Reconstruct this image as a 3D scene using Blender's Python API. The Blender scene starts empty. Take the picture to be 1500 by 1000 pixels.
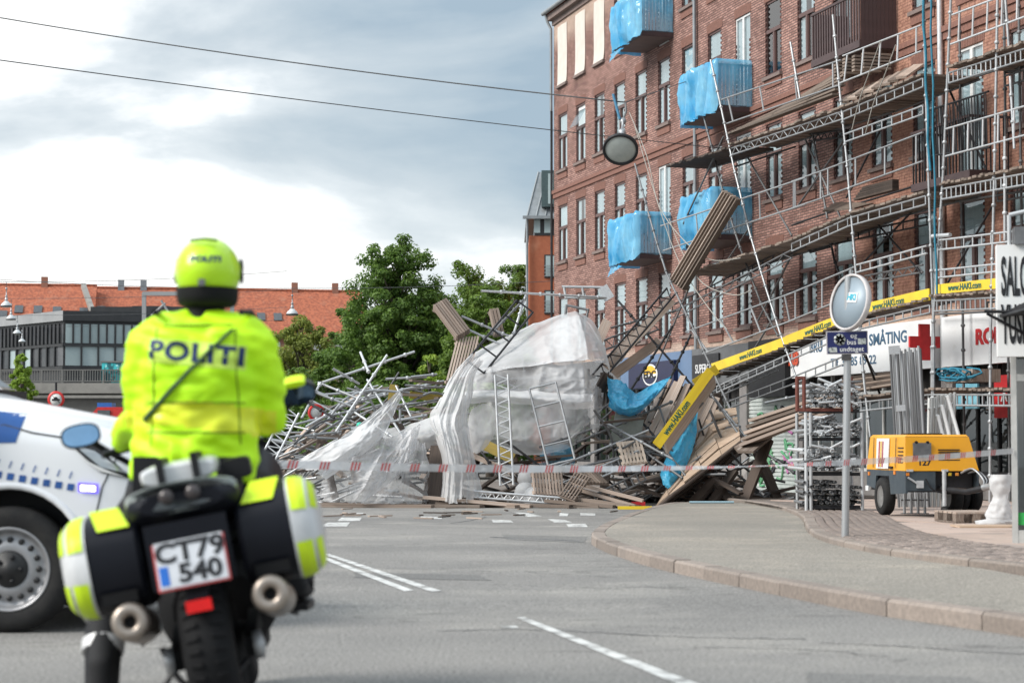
import bpy, bmesh, math, random
from math import sin, cos, pi, radians, atan, sqrt, atan2
from mathutils import Vector as V, Matrix as M, noise, Euler
from mathutils.bvhtree import BVHTree
S = bpy.context.scene
COL = S.collection
R = random.Random(7)

# ------------------------------------------------------------ camera, sky, sun, exposure
FPX, HOR, CH = 2917.0, 645.0, 1.05          # focal length in photo pixels, horizon row, eye height
TH = atan((HOR-500)/FPX)
cam = bpy.data.cameras.new('camera'); camo = bpy.data.objects.new('camera', cam); COL.objects.link(camo)
cam.lens = 70; cam.sensor_width = 36; cam.clip_end = 5000; cam.clip_start = .1
camo.location = (0, 0, CH); camo.rotation_euler = (pi/2+TH, 0, 0)
cam.dof.use_dof = True; cam.dof.focus_distance = 42; cam.dof.aperture_fstop = 3.2
S.camera = camo
SUN_EL, SUN_AZ = radians(37), radians(-113)     # azimuth from +Y towards +X: high to the left, a little behind the camera
wd = bpy.data.worlds.new('World'); S.world = wd; wd.use_nodes = True
nt = wd.node_tree; N = nt.nodes; L = nt.links
for n in list(N): N.remove(n)
def nd(t, **k):
    n = N.new(t)
    for a, b in k.items():
        if a[0] == '_': n.inputs[int(a[1:])].default_value = b
        else: setattr(n, a, b)
    return n
out = nd('ShaderNodeOutputWorld'); bg = nd('ShaderNodeBackground'); bg.inputs[1].default_value = .1
L.new(bg.outputs[0], out.inputs[0])
sky = nd('ShaderNodeTexSky', sky_type='NISHITA', sun_disc=False, sun_elevation=SUN_EL, sun_rotation=SUN_AZ)
tc = nd('ShaderNodeTexCoord')
mp = nd('ShaderNodeMapping'); mp.inputs['Scale'].default_value = (1.0, 1.0, 2.3); mp.inputs['Location'].default_value = (.31, .1, .62)
mp.inputs['Rotation'].default_value = (0, radians(9), 0)
L.new(tc.outputs['Generated'], mp.inputs[0])
n1 = nd('ShaderNodeTexNoise'); n1.inputs['Scale'].default_value = 4.2; n1.inputs['Detail'].default_value = 7; n1.inputs['Roughness'].default_value = .5; n1.inputs['Distortion'].default_value = .35
L.new(mp.outputs[0], n1.inputs['Vector'])
n2 = nd('ShaderNodeTexNoise'); n2.inputs['Scale'].default_value = 13; n2.inputs['Detail'].default_value = 6; n2.inputs['Roughness'].default_value = .6
L.new(mp.outputs[0], n2.inputs['Vector'])
# thin bright cloud over the low sun-lit bank in the west (left of the street)
dotn = nd('ShaderNodeVectorMath', operation='DOT_PRODUCT'); bd = V((-.62, 1, .43)).normalized(); dotn.inputs[1].default_value = bd
flat = nd('ShaderNodeVectorMath', operation='MULTIPLY'); flat.inputs[1].default_value = (1, 1, 3); L.new(tc.outputs['Generated'], flat.inputs[0]); nrmz = nd('ShaderNodeVectorMath', operation='NORMALIZE'); L.new(flat.outputs[0], nrmz.inputs[0]); L.new(nrmz.outputs[0], dotn.inputs[0])
bank = nd('ShaderNodeMapRange', interpolation_type='SMOOTHSTEP'); bank.inputs[1].default_value = cos(radians(33)); bank.inputs[2].default_value = cos(radians(17)); bank.inputs[3].default_value = 0; bank.inputs[4].default_value = .30
L.new(dotn.outputs['Value'], bank.inputs[0])
def math2(op, a, b):
    n = nd('ShaderNodeMath', operation=op)
    for i, x in enumerate((a, b)):
        if isinstance(x, (int, float)): n.inputs[i].default_value = x
        else: L.new(x, n.inputs[i])
    return n.outputs[0]
dens = math2('ADD', math2('ADD', math2('SUBTRACT', math2('MULTIPLY', n1.outputs[0], 2.05), .545), math2('MULTIPLY', n2.outputs[0], .28)), bank.outputs[0])
# an overcast vault is brighter overhead than at the rim
sep = nd('ShaderNodeSeparateXYZ'); L.new(tc.outputs['Generated'], sep.inputs[0])
zen = nd('ShaderNodeMapRange'); zen.inputs[1].default_value = .2; zen.inputs[2].default_value = .9; zen.inputs[3].default_value = 1.0; zen.inputs[4].default_value = 1.8
L.new(sep.outputs[2], zen.inputs[0])
cr = nd('ShaderNodeValToRGB'); e = cr.color_ramp.elements
e[0].position = .40; e[0].color = (.235, .30, .355, 1); e[1].position = 1.0; e[1].color = (.78, .775, .76, 1)
for p_, c_ in ((.55, (.315, .37, .41, 1)), (.68, (.385, .43, .46, 1)), (.80, (.49, .525, .545, 1)), (.90, (.69, .70, .70, 1))):
    x = e.new(p_); x.color = c_
L.new(dens, cr.inputs[0])
cs = nd('ShaderNodeVectorMath', operation='SCALE'); L.new(cr.outputs[0], cs.inputs[0]); L.new(math2('MULTIPLY', zen.outputs[0], 10.0), cs.inputs['Scale'])
mx = nd('ShaderNodeMix', data_type='RGBA'); mx.inputs[0].default_value = .9
L.new(sky.outputs[0], mx.inputs[6]); L.new(cs.outputs[0], mx.inputs[7]); L.new(mx.outputs[2], bg.inputs[0])
sl = bpy.data.lights.new('sun', 'SUN'); sl.energy = 2.5; sl.angle = radians(28); sl.color = (1, .96, .9)
so = bpy.data.objects.new('sun', sl); COL.objects.link(so)
sd = V((sin(SUN_AZ)*cos(SUN_EL), cos(SUN_AZ)*cos(SUN_EL), sin(SUN_EL)))
so.rotation_euler = sd.to_track_quat('Z', 'Y').to_euler(); so.location = (0, 0, 60)
S.view_settings.view_transform = 'Standard'; S.view_settings.look = 'None'; S.view_settings.gamma = 1
S.view_settings.exposure = .78
S.view_settings.use_curve_mapping = False
S.render.engine = 'CYCLES'

# ------------------------------------------------------------ geometry helpers
def ray(px, py):
    u = (px-750)/FPX; v = (500-py)/FPX
    return V((u, cos(TH)-v*sin(TH), sin(TH)+v*cos(TH)))
CAM = V((0, 0, CH))
def W(px, py, Y):
    r = ray(px, py); return CAM+r*(Y/r.y)
def zr(y):                                   # the road falls gently towards the railway bridge
    return -.010*(min(max(y, 12), 60)-12)
def G(px, py, dz=0):
    r = ray(px, py); y = 30
    for i in range(40):
        k = (zr(y)+dz-CH)/r.z; y = .5*y+.5*r.y*k
    return V((r.x*y/r.y, y, zr(y)+dz))
FD = ray(-58, HOR); FT = V((FD.x, FD.y, 0)).normalized(); FN = V((-FT.y, FT.x, 0))     # along the brick front, and out of it
_r = ray(812, HOR); FC = V((_r.x, _r.y, 0))*(69.5/_r.y)
def SP(px, py, o=0):                         # pixel -> point on the vertical plane o metres in front of the brick front
    r = ray(px, py); P = FC+FN*o
    return CAM+r*((P-CAM).dot(FN)/r.dot(FN))
def FS(p): return (FC-p).dot(FT)
def FP(s, z, o=0): return FC-FT*s+FN*o+V((0, 0, z))
FM = M.Translation(FC) @ M((-FT, -FN, V((0, 0, 1)))).transposed().to_4x4()   # local x along front, y into the house
WM = {}
def reg(o, parent=None, W_=None, L_=None):
    COL.objects.link(o)
    if parent is None:
        w = W_ or L_ or M(); o.matrix_basis = w
    elif L_ is not None or W_ is None:
        o.parent = parent; o.matrix_basis = L_ or M(); w = WM[parent] @ (L_ or M())
    else:
        o.parent = parent; o.matrix_parent_inverse = WM[parent].inverted(); o.matrix_basis = W_; w = W_
    WM[o] = w
    return o
def obj(name, me, parent=None, W_=None, L_=None):
    return reg(bpy.data.objects.new(name, me), parent, W_, L_)
def tag(o, label, cat, group=None):
    o['label'] = label; o['category'] = cat
    if group: o['group'] = group
    return o
def struct(o): o['kind'] = 'structure'; return o
def stuff(o): o['kind'] = 'stuff'; return o
def thing(name, label, cat, loc=None, group=None, mat=None):
    o = bpy.data.objects.new(name, None); o.empty_display_size = .1
    reg(o, None, mat or M.Translation(loc or (0, 0, 0))); return tag(o, label, cat, group)
def frame(p, q, up=None):
    p = V(p); q = V(q); d = q-p; z = d.normalized(); up = V(up) if up else V((0, 0, 1))
    if abs(z.dot(up)) > .98: up = V((0, 1, 0)) if abs(z.y) < .9 else V((1, 0, 0))
    x = up.cross(z).normalized(); y = z.cross(x)
    return p, d.length, x, y, z
def fmat(p, q, sx, sy, up=None):
    p, l, x, y, z = frame(p, q, up)
    m = M((x*sx, y*sy, z*l)).transposed().to_4x4(); m.translation = p; return m
class MB:
    def __init__(s): s.v = []; s.f = []; s.sm = []; s.mi = []
    def add(s, vs, fs, sm=False, mi=0):
        b = len(s.v); s.v += [tuple(v) for v in vs]
        for f in fs: s.f.append(tuple(i+b for i in f)); s.sm.append(sm); s.mi.append(mi)
        return s
    def box(s, c, d, mi=0, rot=None):
        c = V(c); vs = []
        for z in (-.5, .5):
            for x, y in ((-.5, -.5), (.5, -.5), (.5, .5), (-.5, .5)):
                p = V((x*d[0], y*d[1], z*d[2]))
                if rot: p = rot @ p
                vs.append(c+p)
        return s.add(vs, [(3, 2, 1, 0), (4, 5, 6, 7), (0, 1, 5, 4), (1, 2, 6, 5), (2, 3, 7, 6), (3, 0, 4, 7)], False, mi)
    def bx(s, x0, x1, y0, y1, z0, z1, mi=0): return s.box(((x0+x1)/2, (y0+y1)/2, (z0+z1)/2), (x1-x0, y1-y0, z1-z0), mi)
    def bar(s, p, q, w, h, up=None, mi=0):
        m = fmat(p, q, w, h, up); vs = [m @ V((x, y, z)) for z in (0, 1) for x, y in ((-.5, -.5), (.5, -.5), (.5, .5), (-.5, .5))]
        return s.add(vs, [(3, 2, 1, 0), (4, 5, 6, 7), (0, 1, 5, 4), (1, 2, 6, 5), (2, 3, 7, 6), (3, 0, 4, 7)], False, mi)
    def tube(s, p, q, r, r2=None, n=10, mi=0, caps=True):
        r2 = r if r2 is None else r2; p, l, x, y, z = frame(p, q); q = p+z*l
        c = [(cos(2*pi*i/n), sin(2*pi*i/n)) for i in range(n)]
        vs = [p+x*a*r+y*b*r for a, b in c]+[q+x*a*r2+y*b*r2 for a, b in c]
        s.add(vs, [(i, (i+1) % n, n+(i+1) % n, n+i) for i in range(n)], True, mi)
        if caps: s.add(vs, [tuple(range(n-1, -1, -1)), tuple(range(n, 2*n))], False, mi)
        return s
    def path(s, pts, r, n=8, mi=0, caps=True, sq=None):
        pts = [V(p) for p in pts]; rs = r if isinstance(r, (list, tuple)) else [r]*len(pts); rings = []; px = None
        for i, p in enumerate(pts):
            d = ((pts[min(i+1, len(pts)-1)]-p).normalized()+(p-pts[max(i-1, 0)]).normalized())
            d = d.normalized() if d.length > 1e-6 else V((0, 0, 1))
            if px is None:
                a = V((0, 0, 1)) if abs(d.z) < .9 else V((1, 0, 0)); px = a.cross(d).normalized()
            else:
                px = (px-d*px.dot(d)).normalized()
            py = d.cross(px); k = sq or (1, 1)
            rings.append([p+px*cos(2*pi*j/n)*rs[i]*k[0]+py*sin(2*pi*j/n)*rs[i]*k[1] for j in range(n)])
        return s.loft(rings, mi, caps)
    def loft(s, rings, mi=0, caps=True, sm=True, close=True):
        n = len(rings[0]); vs = [v for r in rings for v in r]; m = n if close else n-1
        s.add(vs, [(k*n+i, k*n+(i+1) % n, (k+1)*n+(i+1) % n, (k+1)*n+i) for k in range(len(rings)-1) for i in range(m)], sm, mi)
        if caps: s.add(rings[0], [tuple(range(n-1, -1, -1))], False, mi); s.add(rings[-1], [tuple(range(n))], False, mi)
        return s
    def lathe(s, prof, n=24, m=None, mi=0, sm=True):
        m = m or M(); rings = [[m @ V((r*cos(2*pi*i/n), r*sin(2*pi*i/n), z)) for i in range(n)] for r, z in prof]
        return s.loft(rings, mi, False, sm)
    def prism(s, poly, d, m=None, mi=0):
        m = m or M(); n = len(poly)
        vs = [m @ V((x, y, 0)) for x, y in poly]+[m @ V((x, y, d)) for x, y in poly]
        return s.add(vs, [tuple(range(n-1, -1, -1)), tuple(range(n, 2*n))]+[(i, (i+1) % n, n+(i+1) % n, n+i) for i in range(n)], False, mi)
    def mesh(s, name, mats):
        me = bpy.data.meshes.new(name); me.from_pydata(s.v, [], s.f)
        for m in (mats if isinstance(mats, (list, tuple)) else [mats]): me.materials.append(m)
        me.polygons.foreach_set('use_smooth', s.sm); me.polygons.foreach_set('material_index', s.mi); me.update()
        return me
    def build(s, name, mats, parent=None, W_=None, L_=None, recalc=False):
        me = s.mesh(name, mats)
        if recalc:
            b = bmesh.new(); b.from_mesh(me); bmesh.ops.recalc_face_normals(b, faces=b.faces); b.to_mesh(me); b.free()
        return obj(name, me, parent, W_, L_)
_U = {}
def unit(kind, mt):
    k = (kind, mt.name)
    if k not in _U:
        b = MB()
        if kind == 'tube': b.tube((0, 0, 0), (0, 0, 1), 1, n=10)
        elif kind == 'pipe':
            b.lathe([(.8, .03), (.8, 0), (1, 0), (1, 1), (.8, 1), (.8, .97)], 10); b.lathe([(.8, .03), (.001, .03)], 10, mi=0); b.lathe([(.001, .97), (.8, .97)], 10)
        elif kind == 'box': b.box((0, 0, .5), (1, 1, 1))
        elif kind == 'collar': b.lathe([(.3, -1), (1.35, -1), (1.75, -.4), (1.75, .4), (1.35, 1), (.3, 1)], 10, sm=False)
        _U[k] = b.mesh(kind, mt)
    return _U[k]
def tube(name, p, q, r, mt, parent=None, kind='tube'): return obj(name, unit(kind, mt), parent, W_=fmat(p, q, r, r))
def beam(name, p, q, w, h, mt, parent=None, up=None): return obj(name, unit('box', mt), parent, W_=fmat(p, q, w, h, up))
def lerp(a, b, t): return a+(b-a)*t
def poly_at(pts, t):
    n = len(pts)-1; t = max(0, min(.99999, t))*n; i = int(t); return V(pts[i]).lerp(V(pts[i+1]), t-i)
def eval_mesh(me, mods):
    o = bpy.data.objects.new('tmp', me); COL.objects.link(o)
    for f in mods: f(o)
    dg = bpy.context.evaluated_depsgraph_get(); dg.update(); r = bpy.data.meshes.new_from_object(o.evaluated_get(dg)); bpy.data.objects.remove(o)
    return r
def text_me(body, size, mt, bold=0, extrude=.003, sx=1, align='CENTER', spacing=1):
    c = bpy.data.curves.new('t', 'FONT'); c.body = body; c.size = size; c.offset = bold; c.extrude = extrude; c.align_x = align; c.align_y = 'CENTER'; c.resolution_u = 3; c.space_character = spacing
    o = bpy.data.objects.new('t', c); COL.objects.link(o)
    dg = bpy.context.evaluated_depsgraph_get(); dg.update()
    me = bpy.data.meshes.new_from_object(o.evaluated_get(dg)); bpy.data.objects.remove(o)
    me.materials.clear(); me.materials.append(mt)
    if sx != 1: me.transform(M.Diagonal((sx, 1, 1, 1)))
    return me
def tmat(p, right, up):                       # text frame: x right, y up, z towards the reader
    x = V(right).normalized(); y = V(up); y = (y-x*y.dot(x)).normalized(); z = x.cross(y)
    m = M((x, y, z)).transposed().to_4x4(); m.translation = V(p); return m

# ------------------------------------------------------------ materials
def mat(name, c, rough=.6, metal=0., c2=None, scale=6., bump=0., bscale=None, rnd=0., coord='Object', stretch=(1, 1, 1), detail=5., spec=.5, emit=None, trans=0., alpha=1., contrast=(.3, .7), coat=0., rvar=0., c3=None, c3s=1.3, c3t=(.55, .68)):
    m = bpy.data.materials.new(name); m.use_nodes = True; T = m.node_tree; n = T.nodes; l = T.links; b = n['Principled BSDF']
    b.inputs['Roughness'].default_value = rough; b.inputs['Metallic'].default_value = metal; b.inputs['Specular IOR Level'].default_value = spec
    b.inputs['Coat Weight'].default_value = coat; b.inputs['Coat Roughness'].default_value = .08
    c = tuple(c)+(1,); c2 = tuple(c2)+(1,) if c2 else tuple(x*.72 for x in c[:3])+(1,)
    t = n.new('ShaderNodeTexCoord'); mp = n.new('ShaderNodeMapping'); mp.inputs['Scale'].default_value = stretch; l.new(t.outputs[coord], mp.inputs[0])
    oi = n.new('ShaderNodeObjectInfo')
    ml = n.new('ShaderNodeMath'); ml.operation = 'MULTIPLY'; ml.inputs[1].default_value = 37; l.new(oi.outputs['Random'], ml.inputs[0])
    if rnd: l.new(ml.outputs[0], mp.inputs['Location'])
    nz = n.new('ShaderNodeTexNoise'); nz.inputs['Scale'].default_value = scale; nz.inputs['Detail'].default_value = detail; nz.inputs['Roughness'].default_value = .6; l.new(mp.outputs[0], nz.inputs['Vector'])
    rp = n.new('ShaderNodeMapRange'); rp.inputs[1].default_value = contrast[0]; rp.inputs[2].default_value = contrast[1]; l.new(nz.outputs[0], rp.inputs[0])
    mxn = n.new('ShaderNodeMix'); mxn.data_type = 'RGBA'; mxn.inputs[6].default_value = c; mxn.inputs[7].default_value = c2; l.new(rp.outputs[0], mxn.inputs[0]); o = mxn.outputs[2]
    if c3:
        n3 = n.new('ShaderNodeTexNoise'); n3.inputs['Scale'].default_value = c3s; n3.inputs['Detail'].default_value = 6; n3.inputs['Roughness'].default_value = .65; l.new(mp.outputs[0], n3.inputs['Vector'])
        r3 = n.new('ShaderNodeMapRange'); r3.inputs[1].default_value = c3t[0]; r3.inputs[2].default_value = c3t[1]; l.new(n3.outputs[0], r3.inputs[0])
        m3 = n.new('ShaderNodeMix'); m3.data_type = 'RGBA'; l.new(r3.outputs[0], m3.inputs[0]); l.new(o, m3.inputs[6]); m3.inputs[7].default_value = tuple(c3)+(1,); o = m3.outputs[2]
    if rnd:
        hs = n.new('ShaderNodeHueSaturation'); mr = n.new('ShaderNodeMapRange'); mr.inputs[3].default_value = 1-rnd; mr.inputs[4].default_value = 1+rnd
        l.new(oi.outputs['Random'], mr.inputs[0]); l.new(mr.outputs[0], hs.inputs['Value']); l.new(o, hs.inputs['Color']); o = hs.outputs[0]
    l.new(o, b.inputs['Base Color'])
    if rvar:
        rr = n.new('ShaderNodeMapRange'); rr.inputs[3].default_value = rough-rvar; rr.inputs[4].default_value = rough+rvar; l.new(nz.outputs[0], rr.inputs[0]); l.new(rr.outputs[0], b.inputs['Roughness'])
    if bump:
        bp = n.new('ShaderNodeBump'); bp.inputs['Strength'].default_value = min(1, bump*20) if bump < .05 else 1; bp.inputs['Distance'].default_value = bump
        nb = n.new('ShaderNodeTexNoise'); nb.inputs['Scale'].default_value = bscale or scale*4; nb.inputs['Detail'].default_value = 6; l.new(mp.outputs[0], nb.inputs['Vector'])
        l.new(nb.outputs[0], bp.inputs['Height']); l.new(bp.outputs[0], b.inputs['Normal'])
    if emit: b.inputs['Emission Color'].default_value = tuple(emit[:3])+(1,); b.inputs['Emission Strength'].default_value = emit[3]
    if trans: b.inputs['Transmission Weight'].default_value = trans
    if alpha < 1: b.inputs['Alpha'].default_value = alpha
    return m
def film(name, c, trans=.3, clear=.15, rough=.35, c2=None, scale=2., crease=2.2, cdepth=.10, vst=(1, 1, 1)):   # thin plastic film: diffuse + translucent + see-through + sheen
    m = bpy.data.materials.new(name); m.use_nodes = True; T = m.node_tree; n = T.nodes; l = T.links; b = n['Principled BSDF']
    t = n.new('ShaderNodeTexCoord'); nz = n.new('ShaderNodeTexNoise'); nz.inputs['Scale'].default_value = scale; nz.inputs['Detail'].default_value = 6; l.new(t.outputs['Object'], nz.inputs['Vector'])
    mr = n.new('ShaderNodeMapRange'); mr.inputs[1].default_value = .35; mr.inputs[2].default_value = .68; l.new(nz.outputs[0], mr.inputs[0])
    mxn = n.new('ShaderNodeMix'); mxn.data_type = 'RGBA'; mxn.inputs[6].default_value = tuple(c)+(1,); mxn.inputs[7].default_value = tuple(c2 or [x*.8 for x in c])+(1,); l.new(mr.outputs[0], mxn.inputs[0])
    l.new(mxn.outputs[2], b.inputs['Base Color']); b.inputs['Roughness'].default_value = rough
    tl = n.new('ShaderNodeBsdfTranslucent'); l.new(mxn.outputs[2], tl.inputs[0]); tp = n.new('ShaderNodeBsdfTransparent')
    vo = n.new('ShaderNodeTexVoronoi'); vo.feature = 'DISTANCE_TO_EDGE'; vo.inputs['Scale'].default_value = crease; wn = n.new('ShaderNodeVectorMath'); wn.operation = 'MULTIPLY_ADD'; wn.inputs[1].default_value = (.5, .5, .5); l.new(nz.outputs['Color'], wn.inputs[0]); vm = n.new('ShaderNodeVectorMath'); vm.operation = 'MULTIPLY'; vm.inputs[1].default_value = vst; l.new(t.outputs['Object'], vm.inputs[0]); l.new(vm.outputs[0], wn.inputs[2]); l.new(wn.outputs[0], vo.inputs['Vector'])
    nf = n.new('ShaderNodeTexNoise'); nf.inputs['Scale'].default_value = crease*3; nf.inputs['Detail'].default_value = 5; l.new(t.outputs['Object'], nf.inputs['Vector'])
    sm_ = n.new('ShaderNodeMath'); sm_.operation = 'MULTIPLY_ADD'; sm_.inputs[1].default_value = .35; l.new(nf.outputs[0], sm_.inputs[0]); l.new(vo.outputs['Distance'], sm_.inputs[2])
    bp = n.new('ShaderNodeBump'); bp.inputs['Distance'].default_value = cdepth; bp.inputs['Strength'].default_value = 1; l.new(sm_.outputs[0], bp.inputs['Height']); l.new(bp.outputs[0], b.inputs['Normal']); l.new(bp.outputs[0], tl.inputs['Normal'])
    m1 = n.new('ShaderNodeMixShader'); m1.inputs[0].default_value = trans; l.new(b.outputs[0], m1.inputs[1]); l.new(tl.outputs[0], m1.inputs[2])
    m2 = n.new('ShaderNodeMixShader'); nc = n.new('ShaderNodeTexNoise'); nc.inputs['Scale'].default_value = scale*.8; nc.inputs['Detail'].default_value = 4; l.new(t.outputs['Object'], nc.inputs['Vector']); rc = n.new('ShaderNodeMapRange'); rc.inputs[1].default_value = .36; rc.inputs[2].default_value = .66; rc.inputs[3].default_value = clear*.25; rc.inputs[4].default_value = min(.95, clear*2.1); l.new(nc.outputs[0], rc.inputs[0]); l.new(rc.outputs[0], m2.inputs[0]); l.new(m1.outputs[0], m2.inputs[1]); l.new(tp.outputs[0], m2.inputs[2])
    l.new(m2.outputs[0], n['Material Output'].inputs[0])
    return m
def glass(name, tint=(.8, .86, .88), rough=.02):
    m = bpy.data.materials.new(name); m.use_nodes = True; T = m.node_tree; n = T.nodes; l = T.links
    g = n.new('ShaderNodeBsdfGlossy'); g.inputs['Roughness'].default_value = rough; tp = n.new('ShaderNodeBsdfTransparent'); tp.inputs[0].default_value = tuple(tint)+(1,)
    fr = n.new('ShaderNodeFresnel'); fr.inputs[0].default_value = 2.3; mxn = n.new('ShaderNodeMixShader')
    ge = n.new('ShaderNodeNewGeometry'); ib = n.new('ShaderNodeMath'); ib.operation = 'SUBTRACT'; ib.inputs[0].default_value = 1; l.new(ge.outputs['Backfacing'], ib.inputs[1]); ff = n.new('ShaderNodeMath'); ff.operation = 'MULTIPLY'; l.new(fr.outputs[0], ff.inputs[0]); l.new(ib.outputs[0], ff.inputs[1])
    l.new(ff.outputs[0], mxn.inputs[0]); l.new(tp.outputs[0], mxn.inputs[1]); l.new(g.outputs[0], mxn.inputs[2]); l.new(mxn.outputs[0], n['Material Output'].inputs[0])
    return m
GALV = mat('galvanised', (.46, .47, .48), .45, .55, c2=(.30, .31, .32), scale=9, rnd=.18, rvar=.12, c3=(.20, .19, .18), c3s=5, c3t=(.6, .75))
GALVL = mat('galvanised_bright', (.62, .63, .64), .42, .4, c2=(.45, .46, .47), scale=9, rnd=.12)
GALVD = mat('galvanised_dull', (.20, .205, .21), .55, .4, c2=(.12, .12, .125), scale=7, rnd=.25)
STEELD = mat('dark_steel', (.04, .04, .044), .5, .3, c2=(.022, .022, .024), scale=5, rnd=.2, spec=.3)
WOOD = mat('weathered_wood', (.22, .165, .13), .8, c2=(.12, .088, .07), scale=3.2, stretch=(7, 7, .5), rnd=.3, coord='Generated', bump=.004, bscale=6, c3=(.34, .30, .26), c3s=1.2, c3t=(.5, .7))
WOODL = mat('pale_wood', (.45, .35, .285), .8, c2=(.29, .215, .17), scale=3.2, stretch=(7, 7, .5), rnd=.22, coord='Generated', bump=.003, bscale=6, c3=(.46, .42, .38), c3s=1.2, c3t=(.5, .7))
WOODD = mat('dark_wood', (.085, .06, .046), .8, c2=(.045, .033, .027), scale=3, stretch=(7, 7, .5), rnd=.3, coord='Generated', bump=.004, bscale=6)
PLY = mat('plywood', (.46, .34, .245), .75, c2=(.36, .255, .18), scale=2.5, stretch=(1, 4, 1), rnd=.18, c3=(.46, .38, .31), c3s=.8)
WHITE = mat('white_paint', (.78, .78, .77), .45, c2=(.7, .7, .69), scale=2)
BLACK = mat('black_plastic', (.010, .010, .012), .5, c2=(.016, .016, .018), scale=8, spec=.25)
YEL = mat('haki_yellow', (.80, .58, .03), .5, c2=(.66, .45, .03), scale=1.6, bump=.002, c3=(.42, .33, .10), c3s=2.4, c3t=(.62, .72))
INK = mat('lettering_green', (.02, .12, .09), .5)
GLASS = glass('window_glass')
# ------------------------------------------------------------ ground, kerbs, markings
def asphalt(name, c, c2, crackscale, tint3):
    m = mat(name, c, .85, c2=c2, scale=.22, coord='Object', detail=9, contrast=(.38, .62), c3=tint3, c3s=.55, c3t=(.5, .66), spec=.3)
    T = m.node_tree; n = T.nodes; l = T.links; b = n['Principled BSDF']
    t = n.new('ShaderNodeTexCoord'); v = n.new('ShaderNodeTexNoise'); v.inputs['Scale'].default_value = 55; v.inputs['Detail'].default_value = 3; l.new(t.outputs['Object'], v.inputs['Vector'])
    src = b.inputs['Base Color'].links[0].from_socket
    g = n.new('ShaderNodeMapRange'); g.inputs[1].default_value = .32; g.inputs[2].default_value = .68; g.inputs[3].default_value = .5; g.inputs[4].default_value = 1.5; l.new(v.outputs[0], g.inputs[0])
    sc = n.new('ShaderNodeVectorMath'); sc.operation = 'SCALE'; l.new(src, sc.inputs[0]); l.new(g.outputs[0], sc.inputs['Scale'])
    # sealed cracks and worn wheel tracks
    wv = n.new('ShaderNodeTexNoise'); wv.inputs['Scale'].default_value = .5; wv.inputs['Detail'].default_value = 5
    mpn = n.new('ShaderNodeMapping'); mpn.inputs['Scale'].default_value = (.35, 1.2, 1); l.new(t.outputs['Object'], mpn.inputs[0]); l.new(mpn.outputs[0], wv.inputs['Vector'])
    ab = n.new('ShaderNodeMath'); ab.operation = 'SUBTRACT'; ab.inputs[1].default_value = .5; l.new(wv.outputs[0], ab.inputs[0])
    a2 = n.new('ShaderNodeMath'); a2.operation = 'ABSOLUTE'; l.new(ab.outputs[0], a2.inputs[0])
    mr = n.new('ShaderNodeMapRange'); mr.inputs[1].default_value = .0; mr.inputs[2].default_value = crackscale; mr.inputs[3].default_value = .62; mr.inputs[4].default_value = 1; l.new(a2.outputs[0], mr.inputs[0])
    s2 = n.new('ShaderNodeVectorMath'); s2.operation = 'SCALE'; l.new(sc.outputs[0], s2.inputs[0]); l.new(mr.outputs[0], s2.inputs['Scale']); l.new(s2.outputs[0], b.inputs['Base Color'])
    bp = n.new('ShaderNodeBump'); bp.inputs['Distance'].default_value = .006; bp.inputs['Strength'].default_value = .7; l.new(v.outputs[0], bp.inputs['Height']); l.new(bp.outputs[0], b.inputs['Normal'])
    return m
ROAD = asphalt('asphalt', (.235, .225, .212), (.178, .172, .164), .004, (.275, .262, .242))
TRACK = asphalt('track_asphalt', (.27, .245, .212), (.215, .20, .175), .001, (.32, .285, .24))
LINE = mat('road_paint', (.66, .66, .64), .7, c2=(.40, .40, .39), scale=7, c3=(.235, .23, .22), c3s=7, c3t=(.50, .60))
GRAN = mat('granite_kerb', (.29, .24, .205), .8, c2=(.18, .15, .13), scale=30, rnd=.16, c3=(.17, .145, .13), c3s=2.2, c3t=(.55, .75), bump=.004, bscale=40)
SETT = mat('granite_sett', (.27, .215, .185), .8, c2=(.17, .14, .125), scale=3, rnd=.28, bump=.02, bscale=3)
SLAB = mat('paving_slab', (.46, .355, .30), .85, c2=(.37, .29, .25), scale=3.5, rnd=.08, bump=.002, bscale=40, c3=(.27, .23, .21), c3s=.9)
SAND = mat('joint_sand', (.20, .165, .145), .9, c2=(.1, .085, .075), scale=5, c3=(.25, .22, .19))
# one sheet to the horizon, following the fall of the street
xs = [-1500, -300, -80, -30, -12, 0, 12, 30, 80, 300, 1500]; ys = [-40, -10, 5, 12, 20, 30, 40, 50, 60, 90, 200, 600, 1800]
b = MB(); b.add([(x, y, zr(y)) for y in ys for x in xs], [(j*11+i, j*11+i+1, (j+1)*11+i+1, (j+1)*11+i) for j in range(len(ys)-1) for i in range(10)])
struct(b.build('road', ROAD))
def catmull(P, k=8):
    P = [V(p) for p in P]; out = []
    for i in range(len(P)-1):
        a, b_, c, d = P[max(i-1, 0)], P[i], P[i+1], P[min(i+2, len(P)-1)]
        for j in range(k):
            t = j/k; out.append(.5*((2*b_)+(c-a)*t+(2*a-5*b_+4*c-d)*t*t+(3*b_-a-3*c+d)*t**3))
    return out+[P[-1]]
def resample(P, step):
    L_ = [0]
    for a, c in zip(P, P[1:]): L_.append(L_[-1]+(c-a).length)
    n = max(1, round(L_[-1]/step)); res = []; i = 0
    for k in range(n+1):
        t = L_[-1]*k/n
        while i < len(P)-2 and L_[i+1] < t: i += 1
        res.append(P[i].lerp(P[i+1], (t-L_[i])/max(1e-6, L_[i+1]-L_[i])))
    return res
DT, DP = .10, .16          # bicycle track and pavement levels above the road
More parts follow.
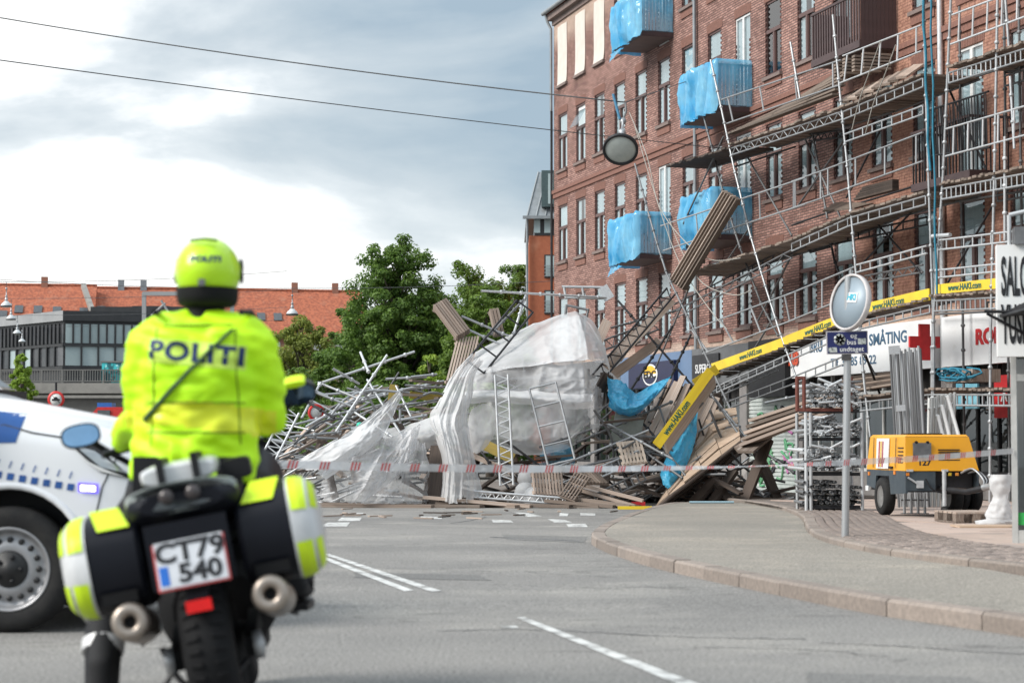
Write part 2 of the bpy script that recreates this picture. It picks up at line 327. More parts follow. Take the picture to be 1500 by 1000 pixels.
k1 = [G(*p) for p in ((1040, 741), (985, 743), (948, 752), (905, 768), (880, 780), (866, 793), (876, 803), (905, 815), (950, 829), (1020, 846), (1100, 863), (1200, 884), (1300, 903), (1400, 918), (1500, 931), (1620, 946))]
k1 = catmull(k1+[V((6.2, 10.2, 0)), V((9, 8.4, 0))], 6)
for p in k1: p.z = 0
k2 = catmull([G(*p, DT) for p in ((1060, 733), (1120, 741), (1158, 751), (1176, 762), (1180, 774), (1192, 786), (1225, 798), (1300, 813), (1400, 827), (1500, 838), (1620, 849))]+[V((9, 12.2, 0)), V((14, 10.6, 0))], 6)
for p in k2: p.z = 0
def left(P, i):
    d = P[min(i+1, len(P)-1)]-P[max(i-1, 0)]; return V((-d.y, d.x, 0)).normalized()
def offset(P, d): return [p+left(P, i)*d for i, p in enumerate(P)]
def sheet_between(A, B, dz, step=1.2):
    A = resample(A, step); n = len(A); B_ = resample(B, 1.0); Lb = len(B_)-1; b = MB(); vs = []
    for i, a in enumerate(A):
        c = poly_at(B_, i/(n-1))
        for j in range(5):
            p = a.lerp(c, j/4); vs.append((p.x, p.y, zr(p.y)+dz))
    b.add(vs, [(i*5+j, i*5+j+1, (i+1)*5+j+1, (i+1)*5+j) for i in range(n-1) for j in range(4)])
    return b
# k1 runs from far to near; the track lies on its left-hand (building) side
i1 = offset(k1, .15)
bt = sheet_between(i1, k2, DT); tr = bt.build('bicycle_track', TRACK, recalc=True); struct(tr)
if tr.data.polygons[0].normal.z < 0: tr.data.flip_normals()
far_edge = [FP(s, 0, .0) for s in (-1.5, 8, 16, 24, 32, 40, 52)]
for p in far_edge: p.z = 0
k2i = offset(k2, .14)
pv = sheet_between(k2i, far_edge, DP-.02).build('pavement', SAND, recalc=True); struct(pv)
if pv.data.polygons[0].normal.z < 0: pv.data.flip_normals()
pf = MB(); vs = [(p.x, p.y, zr(p.y)+DP-.02) for a in ((k2i[0], V((2.2, 45, 0)), V((-.2, 52, 0)), V((-1.5, 68, 0))), (far_edge[4], far_edge[3], far_edge[2], far_edge[0])) for p in a]
struct(pf.add(vs, [(0, 4, 5, 1), (1, 5, 6, 2), (2, 6, 7, 3)]).build('far_pavement', SAND))
def kerb(name, P, w, top, base, ln):
    root = None; Q = resample(P, ln)
    for i in range(len(Q)-1):
        a, c = Q[i], Q[i+1]; d = (c-a).normalized(); nrm = V((-d.y, d.x, 0)); g = .006
        za, zc = zr(a.y), zr(c.y); bv = .018; dz = R.uniform(-.004, .004); do = R.uniform(-.006, .006)
        pts = []
        for p, z0, s in ((a+d*g, za, 1), (c-d*g, zc, -1)):
            p = p+nrm*do
            pts.append([p+V((0, 0, z0+base-.15)), p+V((0, 0, z0+top-bv+dz)), p+nrm*bv+V((0, 0, z0+top+dz)), p+nrm*w+V((0, 0, z0+top+dz)), p+nrm*w+V((0, 0, z0+base-.15))])
        b = MB().loft(pts, 0, True, False)
        if root is None: root = struct(b.build(name, GRAN))
        else: b.build('kerb_stone', GRAN, root)
kerb('kerb', k1, .15, DT+.004, 0, .95)
kerb('inner_kerb', k2, .14, DP+.004, DT, .9)
# band of setts behind the inner kerb, each stone its own piece
sb = MB(); h = .05
sb.loft([[V((-.5, -.5, -.6)), V((.5, -.5, -.6)), V((.5, .5, -.6)), V((-.5, .5, -.6))], [V((-.5, -.5, .15)), V((.5, -.5, .15)), V((.5, .5, .15)), V((-.5, .5, .15))], [V((-.36, -.34, .5)), V((.36, -.34, .5)), V((.36, .34, .5)), V((-.36, .34, .5))]], 0, True, True)
sett_me = sb.mesh('sett', SETT)
row0 = resample(k2i, .115); root = None; cnt = 0; rest = MB()
cand = []
for r in range(9):
    rw = offset(row0, .06+r*.112)
    for i in range(len(rw)-1):
        p = rw[i].lerp(rw[i+1], .5*(r % 2)); d = (rw[i+1]-rw[i]).normalized()
        if d.length < .5 or p.y > 32 or p.y < 10.8: continue
        px = 750+FPX*p.x/p.y
        m = M.Translation((p.x, p.y, zr(p.y)+DP-.006+R.uniform(-.004, .004))) @ M.Rotation(atan2(d.y, d.x)+R.uniform(-.05, .05), 4, 'Z') @ M.Diagonal((.104, .104, .04, 1))
        cand.append((0 if px < 1540 else 1, p.y, m))
cand.sort(key=lambda c: (c[0], c[1]))
setts = struct(obj('sett_band', sett_me, None, cand[0][2]))
for c in cand[1:300]: obj('sett', sett_me, setts, c[2])
for c in cand[300:]:
    if c[0] == 0 or c[1] < 22: rest.add([c[2] @ v.co for v in sett_me.vertices], [tuple(f.vertices) for f in sett_me.polygons], True)
stuff(rest.build('far_setts', SETT, setts, W_=M()))
# large slabs with a chain of small setts between the rows
nxt = offset(k2i, 1.15); slabs = None; bx = MB().box((0, 0, 0), (1, 1, 1)); slab_me = bx.mesh('paving_slab', SLAB)
ori = FT; per = -FN
base0 = V((3.2, 24.0, 0))
for i in range(-22, 14):
    for j in range(-6, 13):
        p = base0+ori*(i*1.02+.5*(j % 2))+per*(j*.84 + .22*(j//3))
        if p.y < 12.5 or p.y > 40 or (FC-p).dot(-FN) > -1.0 and False: continue
        o_ = (p-FC).dot(FN)
        if o_ < .9: continue
        best = min(range(len(k2i)), key=lambda q: (k2i[q]-p).length); dd = (p-k2i[best]).dot(left(k2i, best))
        if dd < .8 or (750+FPX*p.x/p.y) > 1640 or 750+FPX*p.x/p.y < 1120: continue
        sl_z = .008 if p.y > 12 else 0
        m = M.Translation((p.x, p.y, zr(p.y)+DP-.035+R.uniform(-.003, .003))) @ M.Rotation(atan2(ori.y, ori.x), 4, 'Z') @ M.Rotation(.0077, 4, 'Y') @ M.Diagonal((1.005, .825, .07, 1))
        if slabs is None: slabs = struct(obj('paving_slabs', slab_me, None, m))
        else: obj('paving_slab', slab_me, slabs, m)
# painted markings, each a thin sheet on the road
def mark(pts, label, name='road_marking', group=None):
    P = [G(*p) for p in pts]; n = len(P); b = MB()
    if n == 4:
        vs = []; k = 10
        for i in range(k+1):
            a = P[0].lerp(P[3], i/k); c = P[1].lerp(P[2], i/k)
            vs += [(a.x, a.y, zr(a.y)+.004), (c.x, c.y, zr(c.y)+.004)]
        b.add(vs, [(2*i, 2*i+1, 2*i+3, 2*i+2) for i in range(k)])
    o = b.build(name, LINE, recalc=True)
    if o.data.polygons[0].normal.z < 0: o.data.flip_normals()
    return struct(o)
mark([(756, 905), (768, 904), (1075, 1022), (1040, 1022)], '')
mark([(474, 812), (482, 811), (648, 866), (632, 867)], '')
mark([(463, 815), (472, 814), (606, 865), (592, 866)], '')
for q in ([(507, 751), (532, 751), (532, 755), (505, 755)], [(500, 758), (530, 758), (527, 763), (494, 763)], [(480, 765), (513, 765), (508, 771), (470, 771)],
          [(616, 756), (648, 757), (647, 760), (616, 759)], [(750, 750), (772, 751), (794, 756), (775, 757)], [(820, 751), (833, 752), (831, 756), (819, 756)], [(850, 751), (872, 752), (872, 755), (850, 755)],
          [(720, 761), (748, 762), (752, 765), (722, 765)], [(802, 760), (826, 761), (838, 765), (812, 765)], [(829, 767), (858, 767), (861, 772), (833, 772)], [(730, 917), (756, 917), (760, 920), (736, 920)]): mark(q, '')

TAR = mat('tar_seal', (.045, .045, .047), .6, c2=(.10, .10, .10), scale=8)
def seal(pts, w):
    P = catmull([G(*p) for p in pts], 10); b = MB(); vs = []
    for i, p in enumerate(P):
        n_ = left(P, i); k = w*(.35+.9*abs(noise.noise((i*.35, pts[0][0], 1)))); j = .05*noise.noise((i*.6, 3, pts[0][1]))
        for s in (-1, 1): q = p+n_*(k*s+j); vs.append((q.x, q.y, zr(q.y)+.003))
    b.add(vs, [(2*i, 2*i+1, 2*i+3, 2*i+2) for i in range(len(P)-1)]); o = struct(b.build('tar_seam', TAR, recalc=True))
    if o.data.polygons[0].normal.z < 0: o.data.flip_normals()
seal([(640, 924), (760, 922), (850, 925), (960, 931), (1060, 934), (1180, 936)], .02); seal([(1200, 941), (1330, 947), (1440, 955), (1560, 960)], .018)
seal([(720, 786), (752, 788), (790, 789), (852, 793)], .07); seal([(560, 832), (640, 834), (760, 838), (900, 845)], .014); seal([(660, 766), (690, 762), (712, 757)], .03); seal([(1030, 948), (1180, 951), (1300, 962)], .012)

PATCH = asphalt('patch_asphalt', (.185, .18, .172), (.13, .128, .124), .002, (.19, .185, .175))
def repair(pts):
    P = [G(*p) for p in pts]; b = MB(); vs = []; k = 8
    for i in range(k+1):
        a = P[0].lerp(P[3], i/k); c = P[1].lerp(P[2], i/k)
        for j in range(9):
            q = a.lerp(c, j/8); w = .04*noise.noise((i*.9, j*.9, pts[0][0])); vs.append((q.x+w, q.y+w, zr(q.y)+.0025))
    b.add(vs, [(i*9+j, i*9+j+1, (i+1)*9+j+1, (i+1)*9+j) for i in range(k) for j in range(8)]); o = struct(b.build('asphalt_patch', PATCH, recalc=True))
    if o.data.polygons[0].normal.z < 0: o.data.flip_normals()
repair([(735, 783), (860, 786), (856, 795), (742, 790)]); repair([(1180, 985), (1420, 992), (1470, 1012), (1190, 1010)]); repair([(520, 838), (700, 842), (720, 850), (520, 846)])
# ------------------------------------------------------------ the brick apartment house
def brickmat(name, c1, c2, joint_shade, rough_right=True):
    m = bpy.data.materials.new(name); m.use_nodes = True; T = m.node_tree; n = T.nodes; l = T.links; b = n['Principled BSDF']; b.inputs['Roughness'].default_value = .85; b.inputs['Specular IOR Level'].default_value = .25
    t = n.new('ShaderNodeTexCoord'); sp = n.new('ShaderNodeSeparateXYZ'); l.new(t.outputs['Object'], sp.inputs[0]); cb = n.new('ShaderNodeCombineXYZ')
    ad = n.new('ShaderNodeMath'); l.new(sp.outputs[0], ad.inputs[0]); l.new(sp.outputs[1], ad.inputs[1]); l.new(ad.outputs[0], cb.inputs[0]); l.new(sp.outputs[2], cb.inputs[1])
    nz = n.new('ShaderNodeTexNoise'); nz.inputs['Scale'].default_value = 9; nz.inputs['Detail'].default_value = 4; l.new(t.outputs['Object'], nz.inputs['Vector'])
    dm = n.new('ShaderNodeVectorMath'); dm.operation = 'MULTIPLY_ADD'; dm.inputs[1].default_value = (.02, .02, 0); l.new(nz.outputs['Color'], dm.inputs[0]); l.new(cb.outputs[0], dm.inputs[2])
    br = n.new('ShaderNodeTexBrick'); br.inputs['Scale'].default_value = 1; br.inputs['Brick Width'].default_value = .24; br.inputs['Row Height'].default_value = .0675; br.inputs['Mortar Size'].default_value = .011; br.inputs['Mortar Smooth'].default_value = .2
    br.inputs['Bias'].default_value = -.1; br.inputs['Color1'].default_value = tuple(c1)+(1,); br.inputs['Color2'].default_value = tuple(c2)+(1,); br.inputs['Mortar'].default_value = tuple(joint_shade)+(1,); l.new(dm.outputs[0], br.inputs['Vector'])
    # soot and repairs: large soft patches
    n2 = n.new('ShaderNodeTexNoise'); n2.inputs['Scale'].default_value = .55; n2.inputs['Detail'].default_value = 7; n2.inputs['Roughness'].default_value = .65; l.new(t.outputs['Object'], n2.inputs['Vector'])
    m2 = n.new('ShaderNodeMapRange'); m2.inputs[1].default_value = .3; m2.inputs[2].default_value = .72; m2.inputs[3].default_value = .72; m2.inputs[4].default_value = 1.3; l.new(n2.outputs[0], m2.inputs[0])
    sc = n.new('ShaderNodeVectorMath'); sc.operation = 'SCALE'; l.new(br.outputs[0], sc.inputs[0]); l.new(m2.outputs[0], sc.inputs['Scale'])
    n3 = n.new('ShaderNodeTexNoise'); n3.inputs['Scale'].default_value = 2.2; n3.inputs['Detail'].default_value = 8; n3.inputs['Roughness'].default_value = .75; l.new(t.outputs['Object'], n3.inputs['Vector'])
    m3 = n.new('ShaderNodeMapRange'); m3.inputs[1].default_value = .56; m3.inputs[2].default_value = .74; m3.inputs[4].default_value = .6; l.new(n3.outputs[0], m3.inputs[0])
    mxn = n.new('ShaderNodeMix'); mxn.data_type = 'RGBA'; l.new(m3.outputs[0], mxn.inputs[0]); l.new(sc.outputs[0], mxn.inputs[6]); mxn.inputs[7].default_value = (.50, .36, .30, 1)
    # re-pointed, warmer brickwork towards the near end; mortar smears on the top storey by the corner
    mr = n.new('ShaderNodeMapRange'); mr.inputs[1].default_value = 23; mr.inputs[2].default_value = 25.5; mr.inputs[4].default_value = 1 if rough_right else 0; l.new(sp.outputs[0], mr.inputs[0])
    ms = n.new('ShaderNodeMath'); ms.operation = 'MULTIPLY'; l.new(mr.outputs[0], ms.inputs[0]); ms.inputs[1].default_value = .62
    n4 = n.new('ShaderNodeTexNoise'); n4.inputs['Scale'].default_value = 7; n4.inputs['Detail'].default_value = 6; n4.inputs['Roughness'].default_value = .7; l.new(t.outputs['Object'], n4.inputs['Vector'])
    cr = n.new('ShaderNodeValToRGB'); cr.color_ramp.elements[0].position = .35; cr.color_ramp.elements[0].color = (.21, .085, .057, 1); cr.color_ramp.elements[1].position = .66; cr.color_ramp.elements[1].color = (.54, .29, .195, 1); l.new(n4.outputs[0], cr.inputs[0])
    mx4 = n.new('ShaderNodeMix'); mx4.data_type = 'RGBA'; l.new(ms.outputs[0], mx4.inputs[0]); l.new(mxn.outputs[2], mx4.inputs[6]); l.new(cr.outputs[0], mx4.inputs[7])
    # pale repair around the top corner and above the shop fascia
    za = n.new('ShaderNodeMapRange'); za.inputs[1].default_value = 14.6; za.inputs[2].default_value = 15.2; l.new(sp.outputs[2], za.inputs[0])
    zb = n.new('ShaderNodeMapRange'); zb.inputs[1].default_value = 3.92; zb.inputs[2].default_value = 3.78; l.new(sp.outputs[2], zb.inputs[0])
    zx = n.new('ShaderNodeMapRange'); zx.inputs[1].default_value = 8; zx.inputs[2].default_value = 4; l.new(sp.outputs[0], zx.inputs[0])
    zm = n.new('ShaderNodeMath'); zm.operation = 'MULTIPLY'; l.new(za.outputs[0], zm.inputs[0]); l.new(zx.outputs[0], zm.inputs[1])
    zc = n.new('ShaderNodeMath'); zc.operation = 'MAXIMUM'; l.new(zm.outputs[0], zc.inputs[0]); l.new(zb.outputs[0], zc.inputs[1])
    zd = n.new('ShaderNodeMath'); zd.operation = 'MULTIPLY'; l.new(zc.outputs[0], zd.inputs[0]); l.new(n3.outputs[0], zd.inputs[1])
    mx5 = n.new('ShaderNodeMix'); mx5.data_type = 'RGBA'; l.new(zd.outputs[0], mx5.inputs[0]); l.new(mx4.outputs[2], mx5.inputs[6]); mx5.inputs[7].default_value = (.62, .50, .40, 1)
    l.new(mx5.outputs[2], b.inputs['Base Color'])
    bp = n.new('ShaderNodeBump'); bp.inputs['Distance'].default_value = .012; bp.inputs['Strength'].default_value = 1; ia = n.new('ShaderNodeMath'); ia.operation = 'SUBTRACT'; l.new(nz.outputs[0], ia.inputs[0]); l.new(br.outputs['Fac'], ia.inputs[1]); l.new(ia.outputs[0], bp.inputs['Height']); l.new(bp.outputs[0], b.inputs['Normal'])
    return m
BRICK = brickmat('red_brick', (.385, .22, .182), (.205, .108, .09), (.10, .072, .066))  # dark mortar tone holds the raking-light shadow of the joints
BRICKD = mat('dark_brick', (.13, .05, .04), .85, c2=(.08, .035, .03), scale=8, bump=.004, rnd=.2)
BRICKE = mat('brick_trim', (.25, .12, .09), .85, c2=(.16, .08, .062), scale=14, bump=.004)
FRAME = mat('window_frame', (.115, .06, .052), .5, c2=(.085, .045, .04), scale=5)
FRAMEW = mat('white_frame', (.72, .72, .71), .45)
CURT = mat('curtain', (.80, .80, .79), .9, c2=(.64, .64, .63), scale=1.0, stretch=(3, 1, .3), rnd=.12)
ROOM = mat('dark_room', (.045, .043, .042), .9)
STONE = mat('sill_stone', (.23, .17, .15), .8, c2=(.14, .11, .10), scale=7, bump=.004)
TILE = mat('roof_tile', (.50, .13, .065), .75, c2=(.34, .085, .045), scale=3, stretch=(1, 1, 1), bump=.02, bscale=9, c3=(.56, .19, .10), c3s=1.2)
ZINC = mat('zinc', (.30, .32, .34), .5, .3, c2=(.22, .24, .25), scale=4)
PANEL = mat('cover_panel', (.68, .62, .56), .7, c2=(.58, .52, .46), scale=3, bump=.006, bscale=5)
SHOPDARK = mat('shop_interior', (.018, .017, .017), .8, c2=(.05, .042, .038), scale=1.3)
bld = thing('brick_apartment_house', 'four-storey dark red brick apartment house with shops at street level', 'building', mat=FM)
SLEN = 46.; GR = -.6
COLS = [1.06+2.06*k for k in range(22)]; ROWS = [4.05, 7.22, 10.4, 13.5]; WW = 1.04; WH = 1.95
DOOR = {(5, 3), (5, 1), (8, 2), (8, 1), (12, 2), (14, 1), (18, 2), (18, 1)}
b = MB()
def panel(x0, x1, z0, z1):
    b.add([(x0, 0, z0), (x1, 0, z0), (x1, 0, z1), (x0, 0, z1)], [(0, 1, 2, 3)])
zs = [3.5]
ops = {}
for ci, c in enumerate(COLS):
    for ri, z in enumerate(ROWS): ops[ci, ri] = (c-WW/2, c+WW/2, z-(.72 if (ci, ri) in DOOR else 0), z+WH)
xprev = 0
for ci, c in enumerate(COLS):
    x0, x1 = c-WW/2, c+WW/2; panel(xprev, x0, 3.5, 16.0); zp = 3.5
    for ri in range(4):
        z0, z1 = ops[ci, ri][2:]; panel(x0, x1, zp, z0); zp = z1
        D = .10
        b.add([(x0, 0, z0), (x0, D, z0), (x0, D, z1), (x0, 0, z1)], [(3, 2, 1, 0)]); b.add([(x1, 0, z0), (x1, D, z0), (x1, D, z1), (x1, 0, z1)], [(0, 1, 2, 3)])
        b.add([(x0, 0, z1), (x0, D, z1), (x1, D, z1), (x1, 0, z1)], [(3, 2, 1, 0)]); b.add([(x0, 0, z0), (x0, D, z0), (x1, D, z0), (x1, 0, z0)], [(0, 1, 2, 3)])
    panel(x0, x1, zp, 16.0); xprev = x1
panel(xprev, SLEN, 3.5, 16.0)
b.add([(0, 0, GR), (0, 12, GR), (0, 12, 16), (0, 0, 16)], [(3, 2, 1, 0)]); b.add([(SLEN, 0, GR), (SLEN, 12, GR), (SLEN, 12, 16), (SLEN, 0, 16)], [(0, 1, 2, 3)])
b.add([(0, 12, GR), (SLEN, 12, GR), (SLEN, 12, 16), (0, 12, 16)], [(0, 1, 2, 3)])
b.bx(0.02, SLEN-.02, .5, .6, GR, 16, 1)
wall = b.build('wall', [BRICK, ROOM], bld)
# string course, cornice, gutter, roof
c = MB(); c.bx(-.03, SLEN, -.05, -.002, 9.50, 9.66); c.bx(-.05, SLEN, -.09, -.002, 9.66, 9.78); c.build('string_course', BRICKE, bld)
c = MB(); c.bx(-.05, SLEN, -.06, -.002, 15.62, 15.80); c.bx(-.15, SLEN, -.22, -.002, 15.80, 16.02); c.build('cornice', STONE, bld)
MB().path([(-.3, -.32, 16.08), (SLEN, -.32, 16.08)], .075, 8).build('gutter', ZINC, bld)
c = MB(); c.add([(-.3, -.34, 16.04), (SLEN, -.34, 16.04), (SLEN, 5.8, 20.5), (-.3, 5.8, 20.5), (-.3, 12, 16.04), (SLEN, 12, 16.04)], [(0, 1, 2, 3), (3, 2, 5, 4), (0, 3, 4), (1, 5, 2)]); c.build('roof', TILE, bld)
dp = MB(); dp.path([(-.12, -.28, 16.02), (-.10, -.2, 15.75), (-.02, -.1, 15.5), (-.02, -.1, 12.6)], .05); dp.build('downpipe', ZINC, bld)
MB().path([(-.04, -.08, 12.6), (-.04, -.08, -.2)], .045).build('downpipe', STEELD, bld)
MB().path([(14.15, -.09, 16), (14.15, -.09, 3.4)], .055).build('downpipe', ZINC, bld)
MB().path([(28.75, -.09, 16), (28.75, -.09, 2.4)], .06).build('downpipe', GALVL, bld)
# window parts: shared meshes
def win_frame(w, h, door=False):
    f = MB(); t = .055; y0, y1 = .022, .09; x = w/2
    f.bx(-x, -x+t, y0, y1, 0, h); f.bx(x-t, x, y0, y1, 0, h); f.bx(-x+t, x-t, y0, y1, h-t, h); f.bx(-x+t, x-t, y0, y1, 0, t+.02)
    if not door:
        f.bx(-x+t, x-t, y0-.02, y1, .60*h-.05, .60*h+.05); f.bx(-.055, .055, y0-.015, y1, t+.02, .6*h-.05)
        for a in (-1, 1): f.bx(*sorted((a*.055, a*.085)), y0+.01, y1, t+.02, .6*h-.05)
    else: f.bx(-.06, .06, y0-.01, y1, t+.02, h-t)
    return f.mesh('window', FRAMEW if door else FRAME)
def pane_mesh(w, h): return MB().bx(-w/2, w/2, -.003, .003, -h/2, h/2).mesh('pane', GLASS)
WF = win_frame(WW, WH); DF = win_frame(WW, WH+.72, True); DFB = win_frame(WW, WH+.72, True); DFB.materials[0] = FRAME
PT = pane_mesh(WW-.12, .4*WH-.1); PLm = pane_mesh(WW/2-.12, .6*WH-.13); PD = pane_mesh(WW/2-.12, WH+.58)
SILL = MB().bx(-WW/2-.07, WW/2+.07, -.09, .02, -.09, -.004).mesh('sill', STONE)
APRON = MB().bx(-WW/2-.03, WW/2+.03, -.035, -.004, -.3, -.095).mesh('apron', BRICKE)
tb = MB()
for s_ in (-1, 1):
    for k in range(15): tb.bx(*sorted((s_*(WW/2+.002), s_*(WW/2-.055))), -.012, .02, k*.135+.01, k*.135+.075)
TOOTH = tb.mesh('brick_jamb', BRICKD)
lt = MB()
for k in range(17): lt.bx(-WW/2-.06+k*.0695, -WW/2-.06+k*.0695+.058, -.012, -.001, .01, .24+.03*sin(pi*k/16))
LINT = lt.mesh('brick_lintel', BRICKE)
def curtain(w, h, kind):
    q = MB(); n = 24; vs = []
    for i in range(n+1):
        x = -w/2+w*i/n; vs += [(x, .078+.002*sin(i*1.9+kind), 0), (x, .078+.002*sin(i*1.9+kind), h)]
    q.add(vs, [(2*i, 2*i+2, 2*i+3, 2*i+1) for i in range(n)], True); return q.mesh('curtain', CURT)
CUR = [curtain(WW, WH, k) for k in range(3)]
HALF = curtain(WW*.34, WH, 5)
for (ci, ri), (x0, x1, z0, z1) in ops.items():
    if ci > 18: continue
    cx = (x0+x1)/2; door = (ci, ri) in DOOR; T_ = M.Translation
    if ri == 3 and ci < 3:                              # boarded over with pale sheets
        p = MB(); vs = []; n = 12
        for i in range(n+1):
            t = i/n; off = -.015-.004*sin(t*9+ci)-.03*max(0, .1-t)/.1; vs += [(-WW/2-.04+(.0), off, -.12+t*(WH+.12)), (0, off-.03, -.12+t*(WH+.12)), (WW/2+.02, off, -.12+t*(WH+.12))]
        p.add(vs, [(3*i+j, 3*i+j+1, 3*i+j+4, 3*i+j+3) for i in range(n) for j in range(2)], True)
        pn = p.build('cover_sheet', PANEL, bld, L_=T_((cx, 0, z0))); pn['label'] = 'pale sheet taped over a window'
        obj('sill', SILL, bld, L_=T_((cx, 0, z0-.12))); continue
    w = obj('window' if not door else 'balcony_door', (DF if (ci, ri) != (12, 2) else DFB) if door else WF, bld, L_=T_((cx, 0, z0)))
    if door:
        for a in (-1, 1): obj('pane', PD, w, L_=T_((a*(WW/4-.0), .052, (z1-z0)/2)))
    else:
        if (ci, ri) == (1, 2):                          # the top light is tilted open
            obj('pane', PT, w, L_=T_((0, -.10, .60*WH+.30)) @ M.Rotation(radians(-28), 4, 'X'))
        else: obj('pane', PT, w, L_=T_((0, .052, .60*WH+.05+(.4*WH-.1)/2)))
        for a in (-1, 1): obj('pane', PLm, w, L_=T_((a*(WW/4+.005), .052, .6*WH/2)))
        obj('sill', SILL, w); obj('apron', APRON, w)
    if ci > 1: stuff(obj('brick_jamb', TOOTH, w))
    stuff(obj('brick_lintel', LINT, w, L_=T_((0, 0, z1-z0))))
    r = R.random()
    if door or r < .72: obj('curtain', CUR[R.randrange(3)], w, L_=M.Diagonal((1, 1, (z1-z0)/WH, 1)))
    elif r < .93:
        for a in (-1, 1): obj('curtain', HALF, w, L_=T_((a*WW*.32, .004, 0)))
# shop fascias and fronts (local x = metres from the far corner)
BLUEGREY = mat('fascia_blue_grey', (.13, .20, .32), .5, c2=(.11, .17, .28), scale=2)
NAVY = mat('sign_navy', (.008, .012, .06), .4)
GREYF = mat('fascia_grey', (.14, .145, .15), .6, c2=(.10, .10, .105), scale=3)
SIGNW = mat('sign_white', (.86, .87, .88), .5, c2=(.80, .81, .82), scale=.9, c3=(.66, .65, .63), c3s=2.2, c3t=(.62, .85))
TXB = mat('text_blue', (.06, .14, .24), .5); TXR = mat('text_red', (.62, .025, .03), .5); TXW = mat('text_white', (.8, .8, .8), .5); TXO = mat('text_orange_red', (.72, .10, .04), .5)
BLK = mat('text_black', (.012, .012, .015), .5)
def fascia(x0, x1, z0, z1, mt, name='shop_fascia', y=-.16): return MB().bx(x0, x1, y, -.004, z0, z1).build(name, mt, bld)
def ftext(body, x, z, size, mt, par, sx=1, bold=.0, y=-.162, name='lettering'):
    return obj(name, text_me(body, size, mt, bold, .004, sx), par, W_=FM @ M.Translation((x, y, z)) @ M.Rotation(pi/2, 4, 'X'))
f1 = fascia(2.0, 7.7, 2.62, 3.62, GREYF); f2 = fascia(7.72, 14.0, 2.60, 3.60, BLUEGREY)
sb_ = MB().bx(8.9, 12.9, -.30, -.17, 2.62, 3.36).build('sign_board', NAVY, f2, W_=FM); sb_['label'] = 'navy sign with a yellow, white and navy disc'
def disc(x, z, rx, rz, mt, y, name, par, n=28, half=None):
    q = MB(); pts = [(x+rx*cos(a), z+rz*sin(a)) for a in ([2*pi*i/n for i in range(n)] if half is None else [half[0]+(half[1]-half[0])*i/n for i in range(n+1)])]
    q.prism(pts, .006, FM @ M.Translation((0, y, 0)) @ M.Rotation(pi/2, 4, 'X')); return q.build(name, mt, par, W_=M())
YLO = mat('logo_yellow', (.85, .50, .03), .5)
disc(10.9, 2.99, .66, .32, TXW, -.306, 'logo_disc', sb_); disc(10.9, 2.99, .56, .27, YLO, -.314, 'logo_disc', sb_, half=(.1, pi-.1)); disc(10.9, 2.99, .56, .27, NAVY, -.314, 'logo_disc', sb_, half=(pi+.3, 2*pi-.3))
ftext('EDC', 10.9, 2.985, .30, BLK, sb_, 1.9, .008, -.330)
f3 = fascia(14.02, 18.6, 2.60, 3.60, GREYF); f3s = MB().bx(14.2, 16.2, -.22, -.17, 2.78, 3.42).build('sign_board', STEELD, f3, W_=FM)
ftext('SUPERCUT', 15.2, 3.02, .34, TXW, f3s, .92, .004, -.226)
f4 = MB().bx(18.62, 21.0, -.34, -.004, 2.15, 3.60).build('shop_fascia', BLACK, bld); f4['label'] = 'black sign box over a shop'
f5 = fascia(21.02, 28.45, 2.58, 3.62, SIGNW, y=-.2)
ftext('228', 21.2, 3.05, .46, TXO, f5, 1.0, .02, -.24)
ftext('BRU', 22.55, 3.28, .36, TXB, f5, 1.15, .008, -.205); ftext('R & SMÅTING', 26.0, 3.30, .36, TXB, f5, 1.22, .008, -.205)
ftext('Tlf. 35 85 89 22', 24.6, 2.86, .28, TXB, f5, 1.35, .004, -.205)
f6 = fascia(28.9, 38, 2.58, 3.62, SIGNW, y=-.2); ftext('ROE', 30.85, 3.12, .42, TXR, f6, 1.25, .02, -.21)
# red pharmacy cross standing out from the wall on its bracket
cp = FP(28.0, 0, 0)
cross = thing('pharmacy_cross', 'red cross sign projecting over the white shop fascia', 'sign', FP(27.2, 3.1, .2))
q = MB(); D_ = .07
for (w_, h_) in ((.235, .74), (.69, .235)): q.box((0, 0, 0), (w_, D_ if w_ < .5 else D_-.006, h_))
rotc = M.Translation(SP(1354, 501, 1.0)) @ M.Rotation(atan2(FT.y, FT.x)-pi/2+radians(2), 4, 'Z')
q.build('cross', TXR, cross, W_=rotc)
beam('bracket', SP(1354, 501, .62), SP(1354, 501, .1), .05, .05, STEELD, cross)
# ground floor: piers, dark glazing, doors
xs_ = [0, 1.2, 4.2, 4.6, 7.6, 8.0, 10.4, 10.8, 13.8, 14.2, 17.2, 17.7, 20.9, 21.3, 23.6, 23.9, 26.4, 26.7, 28.5, 29.0, 31.6, 31.9, 34.5, 35, 40, 40.6, 45.6, 46]
pier = mat('painted_pier', (.24, .22, .21), .7, c2=(.16, .15, .145), scale=3, c3=(.32, .30, .28))
SHUT = mat('graffiti_shutter', (.52, .55, .53), .6, c2=(.36, .40, .38), scale=3)
GCOL = [(.55, .18, .42), (.12, .40, .20), (.05, .05, .06), (.14, .34, .18)]; GRAF = {c_: mat('graffiti', c_, .5) for c_ in GCOL}
FRPALE = mat('pale_shop_frame', (.55, .55, .53), .5)
for k in range(0, len(xs_)-1, 2):
    MB().bx(xs_[k], xs_[k+1] if k else 1.2, -.02, .3, GR, 3.5).build('pier', pier, bld)
